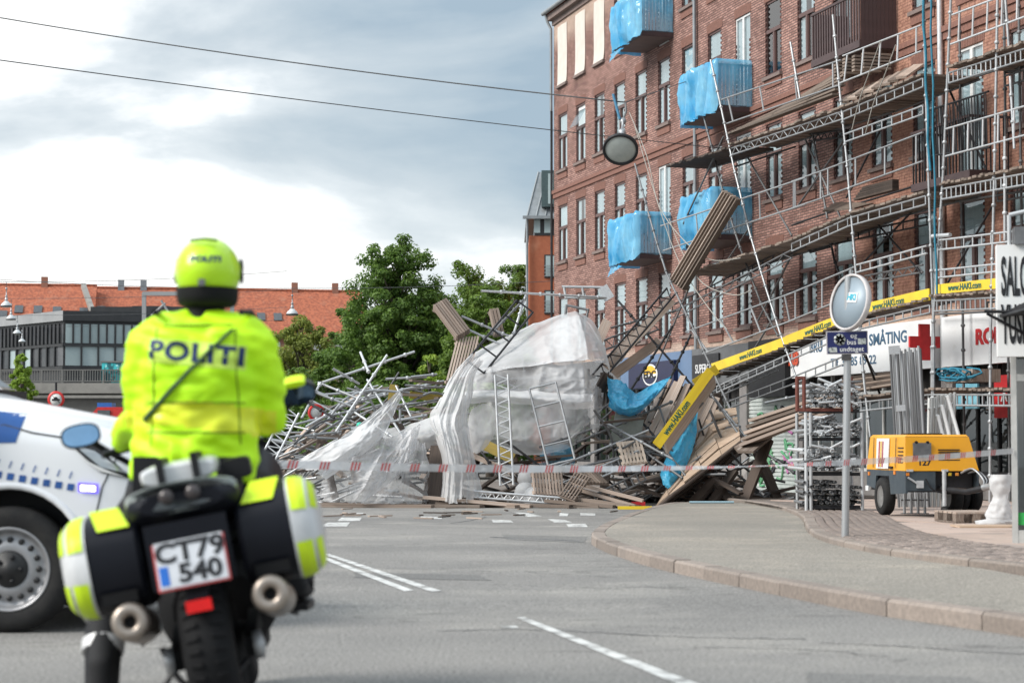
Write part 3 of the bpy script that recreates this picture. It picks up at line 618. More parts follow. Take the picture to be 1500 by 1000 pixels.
for k in range(1, len(xs_)-1, 2):
    a, c_ = xs_[k], xs_[k+1]
    if k == 11:
        sh = MB().bx(a, c_, .08, .12, GR, 2.55).build('roller_shutter', SHUT, bld)
        for j in range(30): MB().bx(a, c_, .05, .085, GR+.06+j*.1, GR+.06+j*.1+.07).build('slat', SHUT, sh, W_=FM)
        for j in range(26):
            gx, gz = R.uniform(a+.2, c_-.2), R.uniform(.1, 1.7); col = R.choice(GCOL)
            pts = [(gx+R.uniform(-.35, .35), .04, gz+R.uniform(-.3, .3)) for _ in range(4)]
            MB().path(catmull(pts, 5), .035, 5).build('graffiti_stroke', GRAF[col], sh, W_=FM)
        continue
    MB().bx(a, c_, .30, .34, GR, 3.5).build('shop_interior', SHOPDARK, bld)
    fr = MB(); n = 3
    for j in range(n+1): x = lerp(a, c_, j/n); fr.bx(x-.035, x+.035, .06, .14, GR, 2.6)
    fr.bx(a, c_, .065, .135, 2.1, 2.17); fr.bx(a, c_, .065, .135, .35, .42)
    sf = fr.build('shop_window', FRPALE if k in (13, 15, 17) else STEELD, bld)
    for j in range(n): MB().bx(lerp(a, c_, j/n)+.035, lerp(a, c_, (j+1)/n)-.035, .096, .104, .42, 2.1).build('pane', GLASS, sf, W_=FM)
    MB().bx(a, c_, .02, .12, GR, .35).build('stall_riser', pier, bld)
ab = MB().bx(30.7, 33.0, .0, .055, 1.5, 2.35).build('shop_notice', TXR, bld); ab['label'] = 'red notice in the shop window reading ABEN A'
ftext('ABEN A', 31.65, 1.92, .30, TXW, ab, 1.3, .006, -.004)
CYANP = mat('window_poster', (.12, .42, .58), .5, c2=(.3, .6, .7), scale=1.5)
MB().bx(29.1, 30.0, .01, .058, 1.7, 2.25).build('poster', CYANP, bld)
# balconies
BALB = mat('balcony_brown', (.075, .045, .045), .55, c2=(.05, .03, .03), scale=4)
SOFF = mat('balcony_soffit', (.17, .125, .115), .7, c2=(.12, .09, .085), scale=2)
BLUEF = film('blue_film', (.05, .43, .80), .38, .10, .10, c2=(.32, .72, .95), scale=1.1, crease=1.3, cdepth=.07, vst=(1.6, 1.6, .5))
BLUEP = film('blue_film_pale', (.12, .52, .82), .35, .36, .15, c2=(.26, .66, .90), scale=1.1, crease=.8, cdepth=.03)
SLATB = mat('slat_blue_grey', (.40, .46, .52), .5, c2=(.34, .40, .46), scale=3)
def balcony(c, z, label, wrapped, o=1.0, half=1.25, dark=False, tilt=None):
    root = thing('balcony', label, 'balcony', mat=FM @ M.Translation((c, 0, z)) @ (tilt or M()))
    x0, x1 = -half, half; mt = BALB
    q = MB(); q.bx(x0, x1, -o, -.004, 0, .16, 0); q.bx(x0+.04, x1-.04, -o+.04, -.004, -.012, 0, 1); q.build('slab', [mt, SOFF], root)
    H = 1.1
    q = MB(); q.bx(x0, x1, -o, -o+.05, H+.1, H+.15); q.bx(x0, x0+.05, -o+.05, -.004, H+.1, H+.15); q.bx(x1-.05, x1, -o+.05, -.004, H+.1, H+.15); q.build('handrail', mt, root)
    slm = SLATB if wrapped else (mt if dark else STEELD)
    sm = MB().bx(-.012 if not dark else -.045, .012 if not dark else .045, -.012, .012, .16, H+.1).mesh('baluster', slm); n = 18
    wide = MB().bx(-.035, .035, -.012, .012, .16, H+.1).mesh('slat', slm)
    for i in range(n+1):
        obj('slat' if (wrapped or dark) else 'baluster', wide if (wrapped or dark) else sm, root, L_=M.Translation((lerp(x0+.06, x1-.06, i/n), -o+.03, 0)))
    for i in range(9):
        y = lerp(-o+.1, -.08, i/8)
        for a, x in ((0, x0+.03), (1, x1-.03)):
            obj('slat' if wrapped else 'baluster', (wide if wrapped else sm), root, L_=M.Translation((x, y, 0)) @ M.Rotation(pi/2, 4, 'Z'))
    return root
def wrap(c, z, label, seed, o=1.0, half=1.25, H=1.25, low=-.12, flap=0):
    # film pulled over the balcony: front, near end and part of the far end, with folds; the balcony slats stand behind it
    rr = random.Random(seed); nu, nv = 90, 26; q = MB(); vs = []
    path = [(-half-.05, -.1), (-half-.07, -o-.06), (half+.07, -o-.06), (half+.06, -.05)]; ls = [o, 2*half, o]; tot = sum(ls)
    for i in range(nu+1):
        t = i/nu*tot; k = 0
        while k < 2 and t > ls[k]: t -= ls[k]; k += 1
        a, b_ = V(path[k]), V(path[k+1]); p = a.lerp(b_, min(1, t/ls[k])); nrm = V((b_.y-a.y, -(b_.x-a.x))).normalized()
        front = 1 if k == 1 else (.18 if k == 2 else .6)
        for j in range(nv+1):
            v = j/nv; zz = lerp(H+.12, low-(-.10 if k == 1 else -.24 if k == 2 else -.05)+.05*noise.noise((i*.13, seed, 2)), v)
            d = front*(.17*noise.noise((i*.13+seed*3.1, v*1.1, seed))+.20*(.3-abs(noise.noise((i*.26+.5*v, v*1.1+i*.03, seed+4))))+.09*(.3-abs(noise.noise((i*.5-v*1.5, v*2.6, seed+9)))))
            if v < .06: d -= .07*(1-v/.06)
            bulge = front*.05*sin(pi*min(1, v*1.1))
            vs.append((p.x+nrm.x*(d+bulge+.015), p.y+nrm.y*(d+bulge+.015), zz+.05*front*noise.noise((i*.2, v*5, seed+2))))
    fs = [(i*(nv+1)+j, (i+1)*(nv+1)+j, (i+1)*(nv+1)+j+1, i*(nv+1)+j+1) for i in range(nu) for j in range(nv)]
    q.add(vs, fs, True)
    for (i, f) in enumerate(fs): q.mi[i] = 1 if (f[0]//(nv+1)) > nu*(ls[0]+ls[1])/tot else 0
    root = q.build('plastic_wrap', [BLUEF, BLUEP], None, W_=FM @ M.Translation((c, 0, z)))
    tag(root, label, 'plastic sheet')
    if flap:
        q = MB(); vs = []
        for i in range(13):
            for j in range(7):
                t, v = i/12, j/6; vs.append((-half*.9+t*1.1+.06*noise.noise((t*4, v*3, seed)), -o-.12-.1*v*flap+.06*noise.noise((t*5, v*4, seed+1)), low+.02-.30*v*(1-.6*t)*flap+.05*noise.noise((t*6, v*2, seed+3))))
        q.add(vs, [(i*7+j, (i+1)*7+j, (i+1)*7+j+1, i*7+j+1) for i in range(12) for j in range(6)], True); q.build('loose_flap', BLUEF, root, L_=M())
    return root
for c_, z_, lb, lw, sd_, fl in ((10.95, 12.83, 'brown balcony wrapped in blue film just below the eaves', 'torn blue plastic film around the highest wrapped balcony', 1, 1),
                            (16.95, 9.66, 'brown balcony wrapped in blue film above the string course', 'blue plastic film around the wrapped balcony above the string course', 2, 0),
                            (10.75, 6.34, 'brown balcony in blue film, nearest the house corner below the string course', 'blue plastic film with trailing end on the lower balcony near the house corner', 3, .9),
                            (16.9, 6.3, 'brown balcony in blue film behind the upended plank bundle', 'blue plastic film on the balcony behind the upended plank bundle', 4, 0)):
    balcony(c_, z_, lb, True); wrap(c_, z_, lw, sd_, flap=fl)
balcony(25.35, 9.72, 'unwrapped dark brown balcony with boarded side, above the scaffold decks', False, dark=True, half=1.3, o=.95)
balcony(30.3, 6.2, 'dark brown balcony with bent railing behind the standing scaffold', False, half=1.25, o=.95)
q = thing('bent_railing', 'bent black balcony railing leaning out behind the scaffold posts', 'railing', FP(28.9, 6.3, .9))
for i in range(24):
    a = SP(1368+i*3.4, 226-i*.4, 1.2); t_ = SP(1362+i*3.6+R.uniform(-2, 2), 160-i*1.1, 1.25); tube('baluster', a, t_, .012, STEELD, q)
tube('rail', SP(1360, 162, 1.25), SP(1448, 134, 1.25), .02, STEELD, q); tube('rail', SP(1366, 228, 1.2), SP(1450, 216, 1.2), .02, STEELD, q)
# ------------------------------------------------------------ background: railway bridge, office, houses, trees
CONC = mat('concrete', (.30, .285, .26), .85, c2=(.20, .19, .175), scale=.8, c3=(.14, .135, .12), c3s=.35, bump=.01, bscale=6)
CONCD = mat('concrete_dark', (.13, .125, .115), .85, c2=(.09, .085, .08), scale=.8)
RAILM = mat('grey_railing', (.17, .165, .155), .6)
BY = 150.
def at(px, py, Y): return W(px, py, Y)
br = thing('railway_bridge', 'grey concrete railway bridge with a long barred railing', 'bridge', (at(90, 600, BY).x, BY, zr(BY)))
x0, x1 = at(-260, 0, BY).x, at(700, 0, BY).x
zt, zm_, zb_ = at(0, 561, BY).z, at(0, 576, BY).z, at(0, 603, BY).z
MB().bx(x0, x1, BY-.5, BY+9, zm_, zt).build('deck_edge', CONC, br, W_=M())
MB().bx(x0, x1, BY, BY+8.5, zb_, zm_-.002).build('girder', CONCD, br, W_=M())
MB().bx(x0, x1, BY-.55, BY-.5, at(0, 583, BY).z, at(0, 579, BY).z).build('ledge', CONC, br, W_=M())
for px in (-190, 60, 480):
    c = at(px, 640, BY).x; MB().bx(c-.6, c+.6, BY+.5, BY+7.5, zr(BY)-.3, zb_+.002).build('pier', CONCD, br, W_=M())
MB().bx(x0, x1, BY+8.5, BY+8.8, zr(BY)-.3, zb_-.01).build('abutment', STEELD, br, W_=M())
rt = at(0, 541, BY).z
rl = MB().bx(x0, x1, BY-.28, BY-.2, rt-.08, rt).bx(x0, x1, BY-.28, BY-.2, zt+.1, zt+.18).build('railing', RAILM, br, W_=M())
ball = MB().bx(-.028, .028, -.03, .03, 0, rt-zt-.2).mesh('baluster', RAILM); postm = MB().bx(-.07, .07, -.05, .05, -.1, rt-zt-.12).mesh('post', RAILM)
n = int((x1-x0)/.19); cnt = 0
for i in range(n):
    x = x0+.19*i; px = 750+FPX*x/BY
    if -20 < px < 520 and cnt < 299: cnt += 1; obj('baluster', ball, rl, W_=M.Translation((x, BY-.24, zt+.12)))
for i in range(40):
    x = x0+1.55*i
    if x < x1: obj('post', postm, rl, W_=M.Translation((x, BY-.24, zt+.1)))
# painted utility cabinet on the bridge
cb_ = thing('utility_cabinet', 'cabinet covered in turquoise graffiti on the railway bridge', 'cabinet', at(162, 561, BY+1))
TURQ = mat('turquoise_paint', (.05, .48, .50), .5, c2=(.02, .12, .14), scale=1.4, contrast=(.5, .56), c3=(.45, .75, .75), c3s=2, c3t=(.62, .66))
a, c = at(149, 561, BY-.1), at(177, 531, BY-.1)
MB().bx(a.x, c.x, BY-.12, BY+.9, a.z, c.z).build('body', TURQ, cb_, W_=M()); MB().bx(a.x-.08, c.x+.08, BY-.18, BY+.98, c.z, c.z+.12).build('lid', RAILM, cb_, W_=M())
# black glazed office block
OY = 170.
off = thing('office_block', 'flat-roofed black office block with pale glazed bands', 'building', at(100, 560, OY))
OBL = mat('black_cladding', (.022, .023, .025), .5, c2=(.035, .036, .038), scale=2); OGR = mat('grey_parapet', (.30, .305, .31), .6, c2=(.24, .245, .25), scale=1)
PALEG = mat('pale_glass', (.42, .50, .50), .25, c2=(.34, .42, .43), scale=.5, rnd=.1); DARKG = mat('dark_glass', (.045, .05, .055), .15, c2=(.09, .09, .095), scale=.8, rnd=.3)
A, B = at(100, 0, OY), at(330, 0, OY+4); Cc = at(-160, 0, OY+28)   # corner, right end, left end (the left face runs back)
def face(P0, P1, px0, px1, left_):
    P0 = V((P0.x, P0.y, 0)); P1 = V((P1.x, P1.y, 0)); d = (P1-P0); ln = d.length; d.normalize(); nrm = V((d.y, -d.x, 0))
    if nrm.y > 0: nrm = -nrm
    zt = at(100, 455, OY).z; zb = at(100, 562, OY).z; z1 = at(100, 470, OY).z; z2 = at(100, 505, OY).z; z3 = at(100, 536, OY).z
    Fm = M((d, nrm, V((0, 0, 1)))).transposed().to_4x4(); Fm.translation = P0
    q = MB(); q.bx(0, ln, -10, 0, zb-8, z1+.02); q.build('wall', OBL, off, W_=Fm)
    q = MB(); q.bx(-.15, ln+.1, -.2, .25, z1+.02, zt); q.build('parapet', OGR if left_ else OBL, off, W_=Fm)
    MB().bx(-.1, ln, 0, .2, z2-.12, z2+.12).build('spandrel', OBL, off, W_=Fm); MB().bx(-.1, ln, 0, .2, z3-.3, z3).build('spandrel', OBL, off, W_=Fm)
    w = 1.42; n = int(ln/w)
    for i in range(n):
        for zz0, zz1, up in ((z3, z2-.12, 0), (z2+.12, z1-.25, 1)):
            sub = 2 if up else 1
            for k in range(sub):
                a0, a1 = i*w+k*w/sub+.08, i*w+(k+1)*w/sub-.08
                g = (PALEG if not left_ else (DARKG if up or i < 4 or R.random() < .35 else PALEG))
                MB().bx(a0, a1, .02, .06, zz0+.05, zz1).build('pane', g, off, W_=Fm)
                MB().bx(a1, a1+.16, .062, .22, zz0, zz1+.05).build('mullion', OBL, off, W_=Fm)
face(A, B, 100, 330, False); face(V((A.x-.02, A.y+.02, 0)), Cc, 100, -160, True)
ztop = at(100, 455, OY).z
q = MB(); q.add([(A.x, A.y, ztop-.3), (B.x, B.y, ztop-.3), (B.x, B.y+30, ztop-.3), (Cc.x, Cc.y+10, ztop-.3), (Cc.x, Cc.y, ztop-.3)], [(0, 1, 2, 3, 4)]); q.build('roof', OBL, off, W_=M())
pl_ = MB().bx(A.x+.5, A.x+9, OY+8, OY+16, ztop-.3, at(0, 449, OY+8).z); pl_.build('plant_room', OBL, off, W_=M())
# rows of tile-roofed housing behind
HBR = mat('house_wall', (.34, .15, .10), .8, c2=(.26, .12, .08), scale=1); SKYL = mat('skylight', (.10, .11, .12), .2); WHH = mat('pale_wall', (.55, .55, .52), .8)
TILEF = mat('far_roof_tile', (.43, .13, .065), .8, c2=(.27, .078, .042), scale=1.0, stretch=(3.4, 1, 5), detail=2, contrast=(.4, .6), c3=(.38, .15, .09), c3s=.3, bump=.03, bscale=3)
def house(label, px0, px1, yr0, yr1, ye, Y, depth=11, sky=(), chim=(), win=True):
    a, c = at(px0, yr0, Y), at(px1, yr1, Y+6); ez0 = at(px0, ye, Y-depth/2).z; z0 = zr(60)
    r = thing('tiled_house', label, 'house', ((a.x+c.x)/2, Y, z0))
    d = V((c.x-a.x, 6, 0)); ln = d.length; d.normalize(); nrm = V((d.y, -d.x, 0)); Hm = M((d, -nrm, V((0, 0, 1)))).transposed().to_4x4(); Hm.translation = V((a.x, Y, 0))
    MB().bx(0, ln, -depth/2+.3, depth/2-.3, z0, ez0+.1).build('wall', HBR, r, W_=Hm)
    q = MB(); q.add([(0, -depth/2, ez0), (ln, -depth/2, ez0), (ln, 0, a.z), (0, 0, a.z), (0, depth/2, ez0), (ln, depth/2, ez0)], [(0, 1, 2, 3), (3, 2, 5, 4), (0, 3, 4), (1, 5, 2), (0, 4, 5, 1)]); rf = q.build('roof', TILEF, r, W_=Hm)
    rg = MB().path([(0, 0, a.z+.02), (ln, 0, a.z+.02)], .16, 6).build('ridge', TILEF, rf, W_=Hm)
    MB().bx(0, ln, -depth/2-.15, -depth/2-.01, ez0-.16, ez0-.02).build('gutter', STEELD, rf, W_=Hm)
    sl = (a.z-ez0)/(depth/2)
    for (t, h) in sky:
        y = -depth/2*(1-h); q = MB(); ang = atan(sl); q.box((0, 0, 0), (.9, 1.2, .14)); q.build('skylight', SKYL, rf, W_=Hm @ M.Translation((t*ln, y, ez0+h*(a.z-ez0)+.1)) @ M.Rotation(ang, 4, 'X'))
    for t in chim: MB().bx(t*ln-.35, t*ln+.35, -.3, .3, a.z-.6, a.z+.9).build('chimney', ZINC if t < .3 else HBR, rf, W_=Hm)
    if win:
        for i in range(int(ln/2.4)):
            MB().bx(i*2.4+.8, i*2.4+1.9, -depth/2+.24, -depth/2+.29, ez0-2.2, ez0-.6).build('window', WHH, r, W_=Hm)
    return r
house('long red tiled roof behind the black office block', -420, 142, 412, 421, 478, 215, sky=((.80, .42), (.85, .42), (.9, .4), (.76, .3), (.97, .38)), chim=(.86, .2))
house('weathered red tiled roof beyond the police officer', 128, 530, 421, 441, 490, 222, sky=((.05, .5), (.62, .4), (.68, .4)), chim=(.12, .2, .75, .9))
gm = MB(); a_ = at(132, 418, 217); b_ = at(150, 470, 211); gm.bar(at(122, 418, 219), at(140, 470, 210), .5, .5); tag(gm.build('gable_parapet', CONC), 'pale gable parapet between the two red tiled roofs', 'parapet')
pb = MB().bx(at(198, 0, 190).x, at(252, 0, 190).x, 190, 196, 6, at(0, 448, 190).z).build('roof_pavilion', OBL); tag(pb, 'dark glazed pavilion on the office roof behind the gantry', 'pavilion')
# railway gantry
g_ = thing('railway_gantry', 'grey steel overhead line gantry above the railway bridge', 'gantry', at(211, 561, 156))
for p, q_ in (((211, 561), (211, 429)), ((340, 561), (340, 429))): beam('mast', at(*p, 156), at(*q_, 156), .3, .3, OGR, g_)
beam('crossbeam', at(209, 430, 156), at(342, 430, 156), .35, .3, OGR, g_)
tube('strut', at(222, 462, 156), at(242, 444, 156), .09, OGR, g_); tube('strut', at(236, 440, 156), at(247, 458, 156), .09, OGR, g_)
# distant orange brick house with zinc mansard, next to the brick house
oh = thing('orange_brick_house', 'orange brick house with grey zinc mansard beside the dark red brick house', 'building', at(800, 640, 92))
OBR = mat('orange_brick', (.42, .135, .065), .8, c2=(.34, .10, .05), scale=6, bump=.004, c3=(.46, .18, .10), c3s=.6)
Y = 92; L0 = at(775, 0, Y).x; zt = at(0, 318, Y).z; zz = at(0, 345, Y).z
MB().bx(L0, L0+14, Y, Y+12, zr(Y)-.3, zz).build('wall', OBR, oh, W_=M())
bd_ = MB().bx(L0+.25, L0+14, Y-.03, Y+11.9, zz+.002, zt).build('glazed_storey', OBL, oh, W_=M())
for x in (782, 797): MB().bx(at(x, 0, Y).x, at(x+9, 0, Y).x, Y-.06, Y-.031, zz+.12, zt-.12).build('pane', PALEG, bd_, W_=M())
q = MB(); tp = at(0, 247, Y).z; l2 = at(789, 0, Y).x
q.add([(L0-.15, Y-.3, zt), (L0+14, Y-.3, zt), (L0+14, Y+1.2, tp), (l2, Y+1.2, tp), (L0-.15, Y+12, zt), (l2, Y+11, tp), (L0+14, Y+12, zt), (L0+14, Y+11, tp)], [(0, 1, 2, 3), (4, 0, 3, 5), (3, 2, 7, 5), (5, 7, 6, 4), (0, 4, 6, 1)]); ro = q.build('mansard_roof', ZINC, oh, W_=M())
for i in range(13):
    a, c = V((L0-.1+i*.42, Y-.31, zt)), V((l2+i*.42*.97, Y+1.19, tp)); beam('standing_seam', a, c, .05, .08, ZINC, ro)
q = MB(); dx0, dx1 = at(793, 0, Y).x, at(816, 0, Y).x; q.bx(dx0, dx1, Y-.35, Y+1.6, at(0, 304, Y).z, at(0, 251, Y).z); dm = q.build('dormer', mat('dormer_green', (.07, .11, .115), .5), oh, W_=M())
MB().bx(dx0+.3, dx1-.2, Y-.40, Y-.352, at(0, 300, Y).z, at(0, 256, Y).z).build('pane', PALEG, dm, W_=M())
MB().bx(L0-.3, L0+14, Y-.42, Y-.3, zt-.12, zt+.02).build('gutter', ZINC, oh, W_=M()); MB().path([(L0-.1, Y-.15, zt), (L0-.1, Y-.15, 0)], .06).build('downpipe', ZINC, oh, W_=M())
for y0, y1 in ((373, 407), (425, 460)):
    w = MB().bx(at(797, 0, Y).x, at(815, 0, Y).x, Y-.05, Y-.004, at(0, y1, Y).z, at(0, y0, Y).z).build('window', OBL, oh, W_=M())
    MB().bx(at(799, 0, Y).x, at(814, 0, Y).x, Y-.08, Y-.052, at(0, y1-2, Y).z, at(0, y0+2, Y).z).build('pane', PALEG, w, W_=M())
    for k in range(4): beam('guard_bar', at(797, lerp(y0+16, y1-3, k/3), Y-.15), at(815, lerp(y0+16, y1-3, k/3), Y-.15), .03, .03, ZINC, w)
# ---- trees
BARK = mat('bark', (.10, .08, .065), .9, c2=(.06, .05, .04), scale=6, bump=.02)
def leafmat(name, c, c2):
    m = bpy.data.materials.new(name); m.use_nodes = True; T = m.node_tree; n = T.nodes; l = T.links; b = n['Principled BSDF']; b.inputs['Roughness'].default_value = .5; b.inputs['Specular IOR Level'].default_value = .35
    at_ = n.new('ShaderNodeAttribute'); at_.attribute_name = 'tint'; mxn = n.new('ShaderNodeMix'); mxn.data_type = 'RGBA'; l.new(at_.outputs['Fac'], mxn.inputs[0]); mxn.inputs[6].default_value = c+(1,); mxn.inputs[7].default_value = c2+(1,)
    l.new(mxn.outputs[2], b.inputs['Base Color']); tl = n.new('ShaderNodeBsdfTranslucent'); l.new(mxn.outputs[2], tl.inputs[0]); ms = n.new('ShaderNodeMixShader'); ms.inputs[0].default_value = .42; l.new(b.outputs[0], ms.inputs[1]); l.new(tl.outputs[0], ms.inputs[2]); l.new(ms.outputs[0], n['Material Output'].inputs[0])
    return m
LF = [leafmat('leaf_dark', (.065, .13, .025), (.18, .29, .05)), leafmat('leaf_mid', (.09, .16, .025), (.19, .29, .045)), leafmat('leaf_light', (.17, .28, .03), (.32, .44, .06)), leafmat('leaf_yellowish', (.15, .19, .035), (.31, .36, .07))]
def tree(label, px, ytop, ybot, Y, wpx, kind, nclump, leafn, ls, seed, group=None, name='tree', shape=1.0, low=.12, cf=.27):
    rr = random.Random(seed); base = at(px, 640, Y); base.z = zr(Y); top = at(px, ytop, Y).z; cb = at(px, ybot, Y).z; rx = wpx/2/(FPX/Y); h = top-cb
    root = thing(name, label, 'tree', base, group)
    tips = []; tk = MB(); tr_ = max(.06, h*.022)
    tk.path([base, base+V((rr.uniform(-.2, .2), 0, (cb-base.z)*.6)), base+V((rr.uniform(-.3, .3), .1, cb-base.z+h*.35)), base+V((rr.uniform(-.3, .3), 0, cb-base.z+h*.8))], [tr_*1.3, tr_, tr_*.7, tr_*.2], 8)
    cl = []
    for i in range(nclump):
        for _ in range(40):
            u = rr.uniform(-1, 1); v = rr.uniform(-1, 1); w = rr.random()
            prof = (sin(pi*min(1, (w+low)/(1+low))**.75)**.6)*shape if shape else 1
            prof *= .92+.42*noise.noise((seed*2.1+u*1.6, v*1.6, w*2.6))+(.2 if rr.random() < .10 else 0)
            if u*u+v*v < prof*prof: break
        p = V((base.x+u*rx, base.y+v*rx, cb+w*h*.95)); cl.append((p, rr.uniform(.45, 1.0)*rx*cf))
        if i < nclump*.5:
            s = V((base.x, base.y, cb+max(0, w*h*.94-rx*.6-abs(u)*rx*.4))); tk.path([s, s.lerp(p, .5)+V((0, 0, .1*h*rr.random())), p], [tr_*.35, tr_*.2, tr_*.06], 5)
    tk.build('trunk', BARK, root, W_=M())
    vs = []; fs = []; tint = []
    for k in range(leafn):
        p, r_ = cl[rr.randrange(nclump)]; d = V((rr.gauss(0, 1), rr.gauss(0, 1), rr.gauss(0, 1))).normalized(); rad = r_*(rr.random()**.4)
        c = p+V((d.x, d.y, d.z*.72))*rad; s = ls*rr.uniform(.6, 1.35)
        nrm = (d+V((rr.uniform(-.8, .8), rr.uniform(-.8, .8), rr.uniform(-.1, 1.1)))).normalized(); a = nrm.orthogonal().normalized(); q = nrm.cross(a); ph = rr.random()*6.3; a, q = a*cos(ph)+q*sin(ph), q*cos(ph)-a*sin(ph)
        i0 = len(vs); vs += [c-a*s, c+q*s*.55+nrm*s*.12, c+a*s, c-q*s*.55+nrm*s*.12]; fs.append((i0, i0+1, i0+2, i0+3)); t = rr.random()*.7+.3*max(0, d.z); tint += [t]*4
    me = bpy.data.meshes.new('crown'); me.from_pydata(vs, [], fs); me.materials.append(LF[kind]); at_ = me.attributes.new('tint', 'FLOAT', 'POINT'); at_.data.foreach_set('value', tint)
    stuff(obj('crown', me, root, W_=M()))
    return root
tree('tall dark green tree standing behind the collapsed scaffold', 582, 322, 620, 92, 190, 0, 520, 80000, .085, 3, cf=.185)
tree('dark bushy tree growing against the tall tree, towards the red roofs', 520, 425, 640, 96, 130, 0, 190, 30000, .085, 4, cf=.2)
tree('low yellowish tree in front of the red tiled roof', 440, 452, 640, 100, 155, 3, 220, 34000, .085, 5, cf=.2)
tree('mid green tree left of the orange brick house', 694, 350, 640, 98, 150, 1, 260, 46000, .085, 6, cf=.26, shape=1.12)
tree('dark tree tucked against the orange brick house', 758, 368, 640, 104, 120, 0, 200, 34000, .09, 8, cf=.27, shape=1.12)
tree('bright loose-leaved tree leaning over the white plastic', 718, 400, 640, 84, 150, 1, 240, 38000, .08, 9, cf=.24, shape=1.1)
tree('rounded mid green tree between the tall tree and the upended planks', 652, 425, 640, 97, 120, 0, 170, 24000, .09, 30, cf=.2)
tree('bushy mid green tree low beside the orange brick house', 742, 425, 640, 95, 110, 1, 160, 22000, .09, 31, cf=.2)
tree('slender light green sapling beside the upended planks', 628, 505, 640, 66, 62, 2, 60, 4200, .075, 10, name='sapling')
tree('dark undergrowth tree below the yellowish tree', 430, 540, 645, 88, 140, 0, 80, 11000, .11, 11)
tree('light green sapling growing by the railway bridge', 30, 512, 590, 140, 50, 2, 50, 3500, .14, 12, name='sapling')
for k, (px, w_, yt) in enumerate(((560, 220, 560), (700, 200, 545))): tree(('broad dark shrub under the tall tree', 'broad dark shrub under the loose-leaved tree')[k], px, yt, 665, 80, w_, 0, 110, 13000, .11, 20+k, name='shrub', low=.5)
# ---- street traffic and signs under the bridge
ROT = mat('traffic_red', (.62, .03, .025), .45); SGW = mat('sign_face_white', (.72, .72, .70), .45)
ns = thing('no_vehicles_sign', 'round red-ringed traffic sign with a crossed-out car', 'sign', at(82, 660, 70))
m_ = M.Translation(at(82, 585, 70)) @ M.Rotation(pi/2, 4, 'X')
MB().lathe([(.001, .012), (.225, .012), (.225, 0), (.001, 0)], 28, m_).build('face', SGW, ns, W_=M()); MB().lathe([(.215, .02), (.30, .02), (.30, -.01), (.215, -.01)], 28, m_).build('ring', ROT, ns, W_=M())
beam('slash', at(77, 580, 69.97), at(88, 590, 69.97), .05, .012, BLK, ns); tube('post', at(82, 560, 70.1), at(82, 660, 70.1), .04, STEELD, ns)
q = MB(); q.prism([(-.14, -.04), (.14, -.04), (.14, .02), (.07, .03), (.04, .09), (-.05, .09), (-.08, .03), (-.14, .02)], .006, M.Translation((0, 0, .0)) ); q.build('car_symbol', BLK, ns, W_=m_ @ M.Translation((0, 0, .022)))
ft = thing('fire_engine', 'red fire engine beyond the police van under the bridge', 'fire engine', at(152, 640, 95))
x0, x1 = at(128, 0, 95).x, at(186, 0, 95).x; z0 = zr(95); zt = at(0, 596, 95).z
q = MB(); q.prism([(x0, z0+.5), (x1, z0+.5), (x1, zt), (x0+.7, zt), (x0+.15, zt-.6), (x0, zt-1.2)], 2.4, M.Translation((0, 97.4, 0)) @ M.Rotation(pi/2, 4, 'X')); q.build('body', ROT, ft, W_=M())
MB().bx(x0+.7, x0+1.3, 94.93, 94.99, zt-.62, zt-.15).build('window', SKYL, ft, W_=M()); MB().bx(x0+.3, x1, 94.93, 94.99, zt-1.4, zt-1.15).build('stripe', SGW, ft, W_=M()); MB().bx(x0+.5, x0+1.2, 95.8, 96.8, zt, zt+.22).build('blue_beacon', mat('beacon', (.03, .15, .5), .3), ft, W_=M())
for x in (x0+.6, x1-.5): MB().lathe([(.001, .3), (.3, .3), (.5, .25), (.5, 0), (.001, 0)], 16, M.Translation((x, 95.25, z0+.5)) @ M.Rotation(pi/2, 4, 'X')).build('wheel', BLACK, ft, W_=M())
pc = thing('blue_hatch_van', 'dark blue van with red and white striped board under the bridge', 'van', at(155, 640, 88))
x0, x1 = at(140, 0, 88).x, at(182, 0, 88).x; z0 = zr(88); q = MB(); q.prism([(x0, z0+.3), (x1, z0+.3), (x1, z0+1.1), (x1-.2, z0+1.75), (x0+.3, z0+1.8), (x0, z0+1.3)], 1.7, M.Translation((0, 89.7, 0)) @ M.Rotation(pi/2, 4, 'X')); q.build('body', mat('van_blue', (.03, .08, .2), .35), pc, W_=M())
MB().bx(x0+.1, x1-.1, 87.93, 87.99, z0+1.45, z0+1.7).build('striped_board', SGW, pc, W_=M())
for i in range(5): MB().bx(x0+.15+i*.24, x0+.26+i*.24, 87.91, 87.928, z0+1.45, z0+1.7).build('stripe', ROT, pc, W_=M())
for x in (x0+.35, x1-.35): MB().lathe([(.001, .2), (.33, .2), (.33, 0), (.001, 0)], 14, M.Translation((x, 88.15, z0+.33)) @ M.Rotation(pi/2, 4, 'X')).build('wheel', BLACK, pc, W_=M())
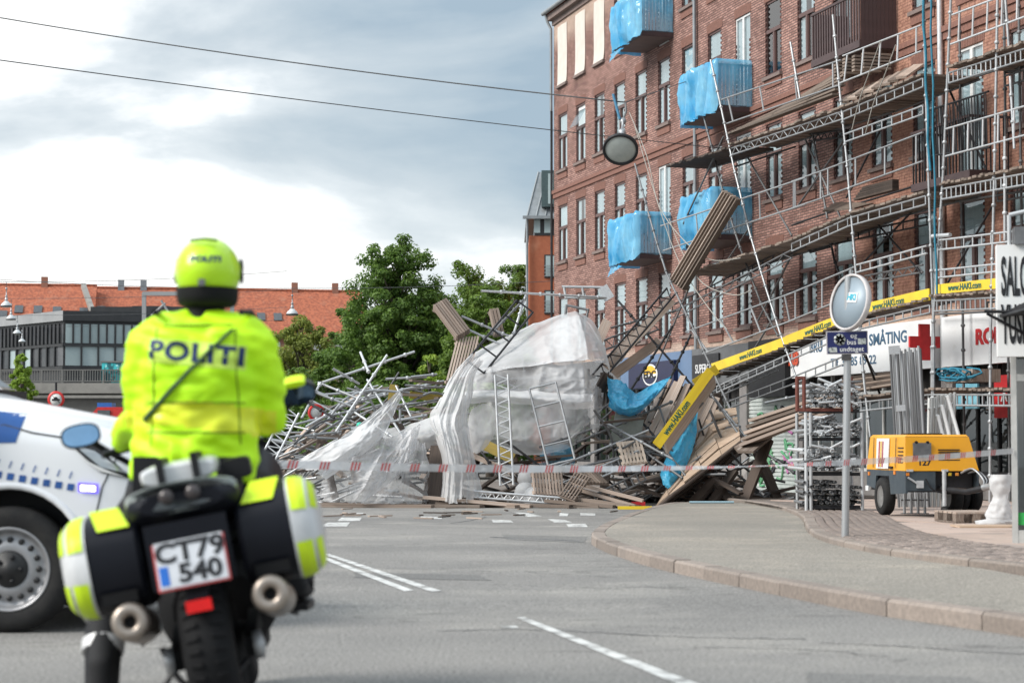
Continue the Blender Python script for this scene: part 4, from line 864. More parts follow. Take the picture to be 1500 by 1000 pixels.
# ---- overhead wires and hanging street lamps
WIRE = mat('wire', (.09, .095, .10), .6)
def wire(label, a, c, sag, r=.012, name='overhead_wire'):
    pts = [a.lerp(c, t/16)-V((0, 0, sag*4*(t/16)*(1-t/16))) for t in range(17)]
    return tag(MB().path(pts, r, 6).build(name, WIRE), label, 'wire')
LAMPW = mat('lamp_enamel', (.62, .64, .65), .35, c2=(.5, .52, .53), scale=3); LGL = mat('lamp_glass', (.30, .33, .31), .2, c2=(.42, .45, .43), scale=4)
def lamp(label, p, d, tilt, span, group=None, droop=True):
    s = d/.5; r = thing('street_lamp', label, 'street lamp', mat=M.Translation(p) @ tilt.to_4x4(), group=group)
    MB().lathe([(.06*s, .26*s), (.10*s, .25*s), (.13*s, .20*s), (.20*s, .15*s), (.25*s, .06*s), (.262*s, 0), (.245*s, 0), (.235*s, .05*s), (.001, .06*s)], 28).build('shade', LAMPW, r)
    MB().lathe([(.268*s, .035*s), (.272*s, -.02*s), (.235*s, -.02*s), (.235*s, .01*s)], 28).build('rim', STEELD, r)
    MB().lathe([(.236*s, .0), (.18*s, -.03*s), (.09*s, -.045*s), (.001, -.05*s)], 24).build('lens', LGL, r)
    MB().lathe([(.05*s, .24*s), (.07*s, .30*s), (.07*s, .38*s), (.04*s, .40*s), (.04*s, .46*s), (.06*s, .48*s), (.06*s, .52*s), (.02*s, .53*s), (.02*s, .80*s), (.05*s, .81*s), (.05*s, .87*s), (.001, .88*s)], 14).build('neck', GALV, r)
    return r
def hung(label, px, py, d, Y, x0, x1):
    p = at(px, py, Y); r = lamp(label, p, d, M.Identity(3), None, 'pendant lamps strung over the street'); top = p+V((0, 0, 2.3*d))
    tube('cord', p+V((0, 0, 1.7*d)), top, .012, WIRE, r)
    a, c = at(x0, py, Y), at(x1, py, Y); a.z = top.z+.5; c.z = top.z+.5
    pts = [a.lerp(top, t/10)-V((0, 0, .12*4*(t/10)*(1-t/10)*1.2)) for t in range(11)]+[top.lerp(c, t/10)-V((0, 0, .12*4*(t/10)*(1-t/10)*1.2)) for t in range(1, 11)]
    tag(MB().path(pts, .012, 5).build('span_wire', WIRE), 'thin wire carrying the '+label, 'wire')
hung('white pendant lamp before the red roof beside the yellowish tree', 428, 461, .5, 86, -60, 900)
hung('largest white pendant lamp above the office block', 9, 449, .5, 92, -300, 420)
hung('white pendant lamp just below the largest one by the office', 16, 468, .5, 108, -300, 420)
hung('white pendant lamp above the small sapling on the bridge', 25, 489, .5, 122, -300, 420)
hung('smallest white pendant lamp of the office row', 32, 501, .5, 146, -300, 420)
hung('tiny white pendant lamp in front of the yellowish tree', 443, 521, .5, 200, 300, 620)
LP = at(909, 219, 30); tl_ = Euler((radians(-50), radians(8), 0)).to_matrix()
big = lamp('large tilted street lamp showing its lens, hanging loose before the brick house', LP, .5, tl_, None)
hook = LP+tl_ @ V((0, 0, .87)); hk = at(916, 150, hook.y+.05)
MB().path([hook, hook.lerp(hk, .5)+V((.03, 0, 0)), hk], .018, 6).build('hanger', GALVD, big, W_=M())
tube('blue_strap', at(898, 138, hk.y), at(908, 175, hk.y-.1), .022, mat('strap_blue', (.05, .2, .33), .6), big)
wl = hk.copy(); fa = SP(1010, 118, 0)
def wire2(label, pts, r): return tag(MB().path(pts, r, 6).build('overhead_wire', WIRE), label, 'wire')
A1 = at(-160, -2, 34); wire2('upper overhead wire holding the tilted street lamp', [A1.lerp(wl, t/14)-V((0, 0, .12*4*(t/14)*(1-t/14))) for t in range(15)]+[wl.lerp(fa, t/6) for t in range(1, 7)], .011)
A2 = at(-160, 66, 36); fb = SP(1105, 222, 0); wire2('lower overhead wire slung from the brick house across the street', [A2.lerp(fb, t/20)-V((0, 0, .1*4*(t/20)*(1-t/20))) for t in range(21)], .011)
# ------------------------------------------------------------ scaffolding on the brick front
def collars(par, pts, r, step=.5, mt=GALV):
    L_ = [0]
    for a, c in zip(pts, pts[1:]): L_.append(L_[-1]+(V(c)-V(a)).length)
    n = int(L_[-1]/step)
    for k in range(1, n+1):
        t = k*step
        if t > L_[-1]-.03: break
        i = max(j for j in range(len(L_)-1) if L_[j] <= t); p = V(pts[i]).lerp(V(pts[i+1]), (t-L_[i])/(L_[i+1]-L_[i])); d = V(pts[i+1])-V(pts[i])
        m = fmat(p, p+d.normalized(), r, r); m = m @ M.Diagonal((1, 1, .03, 1)); obj('collar', unit('collar', mt), par, W_=m)
def post(par, pts, r=.027, mt=GALV, name='post', col=True):
    o = MB().path(pts, r, 8).build(name, mt, par, W_=M())
    if col: collars(o, pts, r, .5, mt)
    return o
def ladder(par, p, q, depth, n, mt=GALV, zig=False, name='ladder_beam', r=.021, dirn=None):
    dv = dirn if dirn is not None else V((0, 0, -depth)); p = V(p); q = V(q)
    b = MB().tube(p, q, r, n=8).tube(p+dv, q+dv, r, n=8); o = b.build(name, mt, par, W_=M())
    for i in range(n+1):
        t = i/n; a = p.lerp(q, t); c = a+dv
        if zig: tube('lacing', a if i % 2 else c, (p.lerp(q, min(1, (i+1)/n))+(dv if i % 2 else V())), r*.55, mt, o) if i < n else None
        else: tube('rung', a, c, r*.8, mt, o)
    return o
def guard(par, p1, q1, p2, q2, n, mt=GALV, w=.05, off=.06):
    o = MB().tube(p1, q1, .021, n=8).tube(p2, q2, .021, n=8).build('guard_rail', mt, par, W_=M())
    for i in range(n+1):
        t = lerp(off, 1-off, i/n); beam('upright', V(p1).lerp(V(q1), t), V(p2).lerp(V(q2), t), w, .02, mt, o, up=FN)
    return o
def deck(par, p, q, n, depth=1.25, mt=WOOD, jit=.03, th=.045, name='deck'):
    p = V(p); q = V(q); o = tube(name, p-FN*depth+V((0, 0, -.03)), q-FN*depth+V((0, 0, -.03)), .024, GALVD, par); o.name = 'deck_ledger'
    w = (q-p).length/n
    for i in range(n):
        c = p.lerp(q, (i+.5)/n)+V((0, 0, R.uniform(-.012, .02))); e = .07+R.uniform(-jit, jit)
        beam('plank', c+FN*e, c-FN*(depth+R.uniform(0, .05)), w*.9, th, mt, o, up=V((0, 0, 1)))
    return o
HTX = {}
def haki(par, p, q, h, text=True, tx=.5, size=.17):
    p = V(p); q = V(q); up = V((0, 0, 1)); o = MB().bar(p, q, .03, h, up=None).build('toe_board', YEL, par, W_=M())
    if text:
        d = (q-p).normalized(); c = p.lerp(q, tx)+FN*.02; c += V((0, 0, 0))
        obj('lettering', text_me('www.HAKI.com', size, INK, .004, .002, 1.15), o, W_=tmat(c+FN*.002, d, V((0, 0, 1))))
    return o
F = 1.6; I_ = .4
st = thing('standing_scaffold', 'steel scaffold still standing in front of the shops, with yellow toe boards', 'scaffold', FP(31, zr(38)+DP, F))
def gnd(px, o):
    p = SP(px, 730, o); p.z = zr(p.y)+DP-.01; return p
def P(a, o=F): return SP(a[0], a[1], o)
# posts reach the pavement; the upper ends run out of the picture
for pts in ([(1352, -40), (1356, 120), (1360, 250), (1368, 490)], [(1396, -40), (1393, 0), (1382, 250), (1366, 490)], [(1462, -40), (1457, 250), (1451, 490)]):
    w = [P(a) for a in pts]; g0 = gnd(pts[-1][0]-1, F); post(st, [g0]+w[::-1])
for px in (1412, 1478, 1500):
    w0 = SP(px, 600, I_); w0.z = zr(w0.y)+DP; post(st, [w0, V((w0.x, w0.y, 9.9))], mt=GALVD)
post(st, [P((1472, 352)), P((1472, 200))], mt=GALVL); post(st, [P((1478, 70)), P((1471, -30))]); post(st, [P((1486, 218)), P((1480, 112))])
for pts in ([(1532, -40), (1524, 490)], [(1590, -40), (1586, 490)]):
    w = [P(a) for a in pts]; post(st, [gnd(pts[-1][0], F)]+w[::-1])
for (a, c, n) in (((1390, 107), (1600, 40), 14), ((1380, 277), (1600, 236), 14), ((1366, 441), (1600, 428), 15), ((1360, 578), (1600, 578), 15)):
    ladder(st, P(a), P(c), .2, n*2)
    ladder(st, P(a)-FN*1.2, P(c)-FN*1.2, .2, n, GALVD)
    deck(st, P(a)+V((0, 0, .1)), P(c)+V((0, 0, .1)), n*3)
for a, c, e_, g, n in (((1395, 22), (1600, -55), (1393, 65), (1600, -12), 8), ((1386, 189), (1600, 127), (1385, 229), (1600, 172), 8), ((1375, 352), (1600, 325), (1375, 366), (1600, 340), 14), ((1372, 396), (1600, 372), (1372, 407), (1600, 383), 12)):
    guard(st, P(a), P(c), P(e_), P(g), n, GALVL, w=.045 if n < 10 else .025)
haki(st, P((1371, 424)), P((1460, 415)), .19, True, .5, .17); haki(st, P((1462, 415)), P((1600, 402)), .19, False)
haki(st, P((1262, 454)), P((1362, 431)), .235, True, .42, .19)
# brown cross planks and tube stub
tube('stub', P((1366, 346)), P((1392, 344)), .04, GALVL, st)
# teal rope down the front
ROPE = mat('teal_rope', (.02, .20, .30), .7, c2=(.015, .13, .2), scale=20, bump=.003)
for k, (xa, xb) in enumerate(((1351, 1362), (1363, 1372))):
    pts = [SP(lerp(xa, xb, t/12)+(1.2*sin(t*1.7+k)), lerp(-30, 430 if k else 250, t/12), F+.09) for t in range(13)]
    tag(MB().path(pts, .022 if k else .028, 6).build('rope', ROPE), ('teal hoisting rope hanging beside the leaning scaffold post', 'longer teal rope hanging down to the yellow toe board')[k], 'rope')
cp = []
for t in range(70): cp.append(SP(1392+26*cos(t*.75)*(.6+.4*sin(t*.31))+t*.25, 548-7*sin(t*.75)-3*sin(t*.2), 1.35)+FN*(.12*sin(t*.9)))
zmin = SP(1400, 562, 1.35).z+.02
for p in cp: p.z = max(p.z, zmin)
tag(MB().path(cp, .02, 6).build('coiled_rope', ROPE), 'coil of teal rope lying on the lowest scaffold deck', 'rope')
bxo = MB().bx(-.55, .55, -.3, .3, 0, .25).build('timber_crate', WOODL, None, W_=M.Translation(SP(1425, 562, 1.0)+V((0, 0, .02))) @ M.Rotation(atan2(FT.y, FT.x), 4, 'Z')); tag(bxo, 'low wooden box lying on the lowest scaffold deck', 'box')
# ---- sagging bays
sg = thing('sagging_scaffold', 'sagging row of scaffold bays tearing away from the brick front', 'scaffold', FP(22, 0, F))
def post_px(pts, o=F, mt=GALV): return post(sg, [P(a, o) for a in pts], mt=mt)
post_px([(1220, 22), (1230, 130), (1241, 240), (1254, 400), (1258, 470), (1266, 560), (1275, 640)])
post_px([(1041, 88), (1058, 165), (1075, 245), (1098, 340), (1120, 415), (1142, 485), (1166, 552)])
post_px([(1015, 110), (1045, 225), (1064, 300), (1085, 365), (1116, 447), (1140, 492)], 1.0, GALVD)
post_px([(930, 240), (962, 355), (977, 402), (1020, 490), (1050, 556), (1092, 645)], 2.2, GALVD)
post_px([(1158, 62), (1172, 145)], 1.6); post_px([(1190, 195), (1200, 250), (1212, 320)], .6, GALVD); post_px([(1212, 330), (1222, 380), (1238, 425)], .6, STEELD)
# top deck
guard(sg, P((1235, 82)), P((1350, 37)), P((1230, 122)), P((1350, 75)), 4, GALVL)
guard(sg, P((1057, 146)), P((1232, 88)), P((1065, 181)), P((1232, 124)), 3)
ladder(sg, P((1235, 164)), P((1352, 115)), .17, 9); ladder(sg, P((1237, 197)), P((1352, 155)), .17, 8)
ladder(sg, P((1072, 217)), P((1235, 163)), .17, 26, GALV, True); ladder(sg, P((1185, 197), .6), P((1240, 190), .6), .16, 12, STEELD, True)
deck(sg, P((1235, 158)), P((1352, 110)), 16, 1.25, WOOD); deck(sg, P((980, 244), 1.5), P((1072, 216)), 16, 1.1, WOODD, .08); deck(sg, P((1072, 212)), P((1235, 158)), 26, 1.2, WOOD, .05)
# loose long planks stacked on the top deck
for k in range(7):
    a = SP(1070+k*14, 196-k*6.5, 1.35-.1*k); c = SP(1225+k*4, 138-k*7, 1.3-.1*k); tag(beam('scaffold_plank', a, c, .2, .045, WOOD), 'weathered plank stacked on the sagging top deck', 'plank', 'planks stacked on the top deck')
for k in range(8):
    a = SP(1236+k*12, 150-k*5.2, 1.5-.02*k); c = SP(1262+k*12, 132-k*5.2, .3); tag(beam('scaffold_plank', a, c, .22, .05, WOODL if k % 2 else WOOD), 'pale plank fanned like a step on the top deck', 'plank', 'stepped planks on the top deck')
for k in range(5):
    for j in range(4):
        p = SP(1240+j*14, 112-k*5-j*4, .7); tag(beam('board_offcut', p+FN*.3, p-FN*.35, .15, .05, WOOD), 'short board in the pile under the unwrapped balcony', 'board', 'board pile under the balcony')
# middle rails and deck B
guard(sg, P((1205, 250)), P((1352, 194)), P((1205, 289)), P((1352, 236)), 3); guard(sg, P((968, 331)), P((1180, 260)), P((972, 367)), P((1180, 299)), 4)
guard(sg, P((1160, 266)), P((1205, 250)), P((1160, 305)), P((1205, 290)), 1)
ladder(sg, P((1160, 357)), P((1242, 320)), .17, 6); ladder(sg, P((1242, 320)), P((1356, 287)), .17, 7)
ladder(sg, P((1160, 362), .5), P((1242, 343), .5), .16, 6, STEELD); ladder(sg, P((1242, 343), .5), P((1358, 318), .5), .16, 7, STEELD)
deck(sg, P((1160, 352)), P((1242, 315)), 13, 1.2, WOOD); deck(sg, P((1242, 314)), P((1356, 281)), 15, 1.2, WOOD)
deck(sg, P((1005, 402)), P((1160, 352)), 22, 1.1, WOOD, .06)
ladder(sg, P((985, 458)), P((1160, 366)), .19, 16, GALVD, True); ladder(sg, P((985, 447), 1.0), P((1180, 350), 1.0), .17, 14, STEELD)
for k in range(9):
    a = SP(1212+k*4.2, 309-k*.4, 1.2); c = SP(1230+k*5.5, 297+k*.2, .5); tag(beam('board_offcut', a, c, .2, .035, WOODD if k < 4 else WOOD), 'dark board leaning in the row on the middle deck', 'board', 'tilted boards on the middle deck')
for k in range(5):
    a = SP(1255+k*3, 292-k*4, 1.0); c = SP(1312, 277-k*3.2, .9); tag(beam('board_offcut', a, c, .16, .045, WOODD), 'dark board in the flat stack on the middle deck', 'board', 'flat stack on the middle deck')
# lower rails
guard(sg, P((1255, 388)), P((1358, 360)), P((1255, 399)), P((1358, 371)), 6, GALVL, .03); guard(sg, P((1160, 429)), P((1252, 391)), P((1160, 469)), P((1252, 431)), 2)
guard(sg, P((1005, 486)), P((1160, 429)), P((1030, 518)), P((1166, 467)), 3); ladder(sg, P((1267, 404), .5), P((1352, 388), .5), .15, 12, GALVD, True)
tube('tube', P((1187, 369), .5), P((1216, 361), .5), .035, STEELD, sg)
# yellow toe boards and the beams under them
haki(sg, P((1152, 499)), P((1262, 456)), .23, True, .45, .185); haki(sg, P((1043, 539)), P((1152, 500)), .23, True, .55, .185)
ladder(sg, P((1262, 471)), P((1362, 447)), .15, 8); ladder(sg, P((1050, 566)), P((1262, 471)), .15, 16, GALV); ladder(sg, P((1062, 590)), P((1166, 550)), .17, 6, GALVD); ladder(sg, P((1166, 550)), P((1240, 520)), .17, 5)
ladder(sg, P((1040, 575), 1.0), P((1140, 530), 1.0), .2, 12, GALVD, True)
deck(sg, P((1262, 462)), P((1362, 438)), 14, .55, WOOD); deck(sg, P((1152, 508)), P((1262, 464)), 15, .3, WOODD); deck(sg, P((1046, 550)), P((1152, 509)), 12, .35, WOODD)
# lower deck at the shop front with plank piles
ladder(sg, P((1236, 592)), P((1360, 578)), .18, 9); deck(sg, P((1236, 584)), P((1360, 571)), 18, 1.2, WOOD)
for k in range(6): tag(beam('scaffold_plank', SP(1238, 574-k*4, 1.4-.12*k), SP(1330-k*3, 560-k*3, 1.3-.12*k), .2, .045, WOODD if k % 2 else WOOD), 'dark plank stacked on the low deck behind the yellow compressor', 'plank', 'planks on the low deck')
tube('brace', P((1268, 520)), P((1290, 580), .8), .027, STEELD, sg); tube('brace', P((1262, 512), .9), P((1285, 555), .9), .027, STEELD, sg)
for a, c, o in (((1260, 300), (1350, 400), .5), ((1345, 300), (1255, 395), .5), ((1390, 130), (1450, 260), .5), ((1455, 300), (1385, 420), .5), ((1180, 205), (1232, 320), .6), ((1095, 230), (1160, 345), .7), ((1100, 330), (1040, 420), .8), ((1175, 345), (1110, 470), .6), ((1240, 200), (1170, 300), .6), ((1300, 170), (1240, 290), .5), ((1060, 200), (1000, 330), 1.2), ((1130, 470), (1060, 585), .9), ((1010, 420), (960, 540), 1.8), ((1075, 245), (1165, 215), .5), ((1160, 330), (1245, 300), .45), ((1245, 302), (1355, 268), .45), ((1090, 455), (1190, 415), .5)): tube('brace', P(a, o), P(c, o), .024, GALVD if o > .55 else STEELD, sg)
for a, c in (((1375, 130), (1500, 90)), ((1372, 300), (1500, 280)), ((1370, 460), (1480, 455)), ((1240, 175), (1352, 135)), ((1240, 330), (1356, 300))): tube('ledger', P(a, .42), P(c, .42), .024, GALVD, st if a[0] > 1300 else sg)
# upended bundle of slatted planks
ub = thing('plank_bundle', 'upended bundle of grey planks leaning across the scaffold before a wrapped balcony', 'plank bundle', SP(987, 414, 2.0))
for k in range(6):
    a = SP(984+k*3.6, 411+k*2.6, 2.0); c = SP(1062+k*4, 280+k*2.3, 2.0); beam('plank', a, c, .036, .14, WOOD if k % 3 else WOODL, ub, up=FN)
for t in (.02, .33, .62, .97): beam('batten', SP(lerp(982, 1060, t), lerp(412, 281, t), 1.9), SP(lerp(1006, 1086, t), lerp(428, 294, t), 1.9), .1, .03, WOOD, ub, up=FN)
# limp pale ropes
RP = mat('pale_rope', (.42, .40, .36), .8)
for k, pl in enumerate(([(922, 165), (948, 230), (965, 300), (1000, 350), (1040, 380), (1085, 378)], [(980, 320), (1000, 370), (1030, 415), (1075, 432), (1100, 425)], [(928, 178), (955, 270), (985, 360), (1010, 410), (1045, 460), (1065, 482)], [(1290, 60), (1272, 110), (1258, 150), (1248, 190)], [(1312, 66), (1296, 110), (1280, 150), (1268, 195)])):
    tag(MB().path(catmull([SP(a, c, 1.9 if k < 3 else 1.7) for a, c in pl], 6), .012, 5).build('rope', RP), ('slack pale rope trailing from the tilted lamp over the scaffold', 'short pale rope looped below the wrapped balconies', 'pale rope running down to the lower guard rail', 'pale rope hanging from the unwrapped balcony', 'second pale rope hanging beside the first from the unwrapped balcony')[k], 'rope')
# ------------------------------------------------------------ the collapsed heap
WFILM = film('white_sheeting', (.80, .80, .805), .36, .20, .45, c2=(.73, .73, .735), scale=.9, crease=.7, cdepth=.04)
WTHIN = film('see_through_sheeting', (.80, .80, .81), .36, .58, .4, c2=(.70, .70, .71), scale=.9, crease=.9, cdepth=.03)
WFILM2 = film('thin_white_sheeting', (.82, .82, .83), .40, .42, .42, c2=(.70, .70, .71), scale=1.0, crease=.9, cdepth=.04)
def grid_eval(rows, u, v):
    def cr(p, t):
        n = len(p)-1; t = min(.99999, max(0, t))*n; i = int(t); f = t-i; a, b_, c, d = p[max(i-1, 0)], p[i], p[i+1], p[min(i+2, n)]
        return .5*((2*b_)+(c-a)*f+(2*a-5*b_+4*c-d)*f*f+(3*b_-a-3*c+d)*f**3)
    return cr([cr(r, u) for r in rows], v)
def tarp(name, rows, label, mt, nu=60, nv=60, fold=.05, ff=(8, 3), seed=1, parent=None, dirv=None, edge=.03, pk_=None, ridges=(), hridges=(), tear=0):
    rows = [[W(*p) for p in r] for r in rows]; q = MB(); vs = []
    for i in range(nv+1):
        for j in range(nu+1):
            u, v = j/nu, i/nv; p = grid_eval(rows, u, v)
            n0 = noise.noise((u*ff[0]*.6, v*ff[1]*.6, seed)); w1 = u+.10*noise.noise((u*2, v*2, seed+3)); w2 = v+.10*noise.noise((u*2, v*2, seed+6))
            f = .8*n0+1.5*(.32-abs(noise.noise((w1*ff[0], w2*ff[1], seed+9))))+.75*(.3-abs(noise.noise((w1*ff[0]*2.2+w2*2, w2*ff[1]*1.8, seed+5))))+.4*(.3-abs(noise.noise((w1*ff[0]*4.5-w2*5, w2*ff[1]*4+w1*3, seed+7))))
            for (ru, su, rw, rh) in ridges: f += rh*max(0, 1-abs(u-ru-su*v)/rw)**1.3
            for (rv, sv, rw, rh) in hridges: f += rh*max(0, 1-abs(v-rv-sv*u)/rw)**1.3
            if pk_:
                ang = atan2(v-pk_[1], u-pk_[0]); rad_ = sqrt((v-pk_[1])**2+(u-pk_[0])**2); f += 1.1*(.5-abs(noise.noise((ang*3.2, seed, 0))))*min(1, rad_*2.2)+.7*(.4-abs(noise.noise((ang*8.5, seed+2, rad_))))*min(1, rad_*1.5)
            e = edge*noise.noise((u*9, v*9, seed+3)) if (i in (0, nv) or j in (0, nu)) else 0
            p = p+(dirv or V((.15, -1, .25)))*fold*f+V((e, 0, e)); p.z = max(p.z, zr(p.y)+.015+.02*abs(f)); vs.append(p)
    def torn(i, j):
        if not tear: return False
        u, v = j/nu, i/nv; t_ = noise.noise((u*5, v*4, seed+21))+.6*noise.noise((u*13, v*11, seed+22)); e_ = min(u, 1-u, 1-v)
        return t_ > .95-tear or (e_ < .10 and noise.noise((u*16, v*16, seed+30)) > .15+e_*5)
    q.add(vs, [(i*(nu+1)+j, i*(nu+1)+j+1, (i+1)*(nu+1)+j+1, (i+1)*(nu+1)+j) for i in range(nv) for j in range(nu) if not torn(i, j)], True)
    o = q.build(name, mt, parent, W_=M())
    if parent is None: tag(o, label, 'plastic sheet')
    return o
HT = []
# main white dome of sheeting: a tight roof, a thin wall below it and a rolled hem
tarp('plastic_sheet', [[(690, 520, 45), (735, 497, 45.5), (790, 472, 45.5), (833, 459, 45), (866, 470, 44.6), (880, 505, 44.4)],
     [(684, 530, 43.4), (733, 508, 43.5), (788, 486, 43.4), (836, 468, 43), (872, 486, 43.2), (886, 522, 43.4)],
     [(678, 542, 42.2), (728, 524, 42.1), (786, 508, 41.9), (840, 496, 41.8), (880, 510, 42.2), (892, 540, 42.8)],
     [(672, 554, 41.4), (724, 544, 41.2), (785, 536, 41.0), (842, 530, 41.0), (884, 534, 41.6), (893, 550, 42.4)]],
     'big white plastic sheet domed over the collapsed scaffold', WFILM, 150, 90, .085, (3.2, 2.2), 11, pk_=(.62, -.02), ridges=((.10, .05, .06, .8), (.36, .12, .05, .9), (.64, .03, .05, 1.3), (.90, .0, .05, 1.0)))
tarp('plastic_sheet', [[(686, 540, 41.5), (724, 538, 41.25), (785, 532, 41.05), (842, 528, 41.05), (878, 530, 41.6)],
     [(682, 560, 41.25), (722, 560, 41.0), (784, 558, 40.85), (842, 556, 40.85), (874, 556, 41.3)], [(678, 580, 41.1), (720, 580, 40.85), (784, 582, 40.7), (842, 584, 40.7), (870, 580, 41.1)]],
     'thin see-through plastic wall hanging under the domed sheet', WTHIN, 110, 50, .07, (4, 1.6), 31, ridges=((.22, .05, .04, .9), (.55, -.05, .04, .9), (.80, .05, .04, .9)), tear=.1)
tarp('plastic_sheet', [[(682, 574, 41.0), (720, 572, 40.75), (784, 574, 40.6), (842, 578, 40.6), (868, 576, 41.0)], [(676, 584, 40.7), (718, 580, 40.4), (784, 584, 40.25), (842, 588, 40.25), (868, 586, 40.7)], [(676, 594, 40.8), (718, 589, 40.5), (784, 594, 40.35), (842, 600, 40.35), (868, 596, 40.8)]],
     'bright rolled hem of plastic along the foot of the see-through wall', WFILM, 90, 16, .06, (6, 2), 32)
tarp('plastic_sheet', [[(664, 580, 42.6), (712, 578, 42.4), (780, 580, 42.2), (838, 584, 42.2), (868, 582, 42.3)], [(660, 602, 42.2), (712, 606, 42), (780, 608, 41.8), (838, 612, 41.8), (868, 604, 41.9)],
     [(648, 624, 41.7), (705, 636, 41.5), (775, 642, 41.3), (834, 640, 41.3), (868, 620, 41.6)],
     [(650, 642, 41.9), (705, 655, 41.8), (775, 664, 41.7), (832, 654, 41.7), (864, 630, 41.8)],
     [(660, 650, 43), (705, 662, 42.8), (775, 668, 42.8), (832, 658, 42.8), (862, 634, 42.8)]], 'sagging belly of white plastic under the big domed sheet', WFILM2, 100, 60, .13, (6, 4), 12, ridges=((.25, .1, .08, .9), (.6, -.1, .08, .9)), tear=.2)
for a, c, y0, y1 in (((700, 545), (701, 590), 41.5, 41.6), ((768, 540), (769, 590), 41.35, 41.5), ((806, 538), (803, 592), 41.3, 41.5), ((838, 535), (840, 594), 41.3, 41.5), ((862, 540), (861, 594), 41.7, 41.7), ((690, 556), (872, 552), 41.4, 41.5), ((690, 572), (868, 570), 41.3, 41.4), ((710, 545), (800, 590), 41.5, 41.3), ((800, 545), (720, 585), 41.4, 41.3), ((832, 470), (838, 535), 43.4, 42), ((760, 500), (768, 540), 43, 42)): HT.append((a, c, y0, y1))
tag(MB().box((0, 0, 0), (2.6, .06, .5)).build('deck_panel', WOODD, None, W_=M.Translation(W(752, 546, 43.2)) @ M.Rotation(.08, 4, 'Y')), 'dark deck panel showing through the domed sheet', 'panel')
# long curtain of sheeting falling to the road
tarp('plastic_sheet', [[(690, 519, 40.8), (694, 522, 40.7), (702, 527, 40.6), (708, 530, 40.7)], [(662, 550, 40.5), (674, 550, 40.3), (686, 548, 40.3), (696, 550, 40.6)],
     [(641, 590, 40.2), (656, 592, 39.9), (676, 590, 39.9), (690, 586, 40.3)], [(628, 612, 40.1), (648, 620, 39.6), (668, 620, 39.7), (684, 612, 40.2)],
     [(637, 640, 40), (652, 648, 39.5), (672, 648, 39.6), (688, 645, 40.1)], [(648, 685, 39.9), (658, 690, 39.4), (680, 690, 39.5), (698, 690, 40)], [(644, 733, 39.8), (658, 737, 39.4), (684, 737, 39.4), (710, 733, 39.8)]],
     'long white plastic strip hanging from the domed sheet to the road', WFILM, 60, 100, .13, (6, 1.3), 13, tear=.12)
tarp('plastic_sheet', [[(690, 600, 40.5), (706, 592, 40.2), (722, 596, 40.2), (735, 612, 40.4)], [(684, 630, 40.6), (700, 632, 40.3), (718, 630, 40.3), (730, 622, 40.5)], [(690, 662, 40.7), (700, 664, 40.5), (712, 655, 40.5), (722, 640, 40.6)]],
     'small grey-shaded plastic fold tucked beside the hanging strip', WFILM2, 24, 24, .06, (4, 3), 14)
tarp('plastic_sheet', [[(556, 628, 42), (600, 622, 41.6), (640, 608, 41.4), (668, 606, 41.4)], [(560, 640, 41.2), (600, 640, 40.8), (636, 634, 40.6), (660, 634, 40.6)], [(566, 652, 41.4), (606, 660, 41), (640, 655, 40.8), (655, 648, 40.8)]],
     'rolled white plastic lying between the tube tangle and the strip', WFILM, 40, 26, .08, (6, 3), 15)
# left sheets
tarp('plastic_sheet', [[(582, 574, 40.4), (586, 574, 40.4), (590, 578, 40.4)], [(556, 598, 40), (566, 602, 39.9), (578, 604, 40)], [(518, 628, 39.6), (540, 634, 39.4), (560, 640, 39.6)], [(470, 655, 39.4), (500, 664, 39.2), (525, 670, 39.4)], [(432, 676, 39.4), (455, 690, 39.2), (478, 702, 39.3)]],
     'narrow white plastic pulled up to a point by a leaning tube', WFILM, 36, 80, .10, (3.5, 4), 16, tear=.15)
tarp('plastic_sheet', [[(512, 632, 40.2), (540, 632, 39.9), (566, 638, 39.8), (596, 632, 39.9), (616, 620, 40)], [(492, 656, 39.9), (525, 660, 39.6), (560, 664, 39.6), (592, 652, 39.7), (612, 640, 39.9)],
     [(478, 682, 39.8), (512, 690, 39.4), (550, 694, 39.4), (586, 678, 39.6), (604, 664, 39.8)], [(470, 712, 39.9), (505, 715, 39.4), (545, 712, 39.4), (572, 702, 39.7), (590, 690, 39.9)], [(468, 736, 40), (500, 738, 39.5), (530, 736, 39.5), (560, 716, 39.8), (575, 706, 40)]],
     'wide crumpled white plastic sheet spread over the tube tangle', WFILM2, 100, 100, .15, (5, 3.4), 17, ridges=((.2, .1, .06, .9), (.52, -.12, .06, 1.1), (.8, .1, .06, .9)), tear=.25)
tarp('plastic_sheet', [[(585, 650, 40.4), (602, 645, 40.2), (622, 650, 40.3)], [(560, 690, 40.2), (590, 690, 40), (628, 690, 40.2)], [(545, 720, 40.1), (590, 722, 39.9), (626, 720, 40.1)], [(530, 737, 40), (590, 739, 39.8), (630, 738, 40)]],
     'torn white plastic bunched on the road before the dark upright', WFILM2, 60, 60, .15, (5, 3), 18, ridges=((.3, .2, .08, .9), (.7, -.2, .08, 1)), tear=.25)
tarp('plastic_sheet', [[(862, 560, 41.8), (875, 566, 41.4), (884, 576, 41.6)], [(860, 600, 41.4), (872, 604, 41.1), (880, 606, 41.3)], [(868, 632, 41.3), (874, 634, 41.1), (878, 628, 41.3)]], 'small torn end of white plastic by the blue tarpaulin', WFILM2, 16, 30, .08, (4, 4), 19)
BLT = film('blue_tarpaulin', (.05, .42, .72), .25, .03, .3, c2=(.10, .55, .82), scale=1.1)
